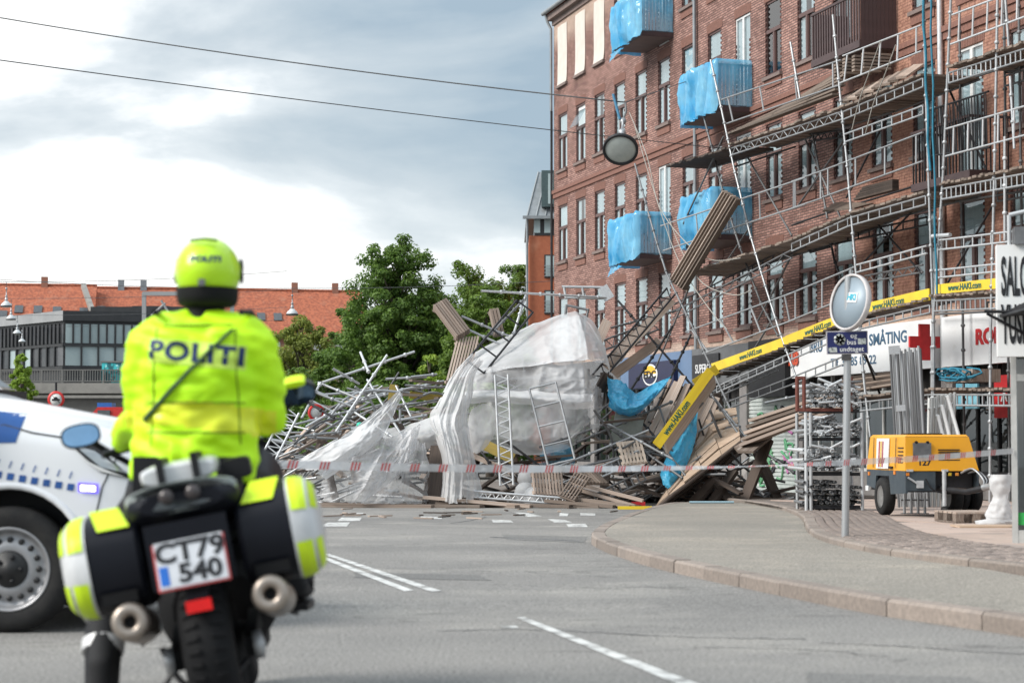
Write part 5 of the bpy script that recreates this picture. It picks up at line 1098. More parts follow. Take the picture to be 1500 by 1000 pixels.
tarp('blue_tarpaulin', [[(889, 552, 43), (912, 560, 43), (932, 575, 43), (958, 562, 43), (982, 552, 43.2)], [(890, 575, 42.3), (908, 588, 42), (930, 594, 42), (955, 578, 42.3), (976, 562, 42.8)], [(894, 596, 42.2), (908, 603, 42), (926, 606, 42), (948, 592, 42.3), (968, 574, 42.7)], [(905, 606, 42.6), (914, 610, 42.5), (926, 610, 42.5), (942, 600, 42.6), (960, 582, 43)]],
     'crumpled blue tarpaulin slung below the navy shop sign', BLT, 44, 30, .12, (5, 4), 21)
tarp('blue_tarpaulin', [[(1000, 612, 43), (1010, 606, 43), (1022, 602, 43.2)], [(985, 650, 42), (1000, 650, 41.8), (1018, 645, 42.2)], [(968, 690, 41.2), (985, 692, 41), (1006, 680, 41.6)], [(972, 712, 41), (984, 714, 40.9), (996, 700, 41.4)]], 'blue tarpaulin strip hanging under the tilted yellow board', BLT, 20, 40, .08, (5, 4), 22)
tarp('blue_tarpaulin', [[(800, 652, 42.5), (820, 650, 42.3), (838, 655, 42.5)], [(790, 670, 42.2), (815, 676, 42), (842, 676, 42.2)], [(798, 684, 42.4), (818, 688, 42.2), (838, 684, 42.4)]], 'scrap of pale blue plastic inside the heap behind the grilles', BLUEP, 20, 20, .06, (4, 4), 23)

def U(px, py, Y): return W(px, py, Y)
TG = 'loose tubes in the collapsed tangle'
def ltube(a, c, Y0, Y1, r=.026, mt=GALV, col=True, label='loose galvanised scaffold tube in the collapsed tangle', group=TG):
    p, q = U(*a, Y0), U(*c, Y1)
    for v in (p, q): v.z = max(v.z, zr(v.y)+r)
    o = tube('scaffold_tube', p, q, r, mt, None, 'pipe'); tag(o, label, 'tube', group)
    if col: collars(o, [p, q], r, .5, mt)
    return o
# tangle of tubes on the side away from the brick house: traced ones first
for a, c, y0, y1, m_ in (((472, 560), (607, 515), 41.5, 42.5, GALVL), ((492, 632), (567, 520), 40.4, 41.2, GALVL), ((488, 540), (526, 562), 41, 41.4, GALVL), ((528, 516), (540, 545), 42.5, 41.6, GALVL), ((455, 572), (520, 597), 41, 40.8, GALV), ((466, 560), (528, 585), 41.4, 41, GALV),
    ((444, 585), (490, 612), 40.8, 40.4, STEELD), ((442, 612), (470, 560), 40.6, 41.3, GALVL), ((450, 568), (480, 580), 41, 41.1, GALV), ((430, 622), (520, 600), 41.2, 41.6, GALV), ((470, 578), (560, 572), 42, 42.4, GALV), ((520, 585), (650, 558), 42, 43, GALVL), ((530, 575), (655, 566), 42.2, 43.4, GALV), ((500, 594), (590, 572), 41.6, 42.2, GALV), ((560, 595), (640, 588), 42, 42.6, GALVL),
    ((514, 628), (625, 608), 40.2, 40.6, GALV), ((520, 604), (575, 640), 41, 40.4, GALVL), ((540, 570), (600, 575), 42.4, 42.6, GALV), ((448, 625), (530, 578), 40.9, 41.6, GALVL), ((460, 640), (540, 590), 41, 41.8, GALV), ((545, 610), (580, 588), 41.2, 41.8, GALV), ((565, 555), (625, 552), 43, 43.4, GALVL),
    ((580, 565), (602, 610), 41.8, 41.4, GALV), ((602, 552), (640, 548), 43.2, 43.4, GALV), ((586, 600), (586, 620), 41, 41, GALV), ((538, 556), (590, 640), 42.4, 40.9, GALV), ((425, 640), (500, 632), 40.6, 40.9, GALV)):
    ltube(a, c, y0, y1, .026, m_)
for a, c, y0, y1 in HT: ltube(a, c, y0, y1, .028, GALVD, label='scaffold tube standing inside the white plastic dome', group='tubes inside the plastic dome')
GREENC = mat('green_cap', (.02, .5, .35), .5)
# traced tubes around and over the sheeting and across the heap towards the house
for a, c, y0, y1, m_ in (((705, 426), (892, 436), 44.5, 46, GALVL), ((770, 432), (752, 490), 45, 44.6, GALVL), ((676, 463), (745, 492), 44, 44.2, GALV), ((680, 480), (735, 505), 44.2, 44, GALV), ((770, 436), (718, 490), 45, 44, GALVD), ((905, 440), (1016, 567), 46, 45, STEELD), ((985, 478), (905, 600), 46, 43, STEELD), ((890, 563), (960, 640), 43, 42, STEELD),
    ((1012, 490), (960, 600), 46.5, 43, STEELD), ((845, 648), (985, 588), 41, 43, GALVD), ((880, 615), (985, 672), 41.5, 41, GALV), ((790, 655), (905, 615), 41.2, 41.6, GALVD), ((800, 690), (950, 630), 40.8, 41.4, GALV), ((886, 622), (1000, 700), 42, 40.6, GALVD), ((960, 640), (1010, 704), 41.8, 40.8, GALVD), ((870, 690), (960, 660), 41, 42, GALVD),
    ((1030, 560), (1085, 640), 44, 42.5, GALVD), ((1048, 585), (1092, 640), 44, 43, GALV), ((1088, 640), (1175, 700), 43, 42, GALVD), ((1100, 655), (1130, 720), 43, 42.6, GALVD), ((1120, 590), (1190, 575), 44, 44, GALV), ((1095, 655), (1180, 690), 43, 42, STEELD), ((1080, 695), (1120, 725), 42, 41, GALVD), ((700, 655), (745, 715), 41, 40.2, STEELD), ((895, 480), (990, 455), 47, 47.5, GALVD), ((880, 525), (938, 500), 46, 46.5, GALVD)):
    ltube(a, c, y0, y1, .026, m_, label='loose dull scaffold tube jutting from the heap', group='loose tubes jutting from the heap')
for k, pl in enumerate((((480, 615), (505, 585), (540, 572), (585, 574)), ((520, 566), (545, 590), (552, 620)), ((600, 590), (630, 575), (655, 580)), ((900, 660), (935, 640), (975, 648), (1000, 690)), ((1040, 600), (1062, 650), (1098, 690), (1150, 706)), ((430, 650), (470, 618), (515, 612)), ((870, 600), (895, 640), (900, 690)))):
    Y_ = (41, 41.4, 42.6, 41.2, 42.4, 40.6, 41)[k]; tag(MB().path(catmull([U(a, c, Y_+.2*i) for i, (a, c) in enumerate(pl)], 6), .027, 8).build('bent_tube', GALV if k < 3 else GALVD), 'scaffold tube bent into a curve among the wreckage', 'tube', 'bent tubes in the wreckage')
for k in range(120):
    px = R.uniform(400, 668); t = (px-400)/268; lo = 690-8*t; hi = lerp(640, 556, min(1, t*1.8)); py = R.uniform(hi, lo); Y_ = R.uniform(41.8, 45); L_ = R.uniform(35, 95); an = R.gauss(-.25, .42); a = (px-L_/2*cos(an), py-L_/2*sin(an)); c = (px+L_/2*cos(an), py+L_/2*sin(an))
    if min(a[1], c[1]) < hi-14 or max(a[1], c[1]) > 735: continue
    if k % 3 == 0: p, q = U(*a, Y_), U(*c, Y_+.3); tag(beam('scaffold_plank', p, q, .2, .05, WOOD if k % 2 else WOODL), 'weathered plank wedged among the tangled tubes', 'plank', 'planks wedged in the tangle')
    else: ltube(a, c, Y_, Y_+R.uniform(-.5, .5), .021, R.choice((GALV, GALV, GALVD, GALVD)), k % 2 == 0)
# bracket frames above the dome
fr = thing('guard_frame', 'pale guard frame sticking up above the domed sheet', 'frame', U(850, 440, 46))
for a, c in (((823, 420), (890, 421)), ((828, 436), (893, 437)), ((826, 420), (829, 436)), ((853, 421), (856, 437))): tube('rail', U(*a, 46), U(*c, 46), .03, GALVL, fr)
beam('plate', U(882, 420, 45.95), U(893, 438, 45.95), .25, .01, GALVL, fr, up=V((0, 1, 0)))
fr = thing('guard_frame', 'bent grey guard frame poking out of the domed sheet', 'frame', U(845, 455, 44.8))
for a, c in (((830, 447), (862, 454)), ((830, 446), (828, 462)), ((862, 452), (858, 470))): tube('rail', U(*a, 44.6), U(*c, 44.6), .03, GALVD, fr)
# lattice girders, ladder frames
def lat(label, a, c, wd_, Y0, Y1, n, mt=GALVL, zig=True, name='lattice_girder', cat='girder'):
    p, q = U(*a, Y0), U(*c, Y1)
    d = (q-p); side = V((0, 1, 0)).cross(d).normalized()*wd_
    for v in (p, q): v.z = max(v.z, zr(v.y)+.03+max(0, -side.z))
    r = thing(name, label, cat, p); ladder(r, p, q, 0, n, mt, zig, 'chords', .024, side); return r
lat('upright lattice girder standing in front of the plastic belly', (744, 548), (752, 710), .26, 40, 39.6, 22)
lat('lattice girder lying flat across the base of the heap', (692, 719), (868, 741), .12, 39.6, 39.4, 30)
lat('pale lattice girder leaning in the tube tangle', (438, 605), (400, 680), .28, 40.4, 39.8, 16)
lat('dark lattice girder bent under the tilted yellow board', (1030, 590), (960, 660), .2, 43, 41.4, 14, GALVD)
lat('long dark lattice girder under the plank slope by the dome', (988, 432), (880, 560), .24, 46.5, 43, 18, STEELD)
lat('short lattice girder behind the heap by the house windows', (880, 500), (960, 470), .22, 47, 47.5, 12, GALVD)
lat('ladder frame leaning against the right end of the plastic', (814, 560), (842, 672), .55, 40.2, 39.8, 4, GALV, False, 'ladder_frame', 'frame')
lat('black ladder frame lying on the slope of the domed sheet', (757, 440), (684, 528), -.44, 43.6, 41.2, 4, STEELD, False, 'ladder_frame', 'frame')
lat('grey ladder beam lying across the dark hollow of the heap', (812, 712), (935, 660), .2, 40.4, 41, 12, GALV, False, 'ladder_beam', 'beam')
lat('small dark ladder frame behind the hanging plastic strip', (705, 640), (690, 660), .45, 41.5, 41.5, 2, STEELD, False, 'ladder_frame', 'frame')
lat('ladder beam in the hollow beneath the ramp', (870, 725), (940, 690), .2, 40.6, 41, 8, GALVD, False, 'ladder_beam', 'beam')
# slatted planks thrown up beside the dome
def slats(label, a, c, wv, n, Y0, Y1, mt, w=.055, h=.12, cross=(.05, .95), name='plank_bundle', gapf=.72, cat='plank bundle'):
    p, q = U(*a, Y0), U(*c, Y1); e = U(a[0]+wv[0], a[1]+wv[1], Y0+wv[2])-p; r = thing(name, label, cat, p); st_ = e/n; nrm = (q-p).cross(e).normalized()
    for k in range(n): o = st_*(k+.5); beam('slat', p+o, q+o, st_.length*gapf, h, mt, r, up=nrm)
    for t in cross: x = p.lerp(q, t); beam('batten', x+nrm*(-h*.5-.012), x+e+nrm*(-h*.5-.012), .09, .03, mt, r, up=nrm); 
    return r
slats('bundle of brown slats thrown up above the tube tangle', (634, 450), (668, 496), (20, -11, .3), 6, 44, 43, WOOD, gapf=.6)
slats('paler slatted plank bundle standing below the thrown up one', (668, 497), (652, 560), (34, -2, .2), 8, 43.2, 42, WOODL, gapf=.6)
slats('short grey plank end sticking up beside the lamp-lit guard frame'.replace('lamp-lit ', ''), (716, 455), (724, 490), (14, -2, .1), 3, 44.6, 44.2, WOOD)
slats('square wooden grille leaning at the foot of the heap', (777, 681), (781, 723), (46, 3, .25), 10, 39.9, 39.6, WOODL, h=.03, cross=(.04, .33, .66, .96), name='wooden_grille', gapf=.5, cat='grille')
slats('tilted wooden grille overlapping the square one', (842, 690), (818, 724), (24, 9, -.1), 6, 39.7, 39.3, WOOD, h=.03, cross=(.04, .3, .6, .96), name='wooden_grille', gapf=.4, cat='grille')
slats('brown wooden grille lying flat behind the tilted one', (838, 686), (858, 706), (34, 2, .5), 7, 40.3, 39.8, WOOD, h=.03, cross=(.05, .5, .95), name='wooden_grille', gapf=.5, cat='grille')
slats('pale wooden grille hanging in the tubes under the blue tarpaulin', (904, 648), (912, 680), (36, -4, .3), 7, 41, 40.6, mat('bleached_wood', (.55, .46, .38), .8, rnd=.1), h=.025, cross=(.05, .35, .65, .95), name='wooden_grille', gapf=.5, cat='grille')
slats('dark slatted board edge above the torn plastic', (884, 545), (868, 575), (14, 8, .4), 5, 43, 42.4, WOODD, h=.05, cross=(.1, .9))
# planks: traced
PG = {'slope': ('pale plank in the leaning stack beside the tilted yellow board', 'planks leaning beside the yellow board'), 'base': ('brown plank lying on the road at the foot of the heap', 'planks at the foot of the heap'), 'thrown': ('weathered plank sliding off the sagging deck by the dome', 'planks sliding off the deck'), 'deck': ('plank in the stack resting on the collapsed ramp', 'planks stacked on the ramp')}
def pk(kind, a, c, Y0, Y1, w=.2, h=.05, mt=WOOD, up=None):
    p, q = U(*a, Y0), U(*c, Y1)
    for v in (p, q): v.z = max(v.z, zr(v.y)+h/2+.004)
    return tag(beam('scaffold_plank', p, q, w, h, mt, None, up), PG[kind][0], 'plank', PG[kind][1])
for k in range(9): pk('slope', (940+k*9.2+R.uniform(-2, 2), 636+k*4.5+R.uniform(-6, 6)), (982+k*8.6+R.uniform(-2, 2), 550+k*4+R.uniform(-7, 7)), 42.3-.12*(k % 3)+.02*k, 44.3-.12*(k % 2), .125, .05, WOODL, up=V((R.uniform(-.35, .1), -1, .6)))
for a, c, y0, y1 in (((892, 530), (958, 466), 44, 46.5), ((888, 538), (984, 440), 44, 46.5), ((900, 548), (966, 500), 44.5, 46), ((876, 500), (890, 470), 45, 45.5), ((905, 525), (930, 488), 45, 46)): pk('thrown', a, c, y0, y1, .22, .05, WOODL, up=V((.4, -1, .6)))
for k, (a, c) in enumerate((((462, 743), (634, 747)), ((470, 738), (560, 741)), ((560, 739), (622, 742)), ((600, 741), (706, 746)), ((622, 728), (778, 745)), ((640, 736), (835, 748)), ((700, 738), (760, 742)), ((716, 745), (760, 748)), ((790, 740), (880, 746)), ((838, 706), (942, 733)), ((846, 716), (930, 743)), ((830, 728), (925, 748)), ((880, 745), (935, 748)), ((800, 733), (900, 746)), ((1100, 745), (1180, 742)), ((1070, 738), (1172, 735)))):
    yg = min(U(*c, 40).y, 41); pk('base', a, c, 40.5-.06*k if c[1] < 744 else 39.9-.03*k, 40.2-.06*k if c[1] < 744 else 39.2-.02*k, .22, .06, WOODL if k in (4, 9, 10) else WOOD)
for k in range(5): pk('deck', (1088+k*3, 652-k*9), (1236, 596-k*6), 40.6+.2*k, 39.6+.25*k, .4, .06, WOOD if k % 2 else WOODL)
for k in range(4): pk('deck', (1092-k*2, 662-k*2), (1120+k*2, 640-k*3), 40.2+.3*k, 41+.3*k, .35, .05, WOOD)
# curved ply ramp
rp = thing('collapsed_ramp', 'curved plywood deck slid down to the road like a ramp', 'ramp', G(980, 742))
LB = [(960, 744, 39.4), (985, 722, 39.8), (1015, 700, 40.4), (1050, 672, 41.2), (1085, 645, 41.8)]; RB = [(966, 741, 41.2), (982, 706, 42.4), (1000, 655, 43.6), (1020, 604, 44.8), (1078, 597, 45.2)]
for k in range(8):
    t0, t1 = k/8, (k+1)/8-.012
    for j in range(5):
        a = poly_at([U(*p) for p in LB], j/5+.004); c = poly_at([U(*p) for p in LB], (j+1)/5); d = poly_at([U(*p) for p in RB], j/5+.004); e = poly_at([U(*p) for p in RB], (j+1)/5)
        q0, q1, q2, q3 = a.lerp(d, t0), a.lerp(d, t1), c.lerp(e, t1), c.lerp(e, t0); n_ = (q1-q0).cross(q3-q0).normalized(); lift = n_*R.uniform(-.02, .05)
        q = MB(); vs = [x+lift for x in (q0, q1, q2, q3)]+[x+lift-n_*.03 for x in (q0, q1, q2, q3)]; q.add(vs, [(0, 1, 2, 3), (7, 6, 5, 4), (0, 4, 5, 1), (1, 5, 6, 2), (2, 6, 7, 3), (3, 7, 4, 0)]); q.build('plywood_panel', PLY, rp, W_=M())
for k in range(3): MB().path([U(p[0]+k*3, p[1]+3+k*5, p[2]+k*1.2) for p in LB], .05, 4).build('stringer', WOODD, rp, W_=M())
for a, c, y0, y1 in (((1125, 645), (1090, 735), 41.6, 41), ((1075, 690), (1040, 740), 41.4, 41), ((1050, 700), (1010, 742), 41.8, 40.8), ((1105, 650), (1140, 735), 43, 42.4)): beam('bearer', U(*a, y0), U(*c, y1), .25, .08, WOODD, rp)
MB().add([U(1070, 730, 43), U(1160, 733, 42.4), U(1175, 742, 41), U(1080, 744, 40.8)], [(0, 1, 2, 3)]).build('plywood_panel', PLY, rp, W_=M.Translation((0, 0, .06)))
lb = thing('plywood_sheets', 'loose plywood offcuts sliding on the curved ramp', 'plywood', U(1040, 640, 43))
for a in ((1028, 640, 43.2), (1048, 655, 42.6)):
    p = U(*a); q = MB(); q.box((0, 0, 0), (.9, .45, .03)); q.build('sheet', PLY, lb, W_=M.Translation(p) @ Euler((radians(38), radians(-38), radians(30))).to_matrix().to_4x4())
# tilted yellow board with lettering
def ybrd(label, a, c, Y0, Y1, h, text, mt=YEL, tx=.35):
    p, q = U(*a, Y0), U(*c, Y1); d = (q-p).normalized(); up = V((-.35, -.8, .6)); r = thing('toe_board', label, 'toe board', p)
    sd_ = d.cross(V((0, -1, 0))).normalized(); sd_ = sd_ if sd_.z > 0 else -sd_; fn = d.cross(sd_).normalized(); fn = fn if fn.y < 0 else -fn
    beam('board', p, q, .035, h, mt, r, up=sd_)
    if text: obj('lettering', text_me('www.HAKI.com', .19, INK, .005, .002, 1.1), r, W_=tmat(p.lerp(q, tx)+fn*.022, d if d.x > 0 else -d, sd_))
    return r
ybrd('yellow lettered toe board tilted steeply down into the heap', (962, 652), (1041, 543), 40.9, 43.4, .20, True)
pk('slope', (975, 655), (1046, 556), 41.2, 43.7, .05, .3, WOODL)
ybrd('broken yellow board end at the bend of the toe boards', (1018, 562), (1050, 540), 45.2, 46, .22, False)
ybrd('upright mustard board in the tube tangle', (571, 606), (577, 563), 41.8, 41.8, .17, False, mat('mustard', (.36, .26, .04), .6, c2=(.25, .19, .05)))
ybrd('mustard board under the plastic belly', (708, 650), (752, 672), 41.2, 41, .22, False, bpy.data.materials['mustard'])
ybrd('mustard board lying at the back of the tube tangle', (600, 578), (650, 584), 43, 43.2, .15, False, bpy.data.materials['mustard'])
rb = tag(MB().bar(G(925, 741)+V((0, 0, .05)), G(945, 741)+V((0, 0, .05)), .12, .08).build('red_board', TXR), 'short red board end on the road by the kerb', 'board')
yb = tag(MB().bar(G(905, 746)+V((0, 0, .035)), G(955, 746)+V((0, 0, .035)), .06, .06).build('yellow_strip', YEL), 'low yellow strip lying across the kerb nose', 'strip')
bt_ = tag(tube('blue_tube', G(1010, 746)+V((0, 0, .14)), G(1075, 746)+V((0, 0, .14)), .022, mat('pale_blue_tube', (.3, .45, .52), .4)), 'pale blue tube lying on the bicycle track by the ramp', 'tube')
bo = thing('black_upright', 'thick dark timber standing in the torn plastic', 'timber', U(640, 735, 40.2)); beam('timber', U(632, 742, 40.1), U(645, 655, 40.6), .35, .2, WOODD, bo)
bd2 = tag(MB().box((0, 0, 0), (.62, .08, .75)).build('metal_cabinet_door', mat('grey_green', (.25, .27, .24), .6), None, W_=M.Translation(U(918, 632, 42.2)) @ Euler((radians(-15), radians(12), 0)).to_matrix().to_4x4()), 'grey green metal panel below the blue tarpaulin', 'panel')
rl_ = thing('red_ring_sign', 'red-ringed round sign caught in the tube tangle', 'sign', U(463, 600, 42)); mm = M.Translation(U(463, 604, 41.9)) @ M.Rotation(pi/2, 4, 'X') @ M.Rotation(.4, 4, 'Y')
MB().lathe([(.13, .02), (.18, .02), (.18, -.01), (.13, -.01)], 24, mm).build('ring', ROT, rl_, W_=M()); MB().lathe([(.001, .01), (.13, .01), (.13, 0), (.001, 0)], 24, mm).build('face', SGW, rl_, W_=M())
tag(MB().lathe([(.001, 0), (.06, .01), (.07, .05), (.05, .1), (.001, .11)], 10).build('green_cap', GREENC, None, W_=M.Translation(U(527, 626, 40.2))), 'small bright green cap on the tube above the plastic', 'cap')
for k, (px, py, Y_) in enumerate(((775, 700, 40.3), (770, 722, 40.1), (783, 735, 39.9))):
    q = MB(); q.lathe([(.001, -.2), (.16, -.17), (.24, -.05), (.22, .08), (.12, .2), (.001, .22)], 14); o = q.build('rubble_bag', WFILM, None, W_=M.Translation(U(px, py, Y_)) @ M.Rotation(k, 4, 'X')); tag(o, 'crumpled pale bag stuffed behind the wooden grille', 'bag', 'pale bags behind the grille')
    o.location.z = max(o.location.z, zr(Y_)+.18)
# the body of the heap: loose planks and tubes piled at random below its outline
env = [(395, 690), (420, 650), (460, 625), (520, 600), (560, 590), (640, 600), (680, 590), (720, 610), (800, 640), (870, 620), (900, 600), (950, 620), (1000, 650), (1060, 690), (1120, 715), (1170, 735)]
def envy(px):
    for (a, ya), (c, yc) in zip(env, env[1:]):
        if a <= px <= c: return lerp(ya, yc, (px-a)/(c-a))
    return 738
for k in range(230):
    px = R.uniform(405, 1150); Y_ = R.uniform(40.8, 45.5); yt = envy(px); py = lerp(yt+8, 738, R.random()**.8); p = U(px, py, Y_); g = zr(Y_)
    if 640 < px < 870 and py < 665: continue
    L_ = R.uniform(.7, 2.2); az = R.uniform(0, 2*pi); el = R.gauss(0, .33); d = V((cos(az)*cos(el), sin(az)*cos(el)*.6, sin(el)))*L_/2
    a, c = p-d, p+d
    for v in (a, c):
        v.z = max(v.z, g+.04); v.y = max(v.y, 40.2)
        pxx = 750+FPX*v.x/v.y; v.z = min(v.z, U(pxx, envy(max(396, min(1168, pxx)))-4, v.y).z) if 396 < pxx < 1168 else min(v.z, .1)
        v.z = max(v.z, g+.04)
    left_side = px < 600
    if R.random() < (.62 if left_side else .3):
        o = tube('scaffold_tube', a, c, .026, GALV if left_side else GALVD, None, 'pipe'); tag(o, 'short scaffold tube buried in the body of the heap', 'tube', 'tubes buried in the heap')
    else: tag(beam('scaffold_plank', a, c, R.uniform(.15, .24), .05, R.choice((WOOD, WOODD, WOODD, WOODL))), 'plank buried in the body of the heap', 'plank', 'planks buried in the heap')
for k in range(85):
    px = R.uniform(872, 1085); lo = lerp(715, 690, (px-872)/213); hi = lerp(585, 615, (px-872)/213); py = R.uniform(hi, lo); Y_ = R.uniform(42.6, 46); L_ = R.uniform(25, 80); an = R.choice((R.gauss(.75, .3), R.gauss(-.45, .3), R.gauss(1.3, .2))); a = (px-L_/2*cos(an), py-L_/2*sin(an)); c = (px+L_/2*cos(an), py+L_/2*sin(an))
    if k % 4 == 0: tag(beam('scaffold_plank', U(*a, Y_), U(*c, Y_+.4), .18, .05, R.choice((WOOD, WOODL, WOODD))), 'plank jammed between the tubes below the blue tarpaulin', 'plank', 'planks jammed below the tarpaulin')
    else: ltube(a, c, Y_, Y_+R.uniform(-.4, .4), .022, R.choice((GALVD, GALVD, STEELD, GALV)), k % 2 == 0, 'dark scaffold tube in the knot below the blue tarpaulin', 'tubes knotted below the tarpaulin')
# small splinters strewn on the road
for k in range(34):
    p = G(R.uniform(450, 1000), R.uniform(742, 760)); a = R.uniform(0, 3.1); l_ = R.uniform(.06, .28)
    if p.x > .6 and p.y < 36: continue
    tag(beam('wood_splinter', p+V((-cos(a)*l_, -sin(a)*l_, .015)), p+V((cos(a)*l_, sin(a)*l_, .018)), R.uniform(.02, .07), .02, R.choice((WOOD, WOODL, WOODD))), 'splinter of wood strewn on the road before the heap', 'splinter', 'splinters on the road')
# ------------------------------------------------------------ street furniture and site equipment
SGREY = mat('sign_back_grey', (.30, .36, .41), .45, .1, c2=(.25, .31, .36), scale=2); RIMP = mat('sign_rim', (.62, .58, .57), .5)
base = G(1238, 786, DP); sy = base.y; sp_ = thing('traffic_sign_post', 'grey post with the back of a round sign above a navy bus plate', 'traffic sign', base)
tube('post', base-V((0, 0, .05)), W(1243, 405, sy), .038, GALV, sp_)
cen = W(1246.5, 443, sy-.06); pr = FPX/sy
rot = M.Translation(cen) @ M.Rotation(radians(9.5), 4, 'Y') @ M.Rotation(radians(-60), 4, 'Z') @ M.Rotation(pi/2, 4, 'X'); rd = 42/pr
fc = MB().lathe([(.001, 0), (rd*.93, 0), (rd*.93, .012), (.001, .012)], 40, rot).build('sign_back', SGREY, sp_, W_=M())
MB().lathe([(rd*.92, -.02), (rd, -.02), (rd, .035), (rd*.95, .04), (rd*.92, .03)], 40, rot).build('rim', RIMP, sp_, W_=M())
st1 = MB().box((0, 0, .016), (.17, .1, .004)).build('sticker', TXW, fc, W_=rot @ M.Translation((0.02, 0.05, 0))); obj('lettering', text_me('HKI', .085, mat('sticker_blue', (.05, .42, .55), .5), .004, .001, 1.0), fc, W_=rot @ M.Translation((.02, .05, .020)))
pl0 = W(1241, 501.5, sy-.07); pw, ph = 58/pr, 31/pr
pm = M.Translation(pl0) @ M.Rotation(radians(-1), 4, 'Y') @ M.Rotation(pi/2, 4, 'X')
NAV2 = mat('plate_navy', (.012, .018, .11), .35)
bp_ = MB().box((0, 0, 0), (pw, ph, .012)).build('bus_plate', NAV2, sp_, W_=pm); MB().box((0, 0, -.006), (pw+.02, ph+.02, .010)).build('plate_rim', RIMP, bp_, W_=pm)
for body, x, y in (('og', .07, .068), ('bus', .045, .0), ('undtaget', .045, -.072)):
    obj('lettering', text_me(body, .070, TXW, .0006, .001, .95, spacing=1.05), bp_, W_=pm @ M.Translation((x*pw/.42, y*ph/.22, .0085)))
SILV = mat('sticker_silver', (.5, .52, .5), .4, c2=(.12, .14, .13), scale=40, contrast=(.45, .55)); q = MB()
for k in range(7): a = k*.9; q.lathe([(.001, .010), (.028, .010), (.028, .007), (.001, .007)], 12, M.Translation((-.075+.034*cos(a), .03+.034*sin(a), 0)))
q.build('flower_sticker', SILV, bp_, W_=pm)
for x, y, w_, h_ in ((-.155, -.075, .085, .05), (.155, .01, .08, .06)): MB().box((x*pw/.42, y*ph/.22, .008), (w_, h_, .003)).build('sticker', SILV, bp_, W_=pm)
MB().lathe([(.045, -.06), (.05, -.06), (.05, .06), (.045, .06)], 12, M.Translation(W(1240, 519, sy))).build('clamp', GALVD, sp_, W_=M())
# ---- rack of stacked scaffold fittings
rb_ = G(1216, 748, DP); ry = rb_.y; k_ = ry/FPX
RUST = mat('rust_red_steel', (.17, .045, .03), .7, c2=(.11, .035, .025), scale=6)
rk = thing('stillage_rack', 'tall steel stillage rack with rust red top frame beside the sign post', 'rack', rb_)
zg = zr(ry)+DP
def RX(px): return (px-750)*k_
def RZ(py): return CH+(HOR-py)*k_
x0, x1 = RX(1180), RX(1262); D_ = .95
for x, y in ((x0, ry), (x0+.07, ry-.02), (x1, ry), (x0, ry+D_), (x1, ry+D_)): tube('post', V((x, y, zg)), V((x, y, RZ(604))), .026, GALVL, rk)
for z in (RZ(742), RZ(694), RZ(643), RZ(602)):
    for y in (ry+.04, ry+D_-.04): beam('rail', V((x0+.03, y, z)), V((x1-.03, y, z)), .06, .05, STEELD, rk)
    MB().bx(x0+.03, x1-.03, ry+.08, ry+D_-.08, z-.02, z+.01).build('shelf', STEELD, rk, W_=M())
for px in (1168, 1178, 1247):
    tube('rack_frame_post', V((RX(px), ry+.02, RZ(602))), V((RX(px), ry+.02, RZ(552))), .03, RUST, rk)
beam('rack_frame_rail', V((RX(1167), ry+.02, RZ(553))), V((RX(1179), ry+.02, RZ(553))), .05, .04, RUST, rk); beam('rack_frame_rail', V((RX(1167), ry+.02, RZ(600))), V((RX(1249), ry+.02, RZ(600))), .05, .05, RUST, rk)
for z0_, z1_, n, jum, mt_, xa in ((RZ(740), RZ(700), 60, .04, GALVD, x0-.06), (RZ(691), RZ(655), 60, .16, GALVL, x0-.04), (RZ(640), RZ(612), 46, .22, GALV, x0+.06), (RZ(598), RZ(560), 60, .2, GALVL, x0+.04)):
    cols = 13; rr_ = random.Random(n+int(z0_*100)); per = n//cols+1
    for i in range(n):
        r_, c_ = i//cols, i % cols; x = lerp(xa, x1-.02, (c_+.5*(r_ % 2)+.3)/cols)+rr_.uniform(-.01, .01); z = lerp(z0_+.03, z1_, (r_+.2)/per)+rr_.uniform(-.01, .012); yy = ry-.03+rr_.uniform(-.08, .1)
        d = V((rr_.uniform(-1, 1)*jum, 1, rr_.uniform(-1, 1)*jum*.35))*.85
        q_ = V((x, yy, z)); e_ = q_+d; e_.z = max(e_.z, z0_+.03); e_.x = max(xa-.1, min(x1, e_.x))
        tag(tube('rack_tube', q_, e_, .026, mt_, None, 'pipe'), 'short tube end stacked in the stillage rack', 'tube', 'tube ends stacked in the rack')
    if jum > .1:
        for i in range(16):
            x = rr_.uniform(xa+.1, x1-.12); z = rr_.uniform(z0_+.05, z1_+.04); a = rr_.uniform(-.5, .5); tag(tube('rack_brace', V((x-.12*cos(a), ry-.06+rr_.uniform(-.04, .1), z-.12*sin(a))), V((x+.12*cos(a), ry-.06, z+.12*sin(a))), .02, GALVL if i % 3 else GALVD, None, 'pipe'), 'short brace thrown crosswise on the rack shelf', 'brace', 'braces on the rack shelves')
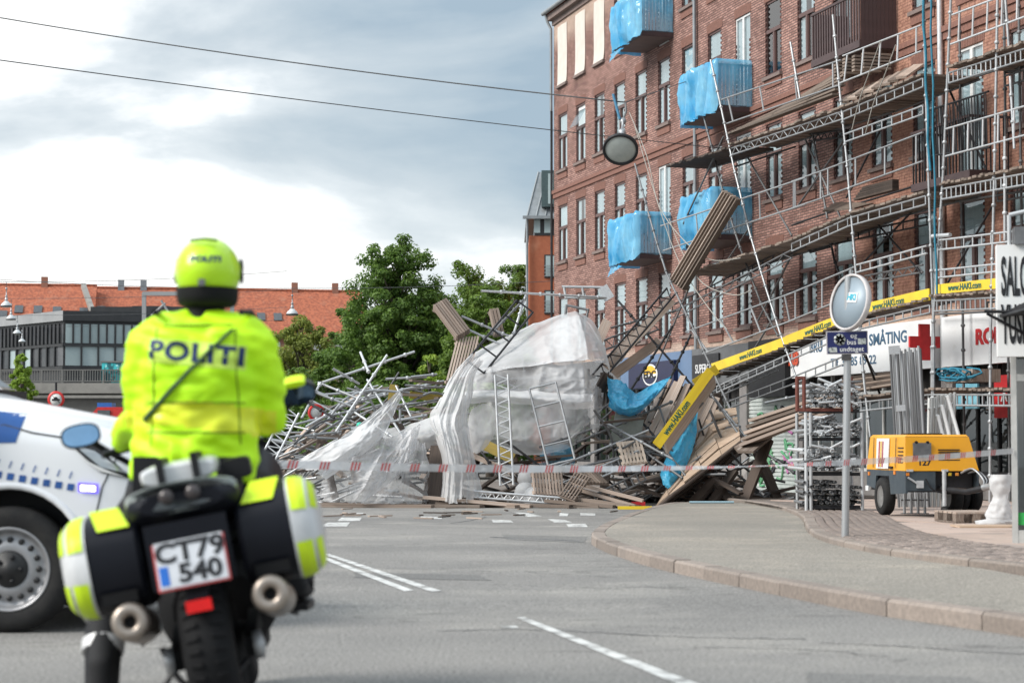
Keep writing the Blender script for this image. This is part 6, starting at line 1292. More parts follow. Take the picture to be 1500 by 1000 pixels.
# ---- upright bundle of long tubes and leaning frames behind the compressor
uy = 33.; ub_ = thing('tube_bundle', 'tall upright bundle of grey scaffold standards strapped together', 'tube bundle', W(1330, 735, uy)); ugz = zr(uy)+DP
for i in range(17):
    t = i/16; px = lerp(1304, 1348, t); yy = uy+.18*(i % 3); a = W(px+12, 640, yy); a.z = ugz; c = W(px, 512+10*((i*7) % 5)/5-6*t, yy); tube('standard', a, c, .021, GALV if i % 4 else GALVD, ub_, 'pipe')
beam('strap', W(1302, 513, uy-.06), W(1318, 512, uy-.06), .05, .14, GALVL, ub_); beam('strap', W(1313, 598, uy-.06), W(1326, 597, uy-.06), .05, .1, GALVL, ub_)
for i in range(6):
    a = W(1362+i*6, 700, 33.4); a.z = zr(33.4)+DP; c = W(1366+i*6.5, 582-i*1.5, 33.6); o = thing('guard_frame', 'white guard frame leaning in the row behind the compressor', 'frame', a, 'white frames leaning behind the compressor')
    tube('rail', a, c, .026, mat('white_tube', (.6, .6, .58), .5, rnd=.15) if 'white_tube' not in bpy.data.materials else bpy.data.materials['white_tube'], o); tube('rail', a+V((.05, .5, 0)), c+V((.05, .5, 0)), .026, bpy.data.materials['white_tube'], o); tube('rung', a.lerp(c, .9), a.lerp(c, .9)+V((.05, .5, 0)), .02, GALV, o)
for i, (xa, xb) in enumerate(((1388, 1420), (1380, 1402), (1374, 1392))):
    a = W(xb+14, 700, 33); a.z = zr(33)+DP; c = W(xa, 580+i*14, 33.2); o = thing('guard_frame', ('longest', 'middle', 'shortest')[i]+' white tube frame leaning at a slant towards the glass shopfront', 'frame', a); tube('rail', a, c, .03, WHITE, o); tube('rail', a+V((.06, .4, 0)), c+V((.06, .4, 0)), .03, WHITE, o); tube('rung', c, c+V((.06, .4, 0)), .02, WHITE, o)
# ---- yellow towable compressor
YC = mat('compressor_yellow', (.78, .36, .012), .42, c2=(.70, .31, .012), scale=3, coat=.2, c3=(.5, .25, .03), c3s=3.5, c3t=(.64, .75)); DKB = mat('compressor_navy', (.03, .045, .06), .5, c2=(.06, .075, .085), scale=5, c3=(.13, .13, .12), c3s=4, c3t=(.6, .72)); TYRE = mat('tyre_rubber', (.014, .014, .015), .8, c2=(.026, .025, .024), scale=14, bump=.004, spec=.25); RIMM = mat('steel_rim', (.30, .29, .28), .5, .5)
cb0 = G(1327, 758, DP); cy = cb0.y
cmp_ = thing('towable_compressor', 'yellow towable site compressor numbered 127 on dark wheels', 'compressor', mat=M.Translation(V((cb0.x, cy, zr(cy)+DP))) @ M.Rotation(radians(7), 4, 'Z'))
s_ = cy/FPX; cw, cl = 1.03, 1.75; hz0, hz1 = .63, 1.12
q = MB(); q.loft([[V((0, 0, hz0)), V((cw, 0, hz0)), V((cw, cl, hz0)), V((0, cl, hz0))], [V((.02, .05, hz1-.03)), V((cw-.12, .05, hz1-.03)), V((cw-.12, cl-.12, hz1-.03)), V((.02, cl-.12, hz1-.03))], [V((.05, .08, hz1)), V((cw-.15, .08, hz1)), V((cw-.15, cl-.15, hz1)), V((.05, cl-.15, hz1))]], 0, True, False); hood = q.build('hood', YC, cmp_)
MB().box((.24, .012, .91), (.25, .02, .20)).build('service_flap', GALVD, hood)
for x in (.16, .32): MB().tube((x, .0, 1.015), (x, .03, 1.015), .02, n=10).build('flap_knob', BLACK, hood)
obj('lettering', text_me('127', .10, BLK, .004, .002, 1.2), hood, L_=M.Translation((.27, .012, .735)) @ M.Rotation(radians(84), 4, 'X'))
for x in (.06, .55, .86): MB().box((x, -.006, .635), (.09, .02, .03)).build('latch', GALVL, hood)
MB().box((-.004, .98, .86), (.012, .55, .42), rot=M.Rotation(radians(2.5), 3, 'Y')).build('poster', TXW, hood)
for y, c_ in ((1.12, (.45, .06, .05)), (1.04, (.7, .5, .1)), (.96, (.4, .08, .1))): MB().box((-.013, y, .85), (.006, .05, .36), rot=M.Rotation(radians(2.5), 3, 'Y')).build('poster_stripe', mat('poster_ink', c_, .5), hood)
for y in (.4, 1.4): MB().box((-.006, y, .87), (.006, .012, .42), rot=M.Rotation(radians(2.5), 3, 'Y')).build('panel_seam', STEELD, hood)
MB().box((-.012, .6, .67), (.03, .14, .03)).build('hood_handle', BLACK, hood)
for k in range(6): MB().box((.62+.0*k, .020, .74+k*.035), (.30, .012, .014)).build('louvre', STEELD, hood)
for k in range(5): MB().box((.008, .22, .74+k*.05), (.012, .22, .016)).build('louvre', STEELD, hood)
MB().path([(.02, .055, 1.09), (cw-.12, .055, 1.09)], .006, 5).build('hood_seam', STEELD, hood); MB().box((.5, .8, 1.125), (.5, .3, .03)).build('exhaust_cover', BLACK, hood)
q = MB(); q.prism([(0, hz0-.002), (cl, hz0-.002), (cl, .40), (1.35, .36), (1.3, .55), (.72, .55), (.65, .30), (0, .33)], .03, M.Translation((.0, 0, 0)) @ M((V((0, 1, 0)), V((0, 0, 1)), V((1, 0, 0)))).transposed().to_4x4()); q.build('side_skirt', DKB, cmp_)
q = MB(); q.prism([(0, hz0-.002), (cl, hz0-.002), (cl, .40), (1.35, .36), (1.3, .55), (.72, .55), (.65, .30), (0, .33)], .03, M.Translation((cw-.03, 0, 0)) @ M((V((0, 1, 0)), V((0, 0, 1)), V((1, 0, 0)))).transposed().to_4x4()); q.build('side_skirt', DKB, cmp_)
MB().bx(.05, cw-.05, .12, cl-.05, .34, hz0-.004).build('chassis', STEELD, cmp_); MB().bx(.03, .42, .004, .02, .36, hz0-.01).build('front_skirt', DKB, cmp_)
MB().box((.10, -.01, .50), (.16, .02, .025), rot=M.Rotation(radians(32), 3, 'Y')).build('plate_bracket', GALVL, cmp_); MB().box((.2, -.01, .45), (.1, .01, .1)).build('data_plate', GALVL, cmp_)
for x, y in ((-.05, 1.0), (cw-.1, 1.0)):
    w = MB().lathe([(.16, -.075), (.235, -.08), (.262, -.05), (.262, .05), (.235, .08), (.16, .075)], 28, M.Translation((x+.08, y, .262)) @ M.Rotation(pi/2, 4, 'Y')).build('tyre', TYRE, cmp_)
    MB().lathe([(.001, -.04), (.07, -.06), (.13, -.045), (.165, -.07), (.165, .07), (.001, .06)], 24, M.Translation((x+.08, y, .262)) @ M.Rotation(pi/2, 4, 'Y')).build('rim', RIMM, w)
tube_l = lambda n_, a, c, r, mt, par=cmp_: MB().tube(a, c, r, n=10).build(n_, mt, par)
tube_l('jockey_leg', (.50, -.12, .64), (.50, -.12, .16), .03, GALVL); MB().lathe([(.02, -.03), (.075, -.03), (.075, .03), (.02, .03)], 16, M.Translation((.50, -.12, .08)) @ M.Rotation(pi/2, 4, 'Y')).build('jockey_wheel', TYRE, cmp_)
MB().path([(.5, .2, .40), (.55, -.1, .38), (.68, -.5, .36), (.85, -.75, .42)], .04, 8).build('drawbar', STEELD, cmp_); MB().path([(.82, -.72, .42), (.95, -.95, .46), (.9, -1.0, .5)], .045, 8).build('tow_coupling', GALV, cmp_)
for k in range(4): MB().path(catmull([(.78+k*.05, .0, .60), (.86+k*.04, -.22, .66-k*.02), (.95+k*.02, -.4, .5), (.86, -.5, .36)], 6), .014, 6).build('hose', BLACK if k % 2 else GALV, cmp_)
MB().path(catmull([(.28, .0, .52), (.36, -.06, .38), (.55, -.1, .33), (.8, -.2, .36)], 5), .012, 6).build('cable', BLACK, cmp_)
for x, c_ in ((.03, (.8, .25, .03)), (.72, (.8, .3, .05)), (.62, (.75, .5, .04))): MB().box((x, -.004, .585), (.04, .02, .04)).build('reflector', mat('reflector', c_, .3), cmp_)
for x, y in ((-.005, 1.62), (-.005, .45)): MB().box((x, y, .60 if y < 1 else .57), (.02, .06, .05)).build('reflector', bpy.data.materials['reflector'], cmp_)
MB().box((-.008, 1.7, .36), (.02, .12, .07)).build('number_plate', TXW, cmp_)
# spare wheels and metal legs under and behind it
for k, (px, py) in enumerate(((1402, 757), (1420, 757))):
    p = G(px, py-3, DP); m_ = M.Translation(p+V((0, 0, .27))) @ M.Rotation(radians(25), 4, 'Z') @ M.Rotation(pi/2, 4, 'Y'); w = thing('spare_wheel', ('black spoked wheel standing behind the compressor jockey wheel', 'black spoked wheel standing next to the pallet')[k], 'wheel', p)
    MB().lathe([(.18, -.05), (.25, -.05), (.27, 0), (.25, .05), (.18, .05)], 24, m_).build('tyre', TYRE, w, W_=M()); MB().lathe([(.001, -.03), (.05, -.05), (.06, 0), (.19, -.02), (.19, .03), (.001, .03)], 20, m_).build('rim', STEELD, w, W_=M())
for k in range(4):
    p = G(1325+k*10, 752, DP); o = thing('jack_foot', 'small adjustable metal foot standing under the compressor', 'jack', p, 'metal feet under the compressor'); MB().bx(-.05, .05, -.05, .05, 0, .01).build('plate', GALVD, o); MB().tube((0, 0, .01), (0, 0, .3), .02).build('screw', GALV, o); MB().tube((-.05, 0, .2), (.05, 0, .2), .014).build('nut', GALVD, o)
# wooden pallet and shrink-wrapped load
pp = G(1428, 766, DP); pa = thing('wooden_pallet', 'wooden pallet on the pavement between wheels and wrapped bundle', 'pallet', mat=M.Translation(pp) @ M.Rotation(radians(8), 4, 'Z'))
for k in range(5): MB().bx(-.24, .30, .0+k*.16, .12+k*.16, .115, .137).build('deck_board', WOODL, pa)
for x in (-.24, -.02, .2):
    for y in (0, .32, .64): MB().bx(x, x+.1, y, y+.12, .022, .113).build('block', WOOD, pa)
    MB().bx(x, x+.1, 0, .76, 0, .02).build('runner', WOOD, pa)
wb = G(1464, 768, DP); q = MB(); vs = []
for i in range(29):
    t = i/28; rx_ = lerp(.13, .10, t)+.05*sin(t*9)*(.5)+(.12 if t < .08 else 0); z = lerp(.0, .60, t)
    for j in range(28): a = 2*pi*j/28; rr_ = rx_*(1+.22*noise.noise((cos(a)*2, sin(a)*2, t*6))+.45*(.3-abs(noise.noise((cos(a)*2.2+t*3, sin(a)*2.2, t*7))))); vs.append((rr_*cos(a)*1.0+.03*t, rr_*sin(a), z))
q.add(vs, [(i*28+j, i*28+(j+1) % 28, (i+1)*28+(j+1) % 28, (i+1)*28+j) for i in range(28) for j in range(28)], True); q.add([vs[28*28+j] for j in range(28)], [tuple(range(28))])
tag(q.build('wrapped_bundle', WFILM, None, W_=M.Translation(wb)), 'bundle wrapped in white plastic beside the glass shopfront', 'bundle')
tag(MB().bx(-.5, .35, -.25, .25, 0, .02).build('plywood_offcut', PLY, None, W_=M.Translation(G(1462, 772, DP)+V((0, 0, .004)))), 'thin plywood sheet under the wrapped bundle', 'plywood')
# ---- hair salon front at the edge
sb0 = G(1483, 795, DP); az = radians(15.5); sal = thing('salon_shopfront', 'pale framed glass shopfront with hanging white sign in tall black letters', 'shopfront', mat=M.Translation(sb0) @ M.Rotation(-az, 4, 'Z'))
ALU = mat('aluminium_frame', (.52, .52, .50), .4, .2); GRN = mat('green_band', (.03, .42, .08), .5); px_m = FPX/sb0.y
hz = lambda py: CH+(HOR-py)*sb0.y/FPX-(zr(sb0.y)+DP)
for x, w_ in ((0, .055), (1.3, .05), (2.6, .05), (3.9, .05)): MB().bx(x, x+w_, 0, .08, 0, hz(500)).build('mullion', ALU, sal)
MB().bx(.055, 3.9, .005, .075, hz(558), hz(548)).build('transom', ALU, sal); MB().bx(.055, 3.9, .005, .075, 0, .12).build('bottom_rail', ALU, sal)
for x in (.055, 1.35, 2.65): MB().bx(x, x+1.245, .036, .044, .12, hz(558)).build('pane', GLASS, sal); MB().bx(x, x+1.245, .036, .044, hz(548), hz(500)).build('pane', GLASS, sal); MB().bx(x+.0, x+1.245, .030, .034, hz(768), hz(750)).build('green_band', GRN, sal)
MB().bx(0, 4, 3.0, 3.1, 0, 3.2).build('back_wall', mat('salon_room', (.10, .10, .095), .8, c2=(.2, .19, .17), scale=2), sal); MB().bx(.02, .06, .085, 3.0, 0, hz(500)).build('side_wall', ALU, sal); MB().bx(0, 4, .0, 3.1, hz(500)+.002, hz(500)+.25).build('roof', ALU, sal)
MB().bx(.3, 1.2, .32, .36, hz(735), hz(580)).build('display_board', mat('display', (.32, .34, .28), .5, c2=(.12, .13, .11), scale=4), sal)
# hanging sign
sgm = M.Translation(W(1461, 437, sb0.y-.25)) @ M.Rotation(radians(-8), 4, 'Z'); sgn = MB().bx(0, 2.2, 0, .14, -hz(HOR)*0-.54, .50).build('sign_board', WHITE, sal, W_=sgm)
for body, z, sz in (('SALON', .185, .5), ('YUSRA', -.26, .5)):
    obj('lettering', text_me(body, sz, BLK, .012, .003, .21, 'LEFT'), sgn, W_=sgm @ M.Translation((.035, -.005, z)) @ M.Rotation(pi/2, 4, 'X'))
aw = MB().add([V((.02, -.0, -.17)), V((1.2, .0, .42)), V((1.2, -.7, .12)), V((.1, -.6, -.19)), V((.02, 0, -.20)), V((1.2, 0, -.08))], [(0, 1, 2, 3), (0, 3, 4), (3, 2, 5, 4)]).build('awning', BLACK, sal, W_=sgm @ M.Translation((0, -.01, .02)))
tube('awning_arm', sgm @ V((-.12, -.02, -.12)), sgm @ V((1.2, -.3, -.18)), .016, BLACK, sal); tube('awning_arm', sgm @ V((-.1, -.02, -.14)), sgm @ V((.4, -.02, -.42)), .014, BLACK, sal)
MB().bx(.16, .5, -.05, .2, .50, .66).build('floodlight', GALVD, sal, W_=sgm); tube('lamp_arm', sgm @ V((.12, .05, .5)), sgm @ V((.12, .05, .78)), .02, GALVL, sal); tube('lamp_arm', sgm @ V((.12, .05, .78)), sgm @ V((.3, .05, .82)), .02, GALVL, sal)
# ---- police tape
TAPEW = film('tape_white', (.75, .75, .76), .2, .22, .3); TAPER = mat('tape_red', (.70, .045, .04), .4)
P0 = V((-1.95, 11.9, .93)); P1 = sal.matrix_basis @ V((.02, -.01, 0)); P1.z = CH+(HOR-660)*P1.y/FPX
def tape_pt(t, v):
    p = P0.lerp(P1, t)-V((0, 0, .10*4*t*(1-t))); tw = radians(74)*max(0, sin(pi*min(1, max(0, (t-.34)/.42))))+.25*sin(t*23); w = .026*v
    return p+V((0, sin(tw)*w, cos(tw)*w))
q = MB(); n = 160; q.add([tape_pt(i/n, v) for i in range(n+1) for v in (-1, 1)], [(2*i, 2*i+2, 2*i+3, 2*i+1) for i in range(n)], True); tp = tag(q.build('police_tape', TAPEW), 'red and white police tape stretched across the street', 'tape')
Lt = (P1-P0).length; k = 0
while k*.26 < Lt-.3:
    q = MB(); c0 = k*.26
    for j in range(3):
        a = (c0+j*.030)/Lt; bq = .014/Lt; sl = .018/Lt; sh = V((0, -.002, 0))
        for s2 in (1, -1): q.add([tape_pt(a, -1)+sh*s2, tape_pt(a+bq, -1)+sh*s2, tape_pt(a+bq+sl, 1)+sh*s2, tape_pt(a+sl, 1)+sh*s2], [(0, 1, 2, 3)])
    q.build('red_stripes', TAPER, tp, W_=M()); k += 1
# ------------------------------------------------------------ police van
VW = mat('van_white', (.78, .79, .81), .28, c2=(.75, .76, .78), scale=.8, coat=.6); VBL = mat('police_blue', (.012, .09, .33), .35, coat=.4); VGR = mat('plastic_grey', (.05, .052, .055), .6)
HLC = mat('headlight_clear', (.55, .58, .60), .08, .6); HLD = mat('headlight_dark', (.02, .02, .022), .15); LEDW = mat('flasher_lit', (.6, .62, 1), .3, emit=(.75, .78, 1, 4.0)); LEDB = mat('flasher_blue', (.06, .04, .5), .2, emit=(.15, .1, 1, .8))
WX, WY, WR = -2.757, 10.95, .346
van = thing('police_van', 'white and blue police van with flasher lit, nose beside the motorcycle', 'van', mat=M.Translation((WX+.93, WY, 0)))   # local x forward = +X, nose at x=0
# stations from the nose backwards: x, bottom, shoulder height, top, half width at belt, half width at top
HW = .955; CYv = HW-.02
stn = [(0.00, .42, .72, .84, .66, .50), (-.04, .32, .80, .93, .76, .62), (-.12, .26, .88, 1.02, .84, .70), (-.26, .24, .95, 1.085, .905, .78), (-.45, .24, 1.0, 1.16, .94, .83), (-.70, .24, 1.04, 1.20, .952, .86), (-.98, .24, 1.07, 1.255, HW, .87), (-1.18, .24, 1.09, 1.29, HW, .87), (-1.32, .24, 1.10, 1.33, HW, .86),
       (-1.6, .24, 1.10, 1.54, HW, .82), (-1.85, .24, 1.10, 1.74, HW, .78), (-2.1, .24, 1.10, 1.88, HW, .75), (-2.5, .24, 1.10, 1.93, HW, .75), (-3.6, .24, 1.10, 1.93, HW, .75), (-4.7, .24, 1.10, 1.92, HW, .75), (-5.0, .28, 1.10, 1.86, .93, .74)]
rings = []
for x, zb, zs_, zt, wb, wt in stn:
    half = [(wb*.80, zb), (wb*.96, zb+.06), (wb, zb+.2), (wb, (zb+zs_)/2), (wb, zs_-.05), (wb-.004, zs_), (lerp(wb, wt, .35), lerp(zs_, zt, .45)), (lerp(wb, wt, .8), lerp(zs_, zt, .82)), (wt*.93, zt-.025*(1 if zt < 1.5 else 2)), (wt*.75, zt), (wt*.35, zt+.015)]
    ring = [V((x, CYv-w_, z_)) for w_, z_ in half]+[V((x, CYv+w_, z_)) for w_, z_ in reversed(half)]; rings.append(ring)
q = MB().loft(rings, 0, True, True); me = q.mesh('body', [VW, BLACK])
bmx = bmesh.new(); bmx.from_mesh(me); bmesh.ops.remove_doubles(bmx, verts=bmx.verts, dist=.0005); bmesh.ops.recalc_face_normals(bmx, faces=bmx.faces); bmx.to_mesh(me); bmx.free()
cutm = MB()
for x in (-.93, -4.13): cutm.tube((x, -.4, WR+.03), (x, .30, WR+.03), .415, n=40); cutm.tube((x, 2*CYv-.30, WR+.03), (x, 2*CYv+.4, WR+.03), .415, n=40)
cme = cutm.mesh('cut', [BLACK]); co = bpy.data.objects.new('cut', cme); COL.objects.link(co)
def addbool(o):
    s = o.modifiers.new('s', 'SUBSURF'); s.levels = 2; s.render_levels = 2
    m = o.modifiers.new('b', 'BOOLEAN'); m.object = co; m.operation = 'DIFFERENCE'; m.solver = 'EXACT'
me2 = eval_mesh(me, [addbool]); bpy.data.objects.remove(co)
for p_ in me2.polygons: p_.use_smooth = True
body = obj('body', me2, van)
ea = body.modifiers.new('e', 'EDGE_SPLIT'); ea.split_angle = radians(40)
def side_y(x):                                  # how far the near side stands at station x
    for (a, *ra), (c, *rc) in zip(stn, stn[1:]):
        if c <= x <= a: return CYv-lerp(rc[3], ra[3], (x-c)/(a-c))
    return CYv-HW
bvh = BVHTree.FromObject(body, bpy.context.evaluated_depsgraph_get())
def onvan(x, z, lift=.004):
    h = bvh.ray_cast(V((x, -3, z)), V((0, 1, 0)))
    return (h[0].y if h[0] is not None else side_y(x))-lift
VM = WM[van]
def decal(name, poly, mt, par, n=8, lift=.004):
    # polygon in van side coordinates (x, z), laid on the near body side as a quad patch
    q = MB(); vs = []
    for i in range(n+1):
        for j in range(n+1):
            a = V(poly[0]).lerp(V(poly[1]), i/n); c = V(poly[3]).lerp(V(poly[2]), i/n); p = a.lerp(c, j/n); vs.append((p.x, onvan(p.x, p.y, lift), p.y))
    q.add(vs, [(i*(n+1)+j, (i+1)*(n+1)+j, (i+1)*(n+1)+j+1, i*(n+1)+j+1) for i in range(n) for j in range(n)], True)
    return q.build(name, mt, par)
def vp(px, py, Y=10.98):
    p = W(px, py, Y); return (p.x-(WX+.93), p.z)
decal('blue_panel', [vp(-60, 650), vp(26, 648), vp(38, 606), vp(-60, 596)], VBL, van)
for k in range(7):
    x = -5+k*17.5; y = 689+k*3.2*.95; decal('blue_check', [vp(x, y+10), vp(x+10, y+11), vp(x+12, y+1), vp(x+2, y)], VBL, van, 3); decal('blue_dash', [vp(x+3, y-7), vp(x+5, y-7), vp(x+9, y-17), vp(x+7, y-17)], VBL, van, 2)
decal('headlight', [vp(97, 643), vp(150, 692), vp(196, 702), vp(140, 650)], HLD, van, 10, .008); decal('headlight_lens', [vp(112, 652), vp(150, 684), vp(190, 694), vp(140, 660)], HLC, van, 8, .012)
decal('headlight_trim', [vp(118, 668), vp(150, 690), vp(186, 699), vp(152, 686)], WHITE, van, 6, .015)
decal('flasher_base', [vp(117, 720), vp(146, 722), vp(146, 708), vp(117, 706)], LEDB, van, 4, .010); decal('flasher', [vp(121, 718), vp(142, 719), vp(142, 711), vp(121, 710)], LEDW, van, 4, .016)
MB().path([(p[0], onvan(p[0], p[1], .0), p[1]) for p in (vp(-60, 640), vp(8, 622), vp(50, 634), vp(95, 641))], .006, 5).build('bonnet_seam', VGR, van)
for pl in (((-1.33, 1.30), (-1.36, 1.0), (-1.42, .6), (-1.40, .32)), ((-.30, 1.06), (-.42, .80), (-.46, .62)), ((-2.62, 1.2), (-2.62, .7), (-2.62, .3))):
    MB().path([(x, onvan(x, z, .0), z) for x, z in [tuple(V(pl[i]).lerp(V(pl[i+1]), t/6)) for i in range(len(pl)-1) for t in range(7)]], .005, 5).build('panel_gap', VGR, van)
MB().path([(x, onvan(x, .62, .004), .62) for x in [-1.42-i*.1 for i in range(20)]], .02, 6, sq=(.5, 1.6)).build('rub_strip', VGR, van)
MB().bx(-2.45, -2.25, onvan(-2.35, .98, .03), onvan(-2.35, .98, .0), .96, 1.0).build('door_handle', VGR, van)
MB().path([(-.93+.43*cos(a), -.005+.0, WR+.03+.43*sin(a)) for a in [pi*i/20 for i in range(21)]], .022, 8).build('arch_lip', VW, van)
q = MB(); q.bx(-1.40, -1.27, .10, 2*CYv-.10, 1.30, 1.36); q.build('scuttle', BLACK, van)
gm_ = MB().add([(-1.36, .15, 1.385), (-1.36, 1.73, 1.385), (-2.05, 1.6, 1.88), (-2.05, .28, 1.88)], [(0, 1, 2, 3)]).build('windscreen', HLD, van)
MB().add([(-1.65, -.03, 1.14), (-2.6, -.03, 1.14), (-2.6, .10, 1.80), (-2.1, .10, 1.80)], [(0, 1, 2, 3)]).build('side_window', HLD, van)
q = MB(); q.box((-1.35, -.12, 1.22), (.12, .2, .22)); q.build('door_mirror', BLACK, van)
MB().bx(-.2, .03, .25, 1.62, .42, .62).build('grille', BLACK, van); MB().bx(-.12, .045, .12, 1.75, .26, .40).build('bumper', VGR, van)
LB_ = MB().bx(-2.4, -2.1, .3, 1.6, 1.94, 2.06).build('light_bar', mat('beacon_blue', (.02, .06, .5), .2), van)
STW = mat('steel_wheel', (.36, .36, .37), .4, .5, c2=(.30, .30, .31), scale=6); HUBB = mat('hub_black', (.015, .015, .016), .5)
def vwheel(x, y, sgn):
    m_ = M.Translation((x, y, WR)) @ M.Rotation(pi/2*sgn, 4, 'X')
    w = MB().lathe([(.215, -.1), (.30, -.105), (.335, -.085), (.346, -.05), (.346, .05), (.338, .085), (.315, .102), (.28, .106), (.245, .100), (.222, .09)], 48, m_).build('tyre', TYRE, van)
    MB().lathe([(.226, .088), (.232, .098), (.222, .100), (.212, .085), (.205, .055), (.185, .045), (.165, .052), (.14, .066), (.118, .07), (.10, .066), (.001, .05)], 48, m_).build('rim', STW, w, L_=M())
    MB().lathe([(.001, .098), (.035, .096), (.045, .085), (.09, .082), (.102, .07), (.102, .05)], 32, m_).build('hub_cap', HUBB, w, L_=M())
    q = MB()
    for k in range(16): a = 2*pi*k/16; q.lathe([(.001, .064), (.0165, .064), (.0175, .052)], 12, m_ @ M.Translation((.160*cos(a), .160*sin(a), 0)))
    q.build('vent_holes', HUBB, w, L_=M())
    for k in range(5): a = 2*pi*k/5; MB().lathe([(.001, .10), (.012, .098), (.014, .08)], 8, m_ @ M.Translation((.068*cos(a), .068*sin(a), 0))).build('wheel_nut', BLACK, w, L_=M())
for x in (-.93, -4.13): vwheel(x, .09, 1); vwheel(x, 2*CYv-.09, -1)
MB().bx(-4.6, -.35, .25, 2*CYv-.25, .22, .3).build('underbody', BLACK, van)
for x in (-.93, -4.13): MB().bx(x-.5, x+.5, .31, 2*CYv-.31, .3, .8).build('wheel_housing', BLACK, van)

# ------------------------------------------------------------ police motorcycle (local: x right, y forward, z up; origin at rear contact)
BK = V((-.885, 6.42, 0)); YAW, LEAN = radians(5.5), radians(-11)
BM = M.Translation(BK) @ M.Rotation(YAW, 4, 'Z') @ M.Rotation(LEAN, 4, 'Y')
bike = thing('police_motorcycle', 'black police touring motorcycle with white and yellow panniers, plate CT79 540', 'motorcycle', mat=BM)
MBK = mat('bike_black', (.005, .006, .010), .45, c2=(.008, .009, .014), scale=3, spec=.2); MAT_B = mat('matte_black', (.010, .010, .011), .75, spec=.2); FLY = mat('fluo_yellow', (.60, .80, .01), .45, c2=(.52, .74, .01), scale=4); PANW = mat('pannier_white', (.66, .67, .68), .35, coat=.4)
EXH = mat('muffler_steel', (.30, .25, .21), .35, .8, c2=(.22, .185, .16), scale=6); EXR = mat('muffler_ring', (.42, .36, .31), .35, .7); REDL = mat('red_reflector', (.75, .01, .01), .2, emit=(.8, .01, .01, .05)); SMOKE = mat('smoked_lens', (.035, .04, .042), .12, coat=.5); LENSR = mat('lens_rim', (.34, .37, .35), .25, c2=(.25, .28, .27), scale=6)  # the unlit red reflector gets a faint added glow
RYt = mat('rubber_tread', (.010, .010, .011), .75, bump=.003, scale=20, spec=.2)
def ovl(cx, cz, rx, rz, y, n=24, p=2.6):
    return [V((cx+rx*abs(cos(a))**(2/p)*(1 if cos(a) >= 0 else -1), y, cz+rz*abs(sin(a))**(2/p)*(1 if sin(a) >= 0 else -1))) for a in [2*pi*i/n for i in range(n)]]
def loftb(name, secs, mt, par=bike, caps=True, p=2.6):   # secs: (y, cx, cz, rx, rz)
    return MB().loft([ovl(cx, cz, rx, rz, y, 24, p) for y, cx, cz, rx, rz in secs], 0, caps, True).build(name, mt, par, recalc=True)
wr = .315
for y in (0, 1.545):
    m_ = M.Translation((0, y, wr)) @ M.Rotation(pi/2, 4, 'Y'); hw = .09 if y == 0 else .06; R0 = wr if y == 0 else .30
    if y: m_ = M.Translation((0, y, .30)) @ M.Rotation(pi/2, 4, 'Y')
    prof = [(R0-.10, -hw*.75)]+[(R0-.075+.075*cos(a)*1.0, hw*sin(a)) for a in [radians(d) for d in range(-90, 91, 15)]]+[(R0-.10, hw*.75)]
    t = MB().lathe(prof, 48, m_).build('tyre', RYt, bike)
    MB().lathe([(R0-.10, -hw*.7), (R0-.125, -hw*.6), (R0-.14, 0), (R0-.125, hw*.6), (R0-.10, hw*.7)], 40, m_).build('rim', MAT_B, t, L_=M())
    q = MB()
    for k in range(5): a = 2*pi*k/5; q.bar((0, y+.03*cos(a), R0+.03*sin(a)), (0, y+(R0-.13)*cos(a), R0+(R0-.13)*sin(a)), .035, .03)
    q.build('spokes', MAT_B, t, L_=M())
    if y == 0:                                    # tread grooves as raised blocks
        for k in range(44):
            a = 2*pi*k/44
            if not (pi*.55 < a < pi*1.75): continue
            for s in (-1, 1):
                q = MB(); c = V((s*.042, (R0-.012)*cos(a), R0+(R0-.012)*sin(a))); tl = M.Rotation(a, 3, 'X'); q.box((0, 0, 0), (.05, .012, .022), rot=M.Rotation(s*.5, 3, 'Y')); q.build('tread_block', RYt, t, L_=M.Translation(c) @ M.Rotation(a-pi/2, 4, 'X'))
for s in (-1, 1):
    MB().bar((s*.13, -.02, wr), (s*.14, .55, .38), .04, .07).build('swingarm', MAT_B, bike)
    MB().lathe([(.03, -.01), (.05, -.01), (.05, .02), (.001, .03)], 12, M.Translation((s*.15, 0, wr)) @ M.Rotation(s*pi/2, 4, 'Y')).build('axle_nut', GALV, bike)
    # mufflers
    mm = M.Translation((s*.237, -.28, .50)) @ M.Rotation(radians(-90-7), 4, 'X') @ M.Rotation(radians(s*1), 4, 'Y')
    mf = MB().lathe([(.060, 0), (.064, .03), (.066, .06), (.066, .42), (.055, .5), (.03, .56), (.028, .8)], 28, mm).build('muffler', EXH, bike)
    MB().lathe([(.022, .06), (.022, -.004), (.034, -.016), (.052, -.014), (.062, -.002), (.065, .03)], 28, mm).build('muffler_tip', EXR, mf, L_=M()); MB().lathe([(.001, .05), (.024, .05)], 20, mm).build('bore', BLACK, mf, L_=M())
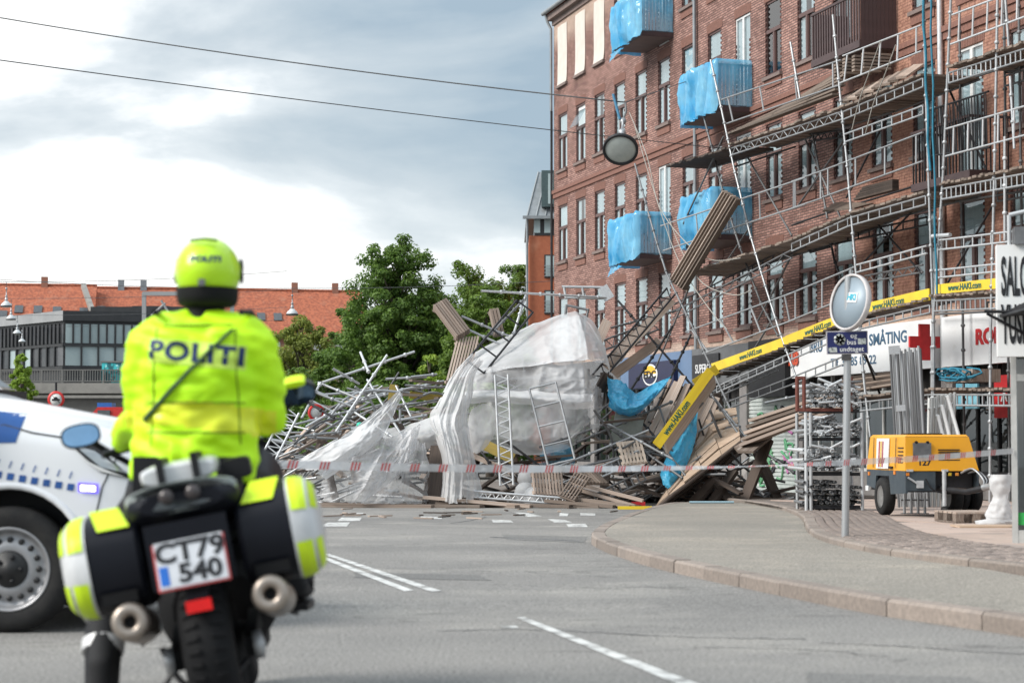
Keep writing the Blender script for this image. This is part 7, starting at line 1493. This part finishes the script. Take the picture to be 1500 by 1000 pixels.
# engine and lower masses
loftb('engine', [(.50, 0, .42, .16, .14), (.60, 0, .45, .22, .20), (.95, 0, .48, .25, .22), (1.12, 0, .48, .2, .16)], MAT_B)
loftb('belly', [(.3, 0, .33, .06, .06), (.55, 0, .30, .15, .08), (1.0, 0, .26, .16, .08), (1.15, 0, .3, .1, .06)], MAT_B)
loftb('rear_mudguard', [(-.30, 0, .60, .055, .05), (-.2, 0, .64, .075, .05), (0, 0, .68, .09, .05), (.25, 0, .70, .1, .06)], MAT_B)
for s in (-1, 1):
    MB().path([(s*.22, .52, .40), (s*.30, .50, .36)], .018, 8).build('foot_peg', GALVD, bike); MB().path([(s*.2, .3, .56), (s*.25, .12, .54), (s*.22, -.05, .55)], .016, 8).build('hanger', MAT_B, bike)
MB().path([(-.16, .55, .28), (-.30, .50, .12), (-.37, .52, .02)], .014, 8).build('side_stand', GALVD, bike)
MB().path(catmull([(-.18, .06, .36), (-.12, -.05, .24), (.0, -.04, .2), (.1, .1, .26)], 5), .012, 6).build('brake_hose', BLACK, bike)
# tail
loftb('tail_unit', [(-.24, 0, .86, .14, .035), (-.2, 0, .855, .19, .06), (-.05, 0, .84, .2, .08), (.2, 0, .82, .17, .09), (.45, 0, .8, .15, .08)], MBK)
tl = MB()
def tlshape(k, y):
    pts = []
    for i in range(33):
        t = -1+2*i/32; x = .185*t*k; pts.append((x, y+.05*t*t, .885+.045*k*(1-t*t)**.6+ .01*t*t))
    for i in range(33):
        t = 1-2*i/32; x = .185*t*k; pts.append((x, y+.05*t*t, .885-.055*k*(1-abs(t)**2.2)**.8+.0*t-.012*abs(t)))
    return [V(p) for p in pts]
MB().loft([tlshape(1.0, -.245), tlshape(1.04, -.235), tlshape(1.02, -.17)], 0, True, True).build('tail_light', LENSR, bike, recalc=True)
MB().loft([tlshape(.80, -.263), tlshape(.86, -.245)], 0, True, True).build('tail_lens', SMOKE, bike, recalc=True)
for s in (-1, 1): MB().lathe([(.001, .012), (.02, .01), (.026, 0)], 14, M.Translation((s*.045, -.262, .885)) @ M.Rotation(pi/2, 4, 'X')).build('bulb', mat('bulb_red', (.06, .05, .05), .2) if 'bulb_red' not in bpy.data.materials else bpy.data.materials['bulb_red'], bike)
# plate
PR = mat('plate_red_rim', (.62, .10, .10), .4); PWH = mat('plate_white', (.72, .74, .78), .35); PBL = mat('plate_blue', (.02, .16, .62), .4)
pmx = M.Translation((0, -.30, .66)) @ M.Rotation(radians(90-10), 4, 'X')
plate = MB().box((0, 0, 0), (.244, .170, .006)).build('number_plate', PR, bike, L_=pmx); MB().box((0, 0, .0045), (.230, .156, .003)).build('plate_face', PWH, plate)
obj('lettering', text_me('CT79', .090, BLK, .0032, .0008, 1.12, spacing=1.02), plate, L_=M.Translation((.002, .036, .0075))); obj('lettering', text_me('540', .086, BLK, .0032, .0008, 1.12, spacing=1.02), plate, L_=M.Translation((.026, -.038, .0075)))
MB().box((-.094, -.036, .0068), (.030, .064, .002)).build('blue_band', PBL, plate)
MB().bx(-.14, .14, -.290, -.270, .58, .80).build('plate_carrier', MBK, bike); MB().bx(-.035, .035, -.30, -.15, .50, .575).build('carrier_stem', MBK, bike)
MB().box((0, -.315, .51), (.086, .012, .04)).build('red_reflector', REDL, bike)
# panniers: black inner half, white outer lid with fluorescent patches
for s in (-1, 1):
    def sec(x, k, n=28): return [V((s*x, .085+.305*k*abs(cos(a))**.72*(1 if cos(a) >= 0 else -1), .69+.175*k*abs(sin(a))**.62*(1 if sin(a) >= 0 else -1)+.0)) for a in [2*pi*i/n for i in range(n)]]
    pn = MB().loft([sec(.165, .93), sec(.18, .98), sec(.335, 1.0), sec(.345, 1.0)], 0, True, True).build('pannier', MBK, bike, recalc=True); pn.modifiers.new('e', 'EDGE_SPLIT').split_angle = radians(40)
    lid = MB().loft([sec(.346, 1.015), sec(.385, 1.0), sec(.42, .93), sec(.44, .80), sec(.452, .55), sec(.456, .2)], 0, True, True).build('lid', PANW, pn, recalc=True)
    RG = ((.346, 1.015), (.385, 1.0), (.42, .93), (.44, .80), (.452, .55), (.456, .2))
    def lidpt(u, a):                                # u runs from the seam outwards, a is the angle round the case
        u = u*4; i_ = min(4, int(u)); f_ = u-i_; x = lerp(RG[i_][0], RG[i_+1][0], f_); k = lerp(RG[i_][1], RG[i_+1][1], f_)
        return V((s*x, .085+.305*k*abs(cos(a))**.72*(1 if cos(a) >= 0 else -1), .69+.175*k*abs(sin(a))**.62*(1 if sin(a) >= 0 else -1)))
    for (u0, u1, a0, a1) in ((.06, .42, pi-1.42, pi-.22), (.06, .42, pi+.10, pi+1.25), (.52, .80, pi-1.3, pi-.25), (.52, .80, pi+.12, pi+1.2)):
        q = MB(); n = 12; c0 = V((s*.36, .085, .69)); vs = []
        for ii in range(n+1):
            for jj in range(n+1):
                p = lidpt(lerp(u0, u1, ii/n), lerp(a0, a1, jj/n)); vs.append(p+(p-c0).normalized()*.0045)
        q.add(vs, [(ii*(n+1)+jj, (ii+1)*(n+1)+jj, (ii+1)*(n+1)+jj+1, ii*(n+1)+jj+1) for ii in range(n) for jj in range(n)], True); q.build('fluorescent_patch', FLY, lid)
    MB().add([(s*.19, -.18, .80), (s*.30, -.18, .80), (s*.33, -.05, .868), (s*.23, -.05, .868)], [(0, 1, 2, 3)]).build('fluorescent_patch', FLY, pn, L_=M.Translation((0, -.012, .012)))
    MB().bx(*sorted((s*.20, s*.32)), -.222, -.2, .56, .60).build('latch', MAT_B, pn)
    MB().bx(*sorted((s*.10, s*.17)), -.05, .3, .62, .68).build('pannier_bracket', MAT_B, bike)
# white equipment roll on the rack
loftb('equipment_case', [(-.14, .0, .955, .12, .026), (-.12, .0, .958, .132, .034), (.12, 0, .965, .132, .036), (.14, 0, .962, .12, .03)], PANW, p=4)
for x in (-.07, .05): MB().bx(x, x+.025, -.165, .15, .925, 1.018).build('strap', BLACK, bike)
loftb('radio_box', [(.02, .19, .935, .05, .035), (.2, .19, .935, .05, .04), (.22, .19, .935, .04, .03)], BLACK, p=4)
# seat, tank, fairing, screen, bars
loftb('seat', [(.1, 0, .87, .12, .04), (.3, 0, .86, .16, .05), (.55, 0, .82, .17, .06), (.75, 0, .84, .13, .06)], MAT_B); loftb('tank', [(.68, 0, .86, .12, .08), (.8, 0, .93, .17, .13), (1.0, 0, .97, .19, .13), (1.15, 0, .95, .15, .1)], MBK)
loftb('fairing', [(.95, 0, .75, .30, .18), (1.15, 0, .82, .33, .24), (1.4, 0, .86, .27, .22), (1.62, 0, .84, .14, .14), (1.7, 0, .82, .06, .06)], MBK)
MB().add([(-.22, 1.38, 1.05), (.22, 1.38, 1.05), (.17, 1.15, 1.36), (-.17, 1.15, 1.36)], [(0, 1, 2, 3)]).build('windscreen', glass('screen_glass'), bike)
MB().path([(-.36, 1.0, 1.08), (-.25, 1.08, 1.09), (0, 1.15, 1.05), (.25, 1.08, 1.09), (.36, 1.0, 1.08)], .015, 8).build('handlebar', STEELD, bike)
for s in (-1, 1):
    MB().path([(0+s*.07, 1.25, .95), (s*.07, 1.545, .32)], .028, 8).build('fork_leg', STEELD, bike)
    MB().path([(s*.27, 1.2, 1.02), (s*.36, 1.14, 1.10), (s*.415, 1.1, 1.155)], .014, 8).build('mirror_arm', BLACK, bike)
    mz = M.Translation((s*.44, 1.08, 1.175)) @ M.Rotation(radians(-6 if s > 0 else 6), 4, 'Z') @ M.Rotation(radians(-8 if s < 0 else 24), 4, 'X')
    mh = MB().loft([[mz @ v for v in ovl(0, 0, .08, .05, 0)], [mz @ v for v in ovl(0, 0, .075, .045, .05)], [mz @ v for v in ovl(0, 0, .03, .02, .08)]], 0, True, True).build('mirror', BLACK, bike, recalc=True)
    MB().loft([[mz @ v for v in ovl(0, 0, .072, .042, -.004)], [mz @ v for v in ovl(0, 0, .072, .042, -.001)]], 0, True, True).build('mirror_glass', mat('mirror_glass', (.42, .66, .92), .04, 1.0) if 'mirror_glass' not in bpy.data.materials else bpy.data.materials['mirror_glass'], mh, recalc=True)  # blue of the reflected sky is put into the mirror colour
    if s > 0: MB().loft([[mz @ v for v in ovl(.0, .046, .045, .012, -.010)], [mz @ v for v in ovl(0, .05, .045, .014, .05)]], 0, True, True).build('mirror_cap', FLY, mh, recalc=True)
for s in (-1, 1): MB().path([(s*.18, .55, .62), (s*.25, .8, .6), (s*.28, 1.1, .6)], .05, 8).build('side_cover', MBK, bike)

# ------------------------------------------------------------ police officer astride it
HIV = mat('hi_vis_jacket', (.58, .95, .003), .6, c2=(.44, .82, .003), scale=2.2, bump=.004, bscale=9, emit=(.34, .70, .0, .06)); TRS = mat('black_trousers', (.011, .011, .013), .8, bump=.004, scale=12); HELM = mat('helmet_fluo', (.50, .80, .006), .3, c2=(.45, .75, .006), scale=2, coat=.4, emit=(.30, .62, .0, .02)); REFL = mat('reflective_band', (.82, .90, .03), .4, c2=(.70, .80, .03), scale=5); SILR = mat('silver_reflective', (.62, .62, .62), .45, .1); SKIN = mat('skin', (.45, .28, .2), .5); PBLUE = mat('politi_blue', (.008, .03, .13), .6)  # jacket and helmet get a faint added glow for their fluorescence
PEL = V((-1.10, 6.93, .90)); CHE = V((-1.085, 6.90, 1.30)); NEC = V((-1.07, 6.93, 1.47)); HED = V((-1.062, 6.95, 1.645))
def remesh(parts, vox, smooth=4):
    q = MB()
    for kind, *a in parts:
        if kind == 'p': q.path(a[0], a[1], 14, 0, True, a[2] if len(a) > 2 else None)
        elif kind == 'e':
            c, r_ = a; q.loft([[V((c[0]+r_[0]*cos(t)*sin(f), c[1]+r_[1]*sin(t)*sin(f), c[2]+r_[2]*cos(f))) for t in [2*pi*i/18 for i in range(18)]] for f in [pi*(j+.02)/10.04 for j in range(11)]], 0, True, True)
    me = q.mesh('b', [TRS])
    def mods(o):
        m = o.modifiers.new('r', 'REMESH'); m.mode = 'VOXEL'; m.voxel_size = vox; m.use_smooth_shade = True
        s = o.modifiers.new('s', 'SMOOTH'); s.iterations = smooth; s.factor = .6
    return eval_mesh(me, [mods])
LH, RH = PEL+V((-.13, .02, -.06)), PEL+V((.13, .02, -.06)); LK, RK = V((-1.475, 7.20, .60)), V((-.76, 7.38, .78)); LA, RA = V((-1.435, 6.88, .085)), V((-.72, 7.0, .50))
LS, RS = V((-1.255, 6.90, 1.385)), V((-.895, 6.90, 1.39)); LE, RE = V((-1.305, 7.00, 1.10)), V((-.848, 7.02, 1.10)); LHd, RHd = (BM @ V((-.29, 1.02, 1.10))), (BM @ V((.29, 1.02, 1.10)))
bodym = remesh([('p', [PEL+V((0, 0, -.08)), PEL, CHE, NEC+V((0, 0, -.03))], [.14, .155, .15, .10], (.8, 1.15)), ('p', [NEC+V((0, 0, -.06)), HED+V((0, 0, -.03))], [.062, .06]), ('e', HED, (.082, .10, .115)),
    ('p', [LH, LK, LA+V((0, 0, .1)), LA], [.10, .072, .055, .05]), ('p', [RH, RK, RA+V((0, .06, .1)), RA], [.10, .072, .055, .05]), ('p', [LA+V((0, -.05, -.04)), LA+V((0, .08, -.07)), LA+V((-.01, .2, -.09))], [.052, .05, .04], (1, .85)), ('p', [RA+V((0, -.10, -.02)), RA+V((0, .05, -.05)), RA+V((.01, .18, -.06))], [.05, .05, .04], (1, .85)),
    ('p', [LS, LE, LHd], [.07, .055, .035]), ('p', [RS, RE, RHd], [.07, .055, .035])]+
    [('p', [h+V((.02*k-.03, .02, .0)), h+V((.02*k-.03, .07, .012)), h+V((.02*k-.03, .075, -.03))], [.012, .011, .009]) for h in (LHd, RHd) for k in range(4)]+[('p', [h+V((0, 0, -.01)), h+V((-s*.0+s*.045, .02, -.03))], [.012, .01]) for h, s in ((LHd, 1), (RHd, -1))], .012, 3)
bodym.materials.clear(); bodym.materials.append(TRS)
man = tag(obj('person', bodym), 'police officer in fluorescent jacket and helmet astride the motorcycle, seen from behind', 'person')
# jacket: torso and sleeves in one surface, with folds
jk = remesh([('p', [PEL+V((0, -.01, -.03)), PEL+V((0, -.01, .05)), PEL+V((0, -.012, .16)), PEL+V((.005, -.018, .27)), CHE+V((0, -.012, -.02)), CHE+V((0, 0, .09)), NEC+V((0, 0, -.075))], [.214, .212, .208, .204, .202, .184, .118], (.72, 1.14)),
    ('e', CHE+V((-.085, -.035, .02)), (.120, .115, .15)), ('e', CHE+V((.080, -.035, .02)), (.125, .115, .15)),
    ('p', [CHE+V((-.02, .01, .12)), LS+V((.03, 0, .012)), LS+V((-.01, .01, -.02)), LS.lerp(LE, .5)+V((-.02, -.01, 0)), LE, LE.lerp(LHd, .5), LE.lerp(LHd, .9)], [.10, .095, .096, .086, .078, .064, .05]),
    ('p', [CHE+V((.02, .01, .12)), RS+V((-.03, 0, .012)), RS+V((.01, .01, -.02)), RS.lerp(RE, .5)+V((.02, -.01, 0)), RE, RE.lerp(RHd, .5), RE.lerp(RHd, .9)], [.10, .095, .096, .086, .078, .064, .05]),
    ('p', [NEC+V((0, .0, -.07)), NEC+V((0, .0, -.035))], [.105, .085])], .011, 5)
for v in jk.vertices:
    c = v.co; n_ = v.normal
    zz = c.z; f = .015*noise.noise((c.x*5, c.y*4, zz*22+c.x*9))+.008*noise.noise((c.x*14, c.y*10, zz*30))
    f += .024*(max(0, noise.noise((c.x*3+zz*2, 3, zz*11-c.x*7)))) if zz < 1.33 else 0
    if zz < 1.05: f += .012*sin(c.x*46+2*noise.noise((c.x*9, zz*9, 1)))*(1.05-zz)/.15
    v.co = c+n_*f
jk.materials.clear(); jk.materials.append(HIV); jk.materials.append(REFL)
for p_ in jk.polygons:
    p_.use_smooth = True; c = p_.center
    if 1.055+.02*sin(c.x*9) < c.z < 1.145+.015*sin(c.x*11+1) and -1.37 < c.x < -.80: p_.material_index = 1
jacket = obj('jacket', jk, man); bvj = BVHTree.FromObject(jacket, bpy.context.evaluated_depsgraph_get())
def project(me, bv, dirv, lift, org_y):
    b = bmesh.new(); b.from_mesh(me); bmesh.ops.triangulate(b, faces=b.faces)
    bmesh.ops.subdivide_edges(b, edges=[e for e in b.edges if e.calc_length() > .012], cuts=2, use_grid_fill=True)
    for v in b.verts:
        h = bv.ray_cast(V((v.co.x, org_y, v.co.z)), V(dirv)); v.co = h[0]-V(dirv)*lift if h[0] is not None else v.co
    b.to_mesh(me); b.free(); return me
tx = text_me('POLITI', .094, PBLUE, .0035, 0, 1.18, spacing=1.12); tx.transform(M.Translation((-1.075, 6.5, 1.335)) @ M.Rotation(radians(5.0), 4, 'Y') @ M.Rotation(pi/2, 4, 'X')); 
obj('lettering', project(tx, bvj, (0, 1, 0), .0055, 6.2), jacket)
bk = MB(); n = 30; bk.add([(x, 0, z) for x in [(-.18+.36*i/n) for i in range(n+1)] for z in [(-.045+.09*j/8) for j in range(9)]], [(i*9+j, (i+1)*9+j, (i+1)*9+j+1, i*9+j+1) for i in range(n) for j in range(8)], True)
bm_ = bk.mesh('lettering_patch', [mat('patch_yellow', (.62, .84, .12), .5, c2=(.55, .78, .1), scale=4)]); bm_.transform(M.Translation((-1.073, 6.5, 1.335)) @ M.Rotation(radians(5), 4, 'Y'))
for v in bm_.vertices:
    h = bvj.ray_cast(V((v.co.x, 6.2, v.co.z)), V((0, 1, 0))); v.co = h[0]-V((0, .003, 0)) if h[0] is not None else v.co
obj('lettering_patch', bm_, jacket)
sp = []
for k in range(31):
    t = k/30; x = lerp(-.945, -1.275, t); z = lerp(1.425, 1.09, t); h = bvj.ray_cast(V((x, 6.2, z)), V((0, 1, 0)))
    if h[0] is not None: sp.append(h[0]-V((0, .007, 0)))
MB().path(sp, .0085, 6, sq=(1.2, .5)).build('sling', mat('sling_green', (.012, .06, .012), .7), man, W_=M())
MB().lathe([(.19, -.03), (.2, -.02), (.2, .03), (.19, .035)], 28, M.Translation(PEL+V((0, -.005, .0))) @ M.Diagonal((1.1, .82, 1, 1))).build('belt', BLACK, man, W_=M())
for x in (-.16, .15): MB().box(PEL+V((x, -.13, -.01)), (.09, .07, .13)).build('belt_pouch', BLACK, man, W_=M())
for s, x in ((-1, -1.23), (1, -.91)): MB().path([(x, 6.78, 1.49-abs(0)), (x+s*.02, 6.9, 1.498), (x+s*.03, 6.98, 1.47)], .012, 6).build('shoulder_strap', BLACK, man, W_=M())
# helmet
hm = MB(); HR = []
for j in range(17):
    f = pi*.655*j/16; r0 = sin(f); z0 = cos(f)
    sx, sy_ = (.124, .150); k = 1
    if f > pi*.5: k = 1-.05*(f-pi*.5)
    HR.append([V((HED.x+sx*r0*k*cos(t), HED.y+sy_*r0*k*sin(t)*(1.0), HED.z+.004+.136*z0)) for t in [2*pi*i/36 for i in range(36)]])
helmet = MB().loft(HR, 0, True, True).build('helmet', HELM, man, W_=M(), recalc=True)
MB().loft([[V((HED.x+.118*k*cos(t), HED.y+.142*k*sin(t), HED.z+z)) for t in [2*pi*i/36 for i in range(36)]] for k, z in ((.99, -.055), (.985, -.09), (.93, -.115), (.80, -.125))], 0, True, True).build('helmet_collar', MAT_B, helmet, W_=M(), recalc=True)
MB().path([(HED.x+.124*cos(t), HED.y+.150*sin(t)*.9+.05, HED.z+.03+.0*t) for t in [radians(a) for a in range(-10, 191, 10)]], .014, 8, sq=(.4, 2.4)).build('visor', SMOKE, helmet, W_=M())
for s in (-1, 1): MB().lathe([(.001, .01), (.022, .008), (.026, 0)], 14, M.Translation((HED.x+s*.122, HED.y+.03, HED.z-.01)) @ M.Rotation(s*pi/2, 4, 'Y')).build('visor_pivot', MAT_B, helmet, W_=M())
bvh_ = BVHTree.FromObject(helmet, bpy.context.evaluated_depsgraph_get())
t1 = text_me('POLITI', .03, PBLUE, .0014, 0, 1.3); t1.transform(M.Translation((HED.x+.012, 6.4, HED.z+.045)) @ M.Rotation(pi/2, 4, 'X')); obj('lettering', project(t1, bvh_, (0, 1, 0), .003, 6.2), helmet)
MB().bx(HED.x-.012, HED.x+.012, HED.y-.152, HED.y-.142, HED.z-.055, HED.z-.03).build('helmet_vent', GALVD, helmet, W_=M())
MB().path([(HED.x-.05, HED.y-.10, HED.z+.118), (HED.x, HED.y-.115, HED.z+.122), (HED.x+.05, HED.y-.10, HED.z+.118)], .006, 6).build('helmet_vent', mat('vent_green', (.12, .25, .01), .5), helmet, W_=M())
MB().path([NEC+V((0, -.005, -.03)), NEC+V((0, .0, .03)), HED+V((0, 0, -.07))], [.082, .075, .07], 14).build('neck_warmer', MAT_B, man, W_=M())
# reflective bands on the planted leg, boots
for t in (.28, .46, .70):
    p = LK.lerp(LA, t)+V((0, -.015, 0)); d = (LA-LK).normalized(); MB().tube(p-d*.022, p+d*.022, .094-.018*t, .092-.018*t, 16).build('reflective_band', SILR, man, W_=M())
for A_, K_ in ((LA, LK), (RA, RK)): MB().path([A_.lerp(K_, .42), A_.lerp(K_, .15)+V((0, 0, .02)), A_+V((0, 0, -.03))], [.074, .067, .062], 14).build('boot_shaft', BLACK, man, W_=M()); MB().loft([[A_+V((x, y, z)) for x, y in ((-.05, -.1), (.05, -.1), (.055, .1), (.035, .24), (-.035, .24), (-.055, .1))] for z in (-.12, -.095)], 0, True, False).build('boot_sole', BLACK, man, W_=M())
# seams on the jacket back, then step the rider and the machine to their true distance
SEAM = mat('jacket_seam', (.16, .27, .005), .7)
for xa, za, xb, zb in ((-1.225, 1.43, -1.245, 1.0), (-.935, 1.43, -.915, 1.0), (-1.20, 1.44, -.95, 1.445), (-1.26, 1.155, -.90, 1.155), (-1.26, 1.045, -.90, 1.045)):
    sp = []
    for k in range(31):
        h = bvj.ray_cast(V((lerp(xa, xb, k/30), 6.2, lerp(za, zb, k/30))), V((0, 1, 0)))
        if h[0] is not None: sp.append(h[0]-V((0, .0015, 0)))
    MB().path(sp, .0028, 5).build('seam', SEAM, jacket, W_=M())
SHIFT = V((-.093, .585, 0)); bike.location = V(bike.location)+SHIFT; man.location = V(man.location)+SHIFT+V((0, 0, .035))
S.cycles.max_bounces = 6; S.cycles.transparent_max_bounces = 12
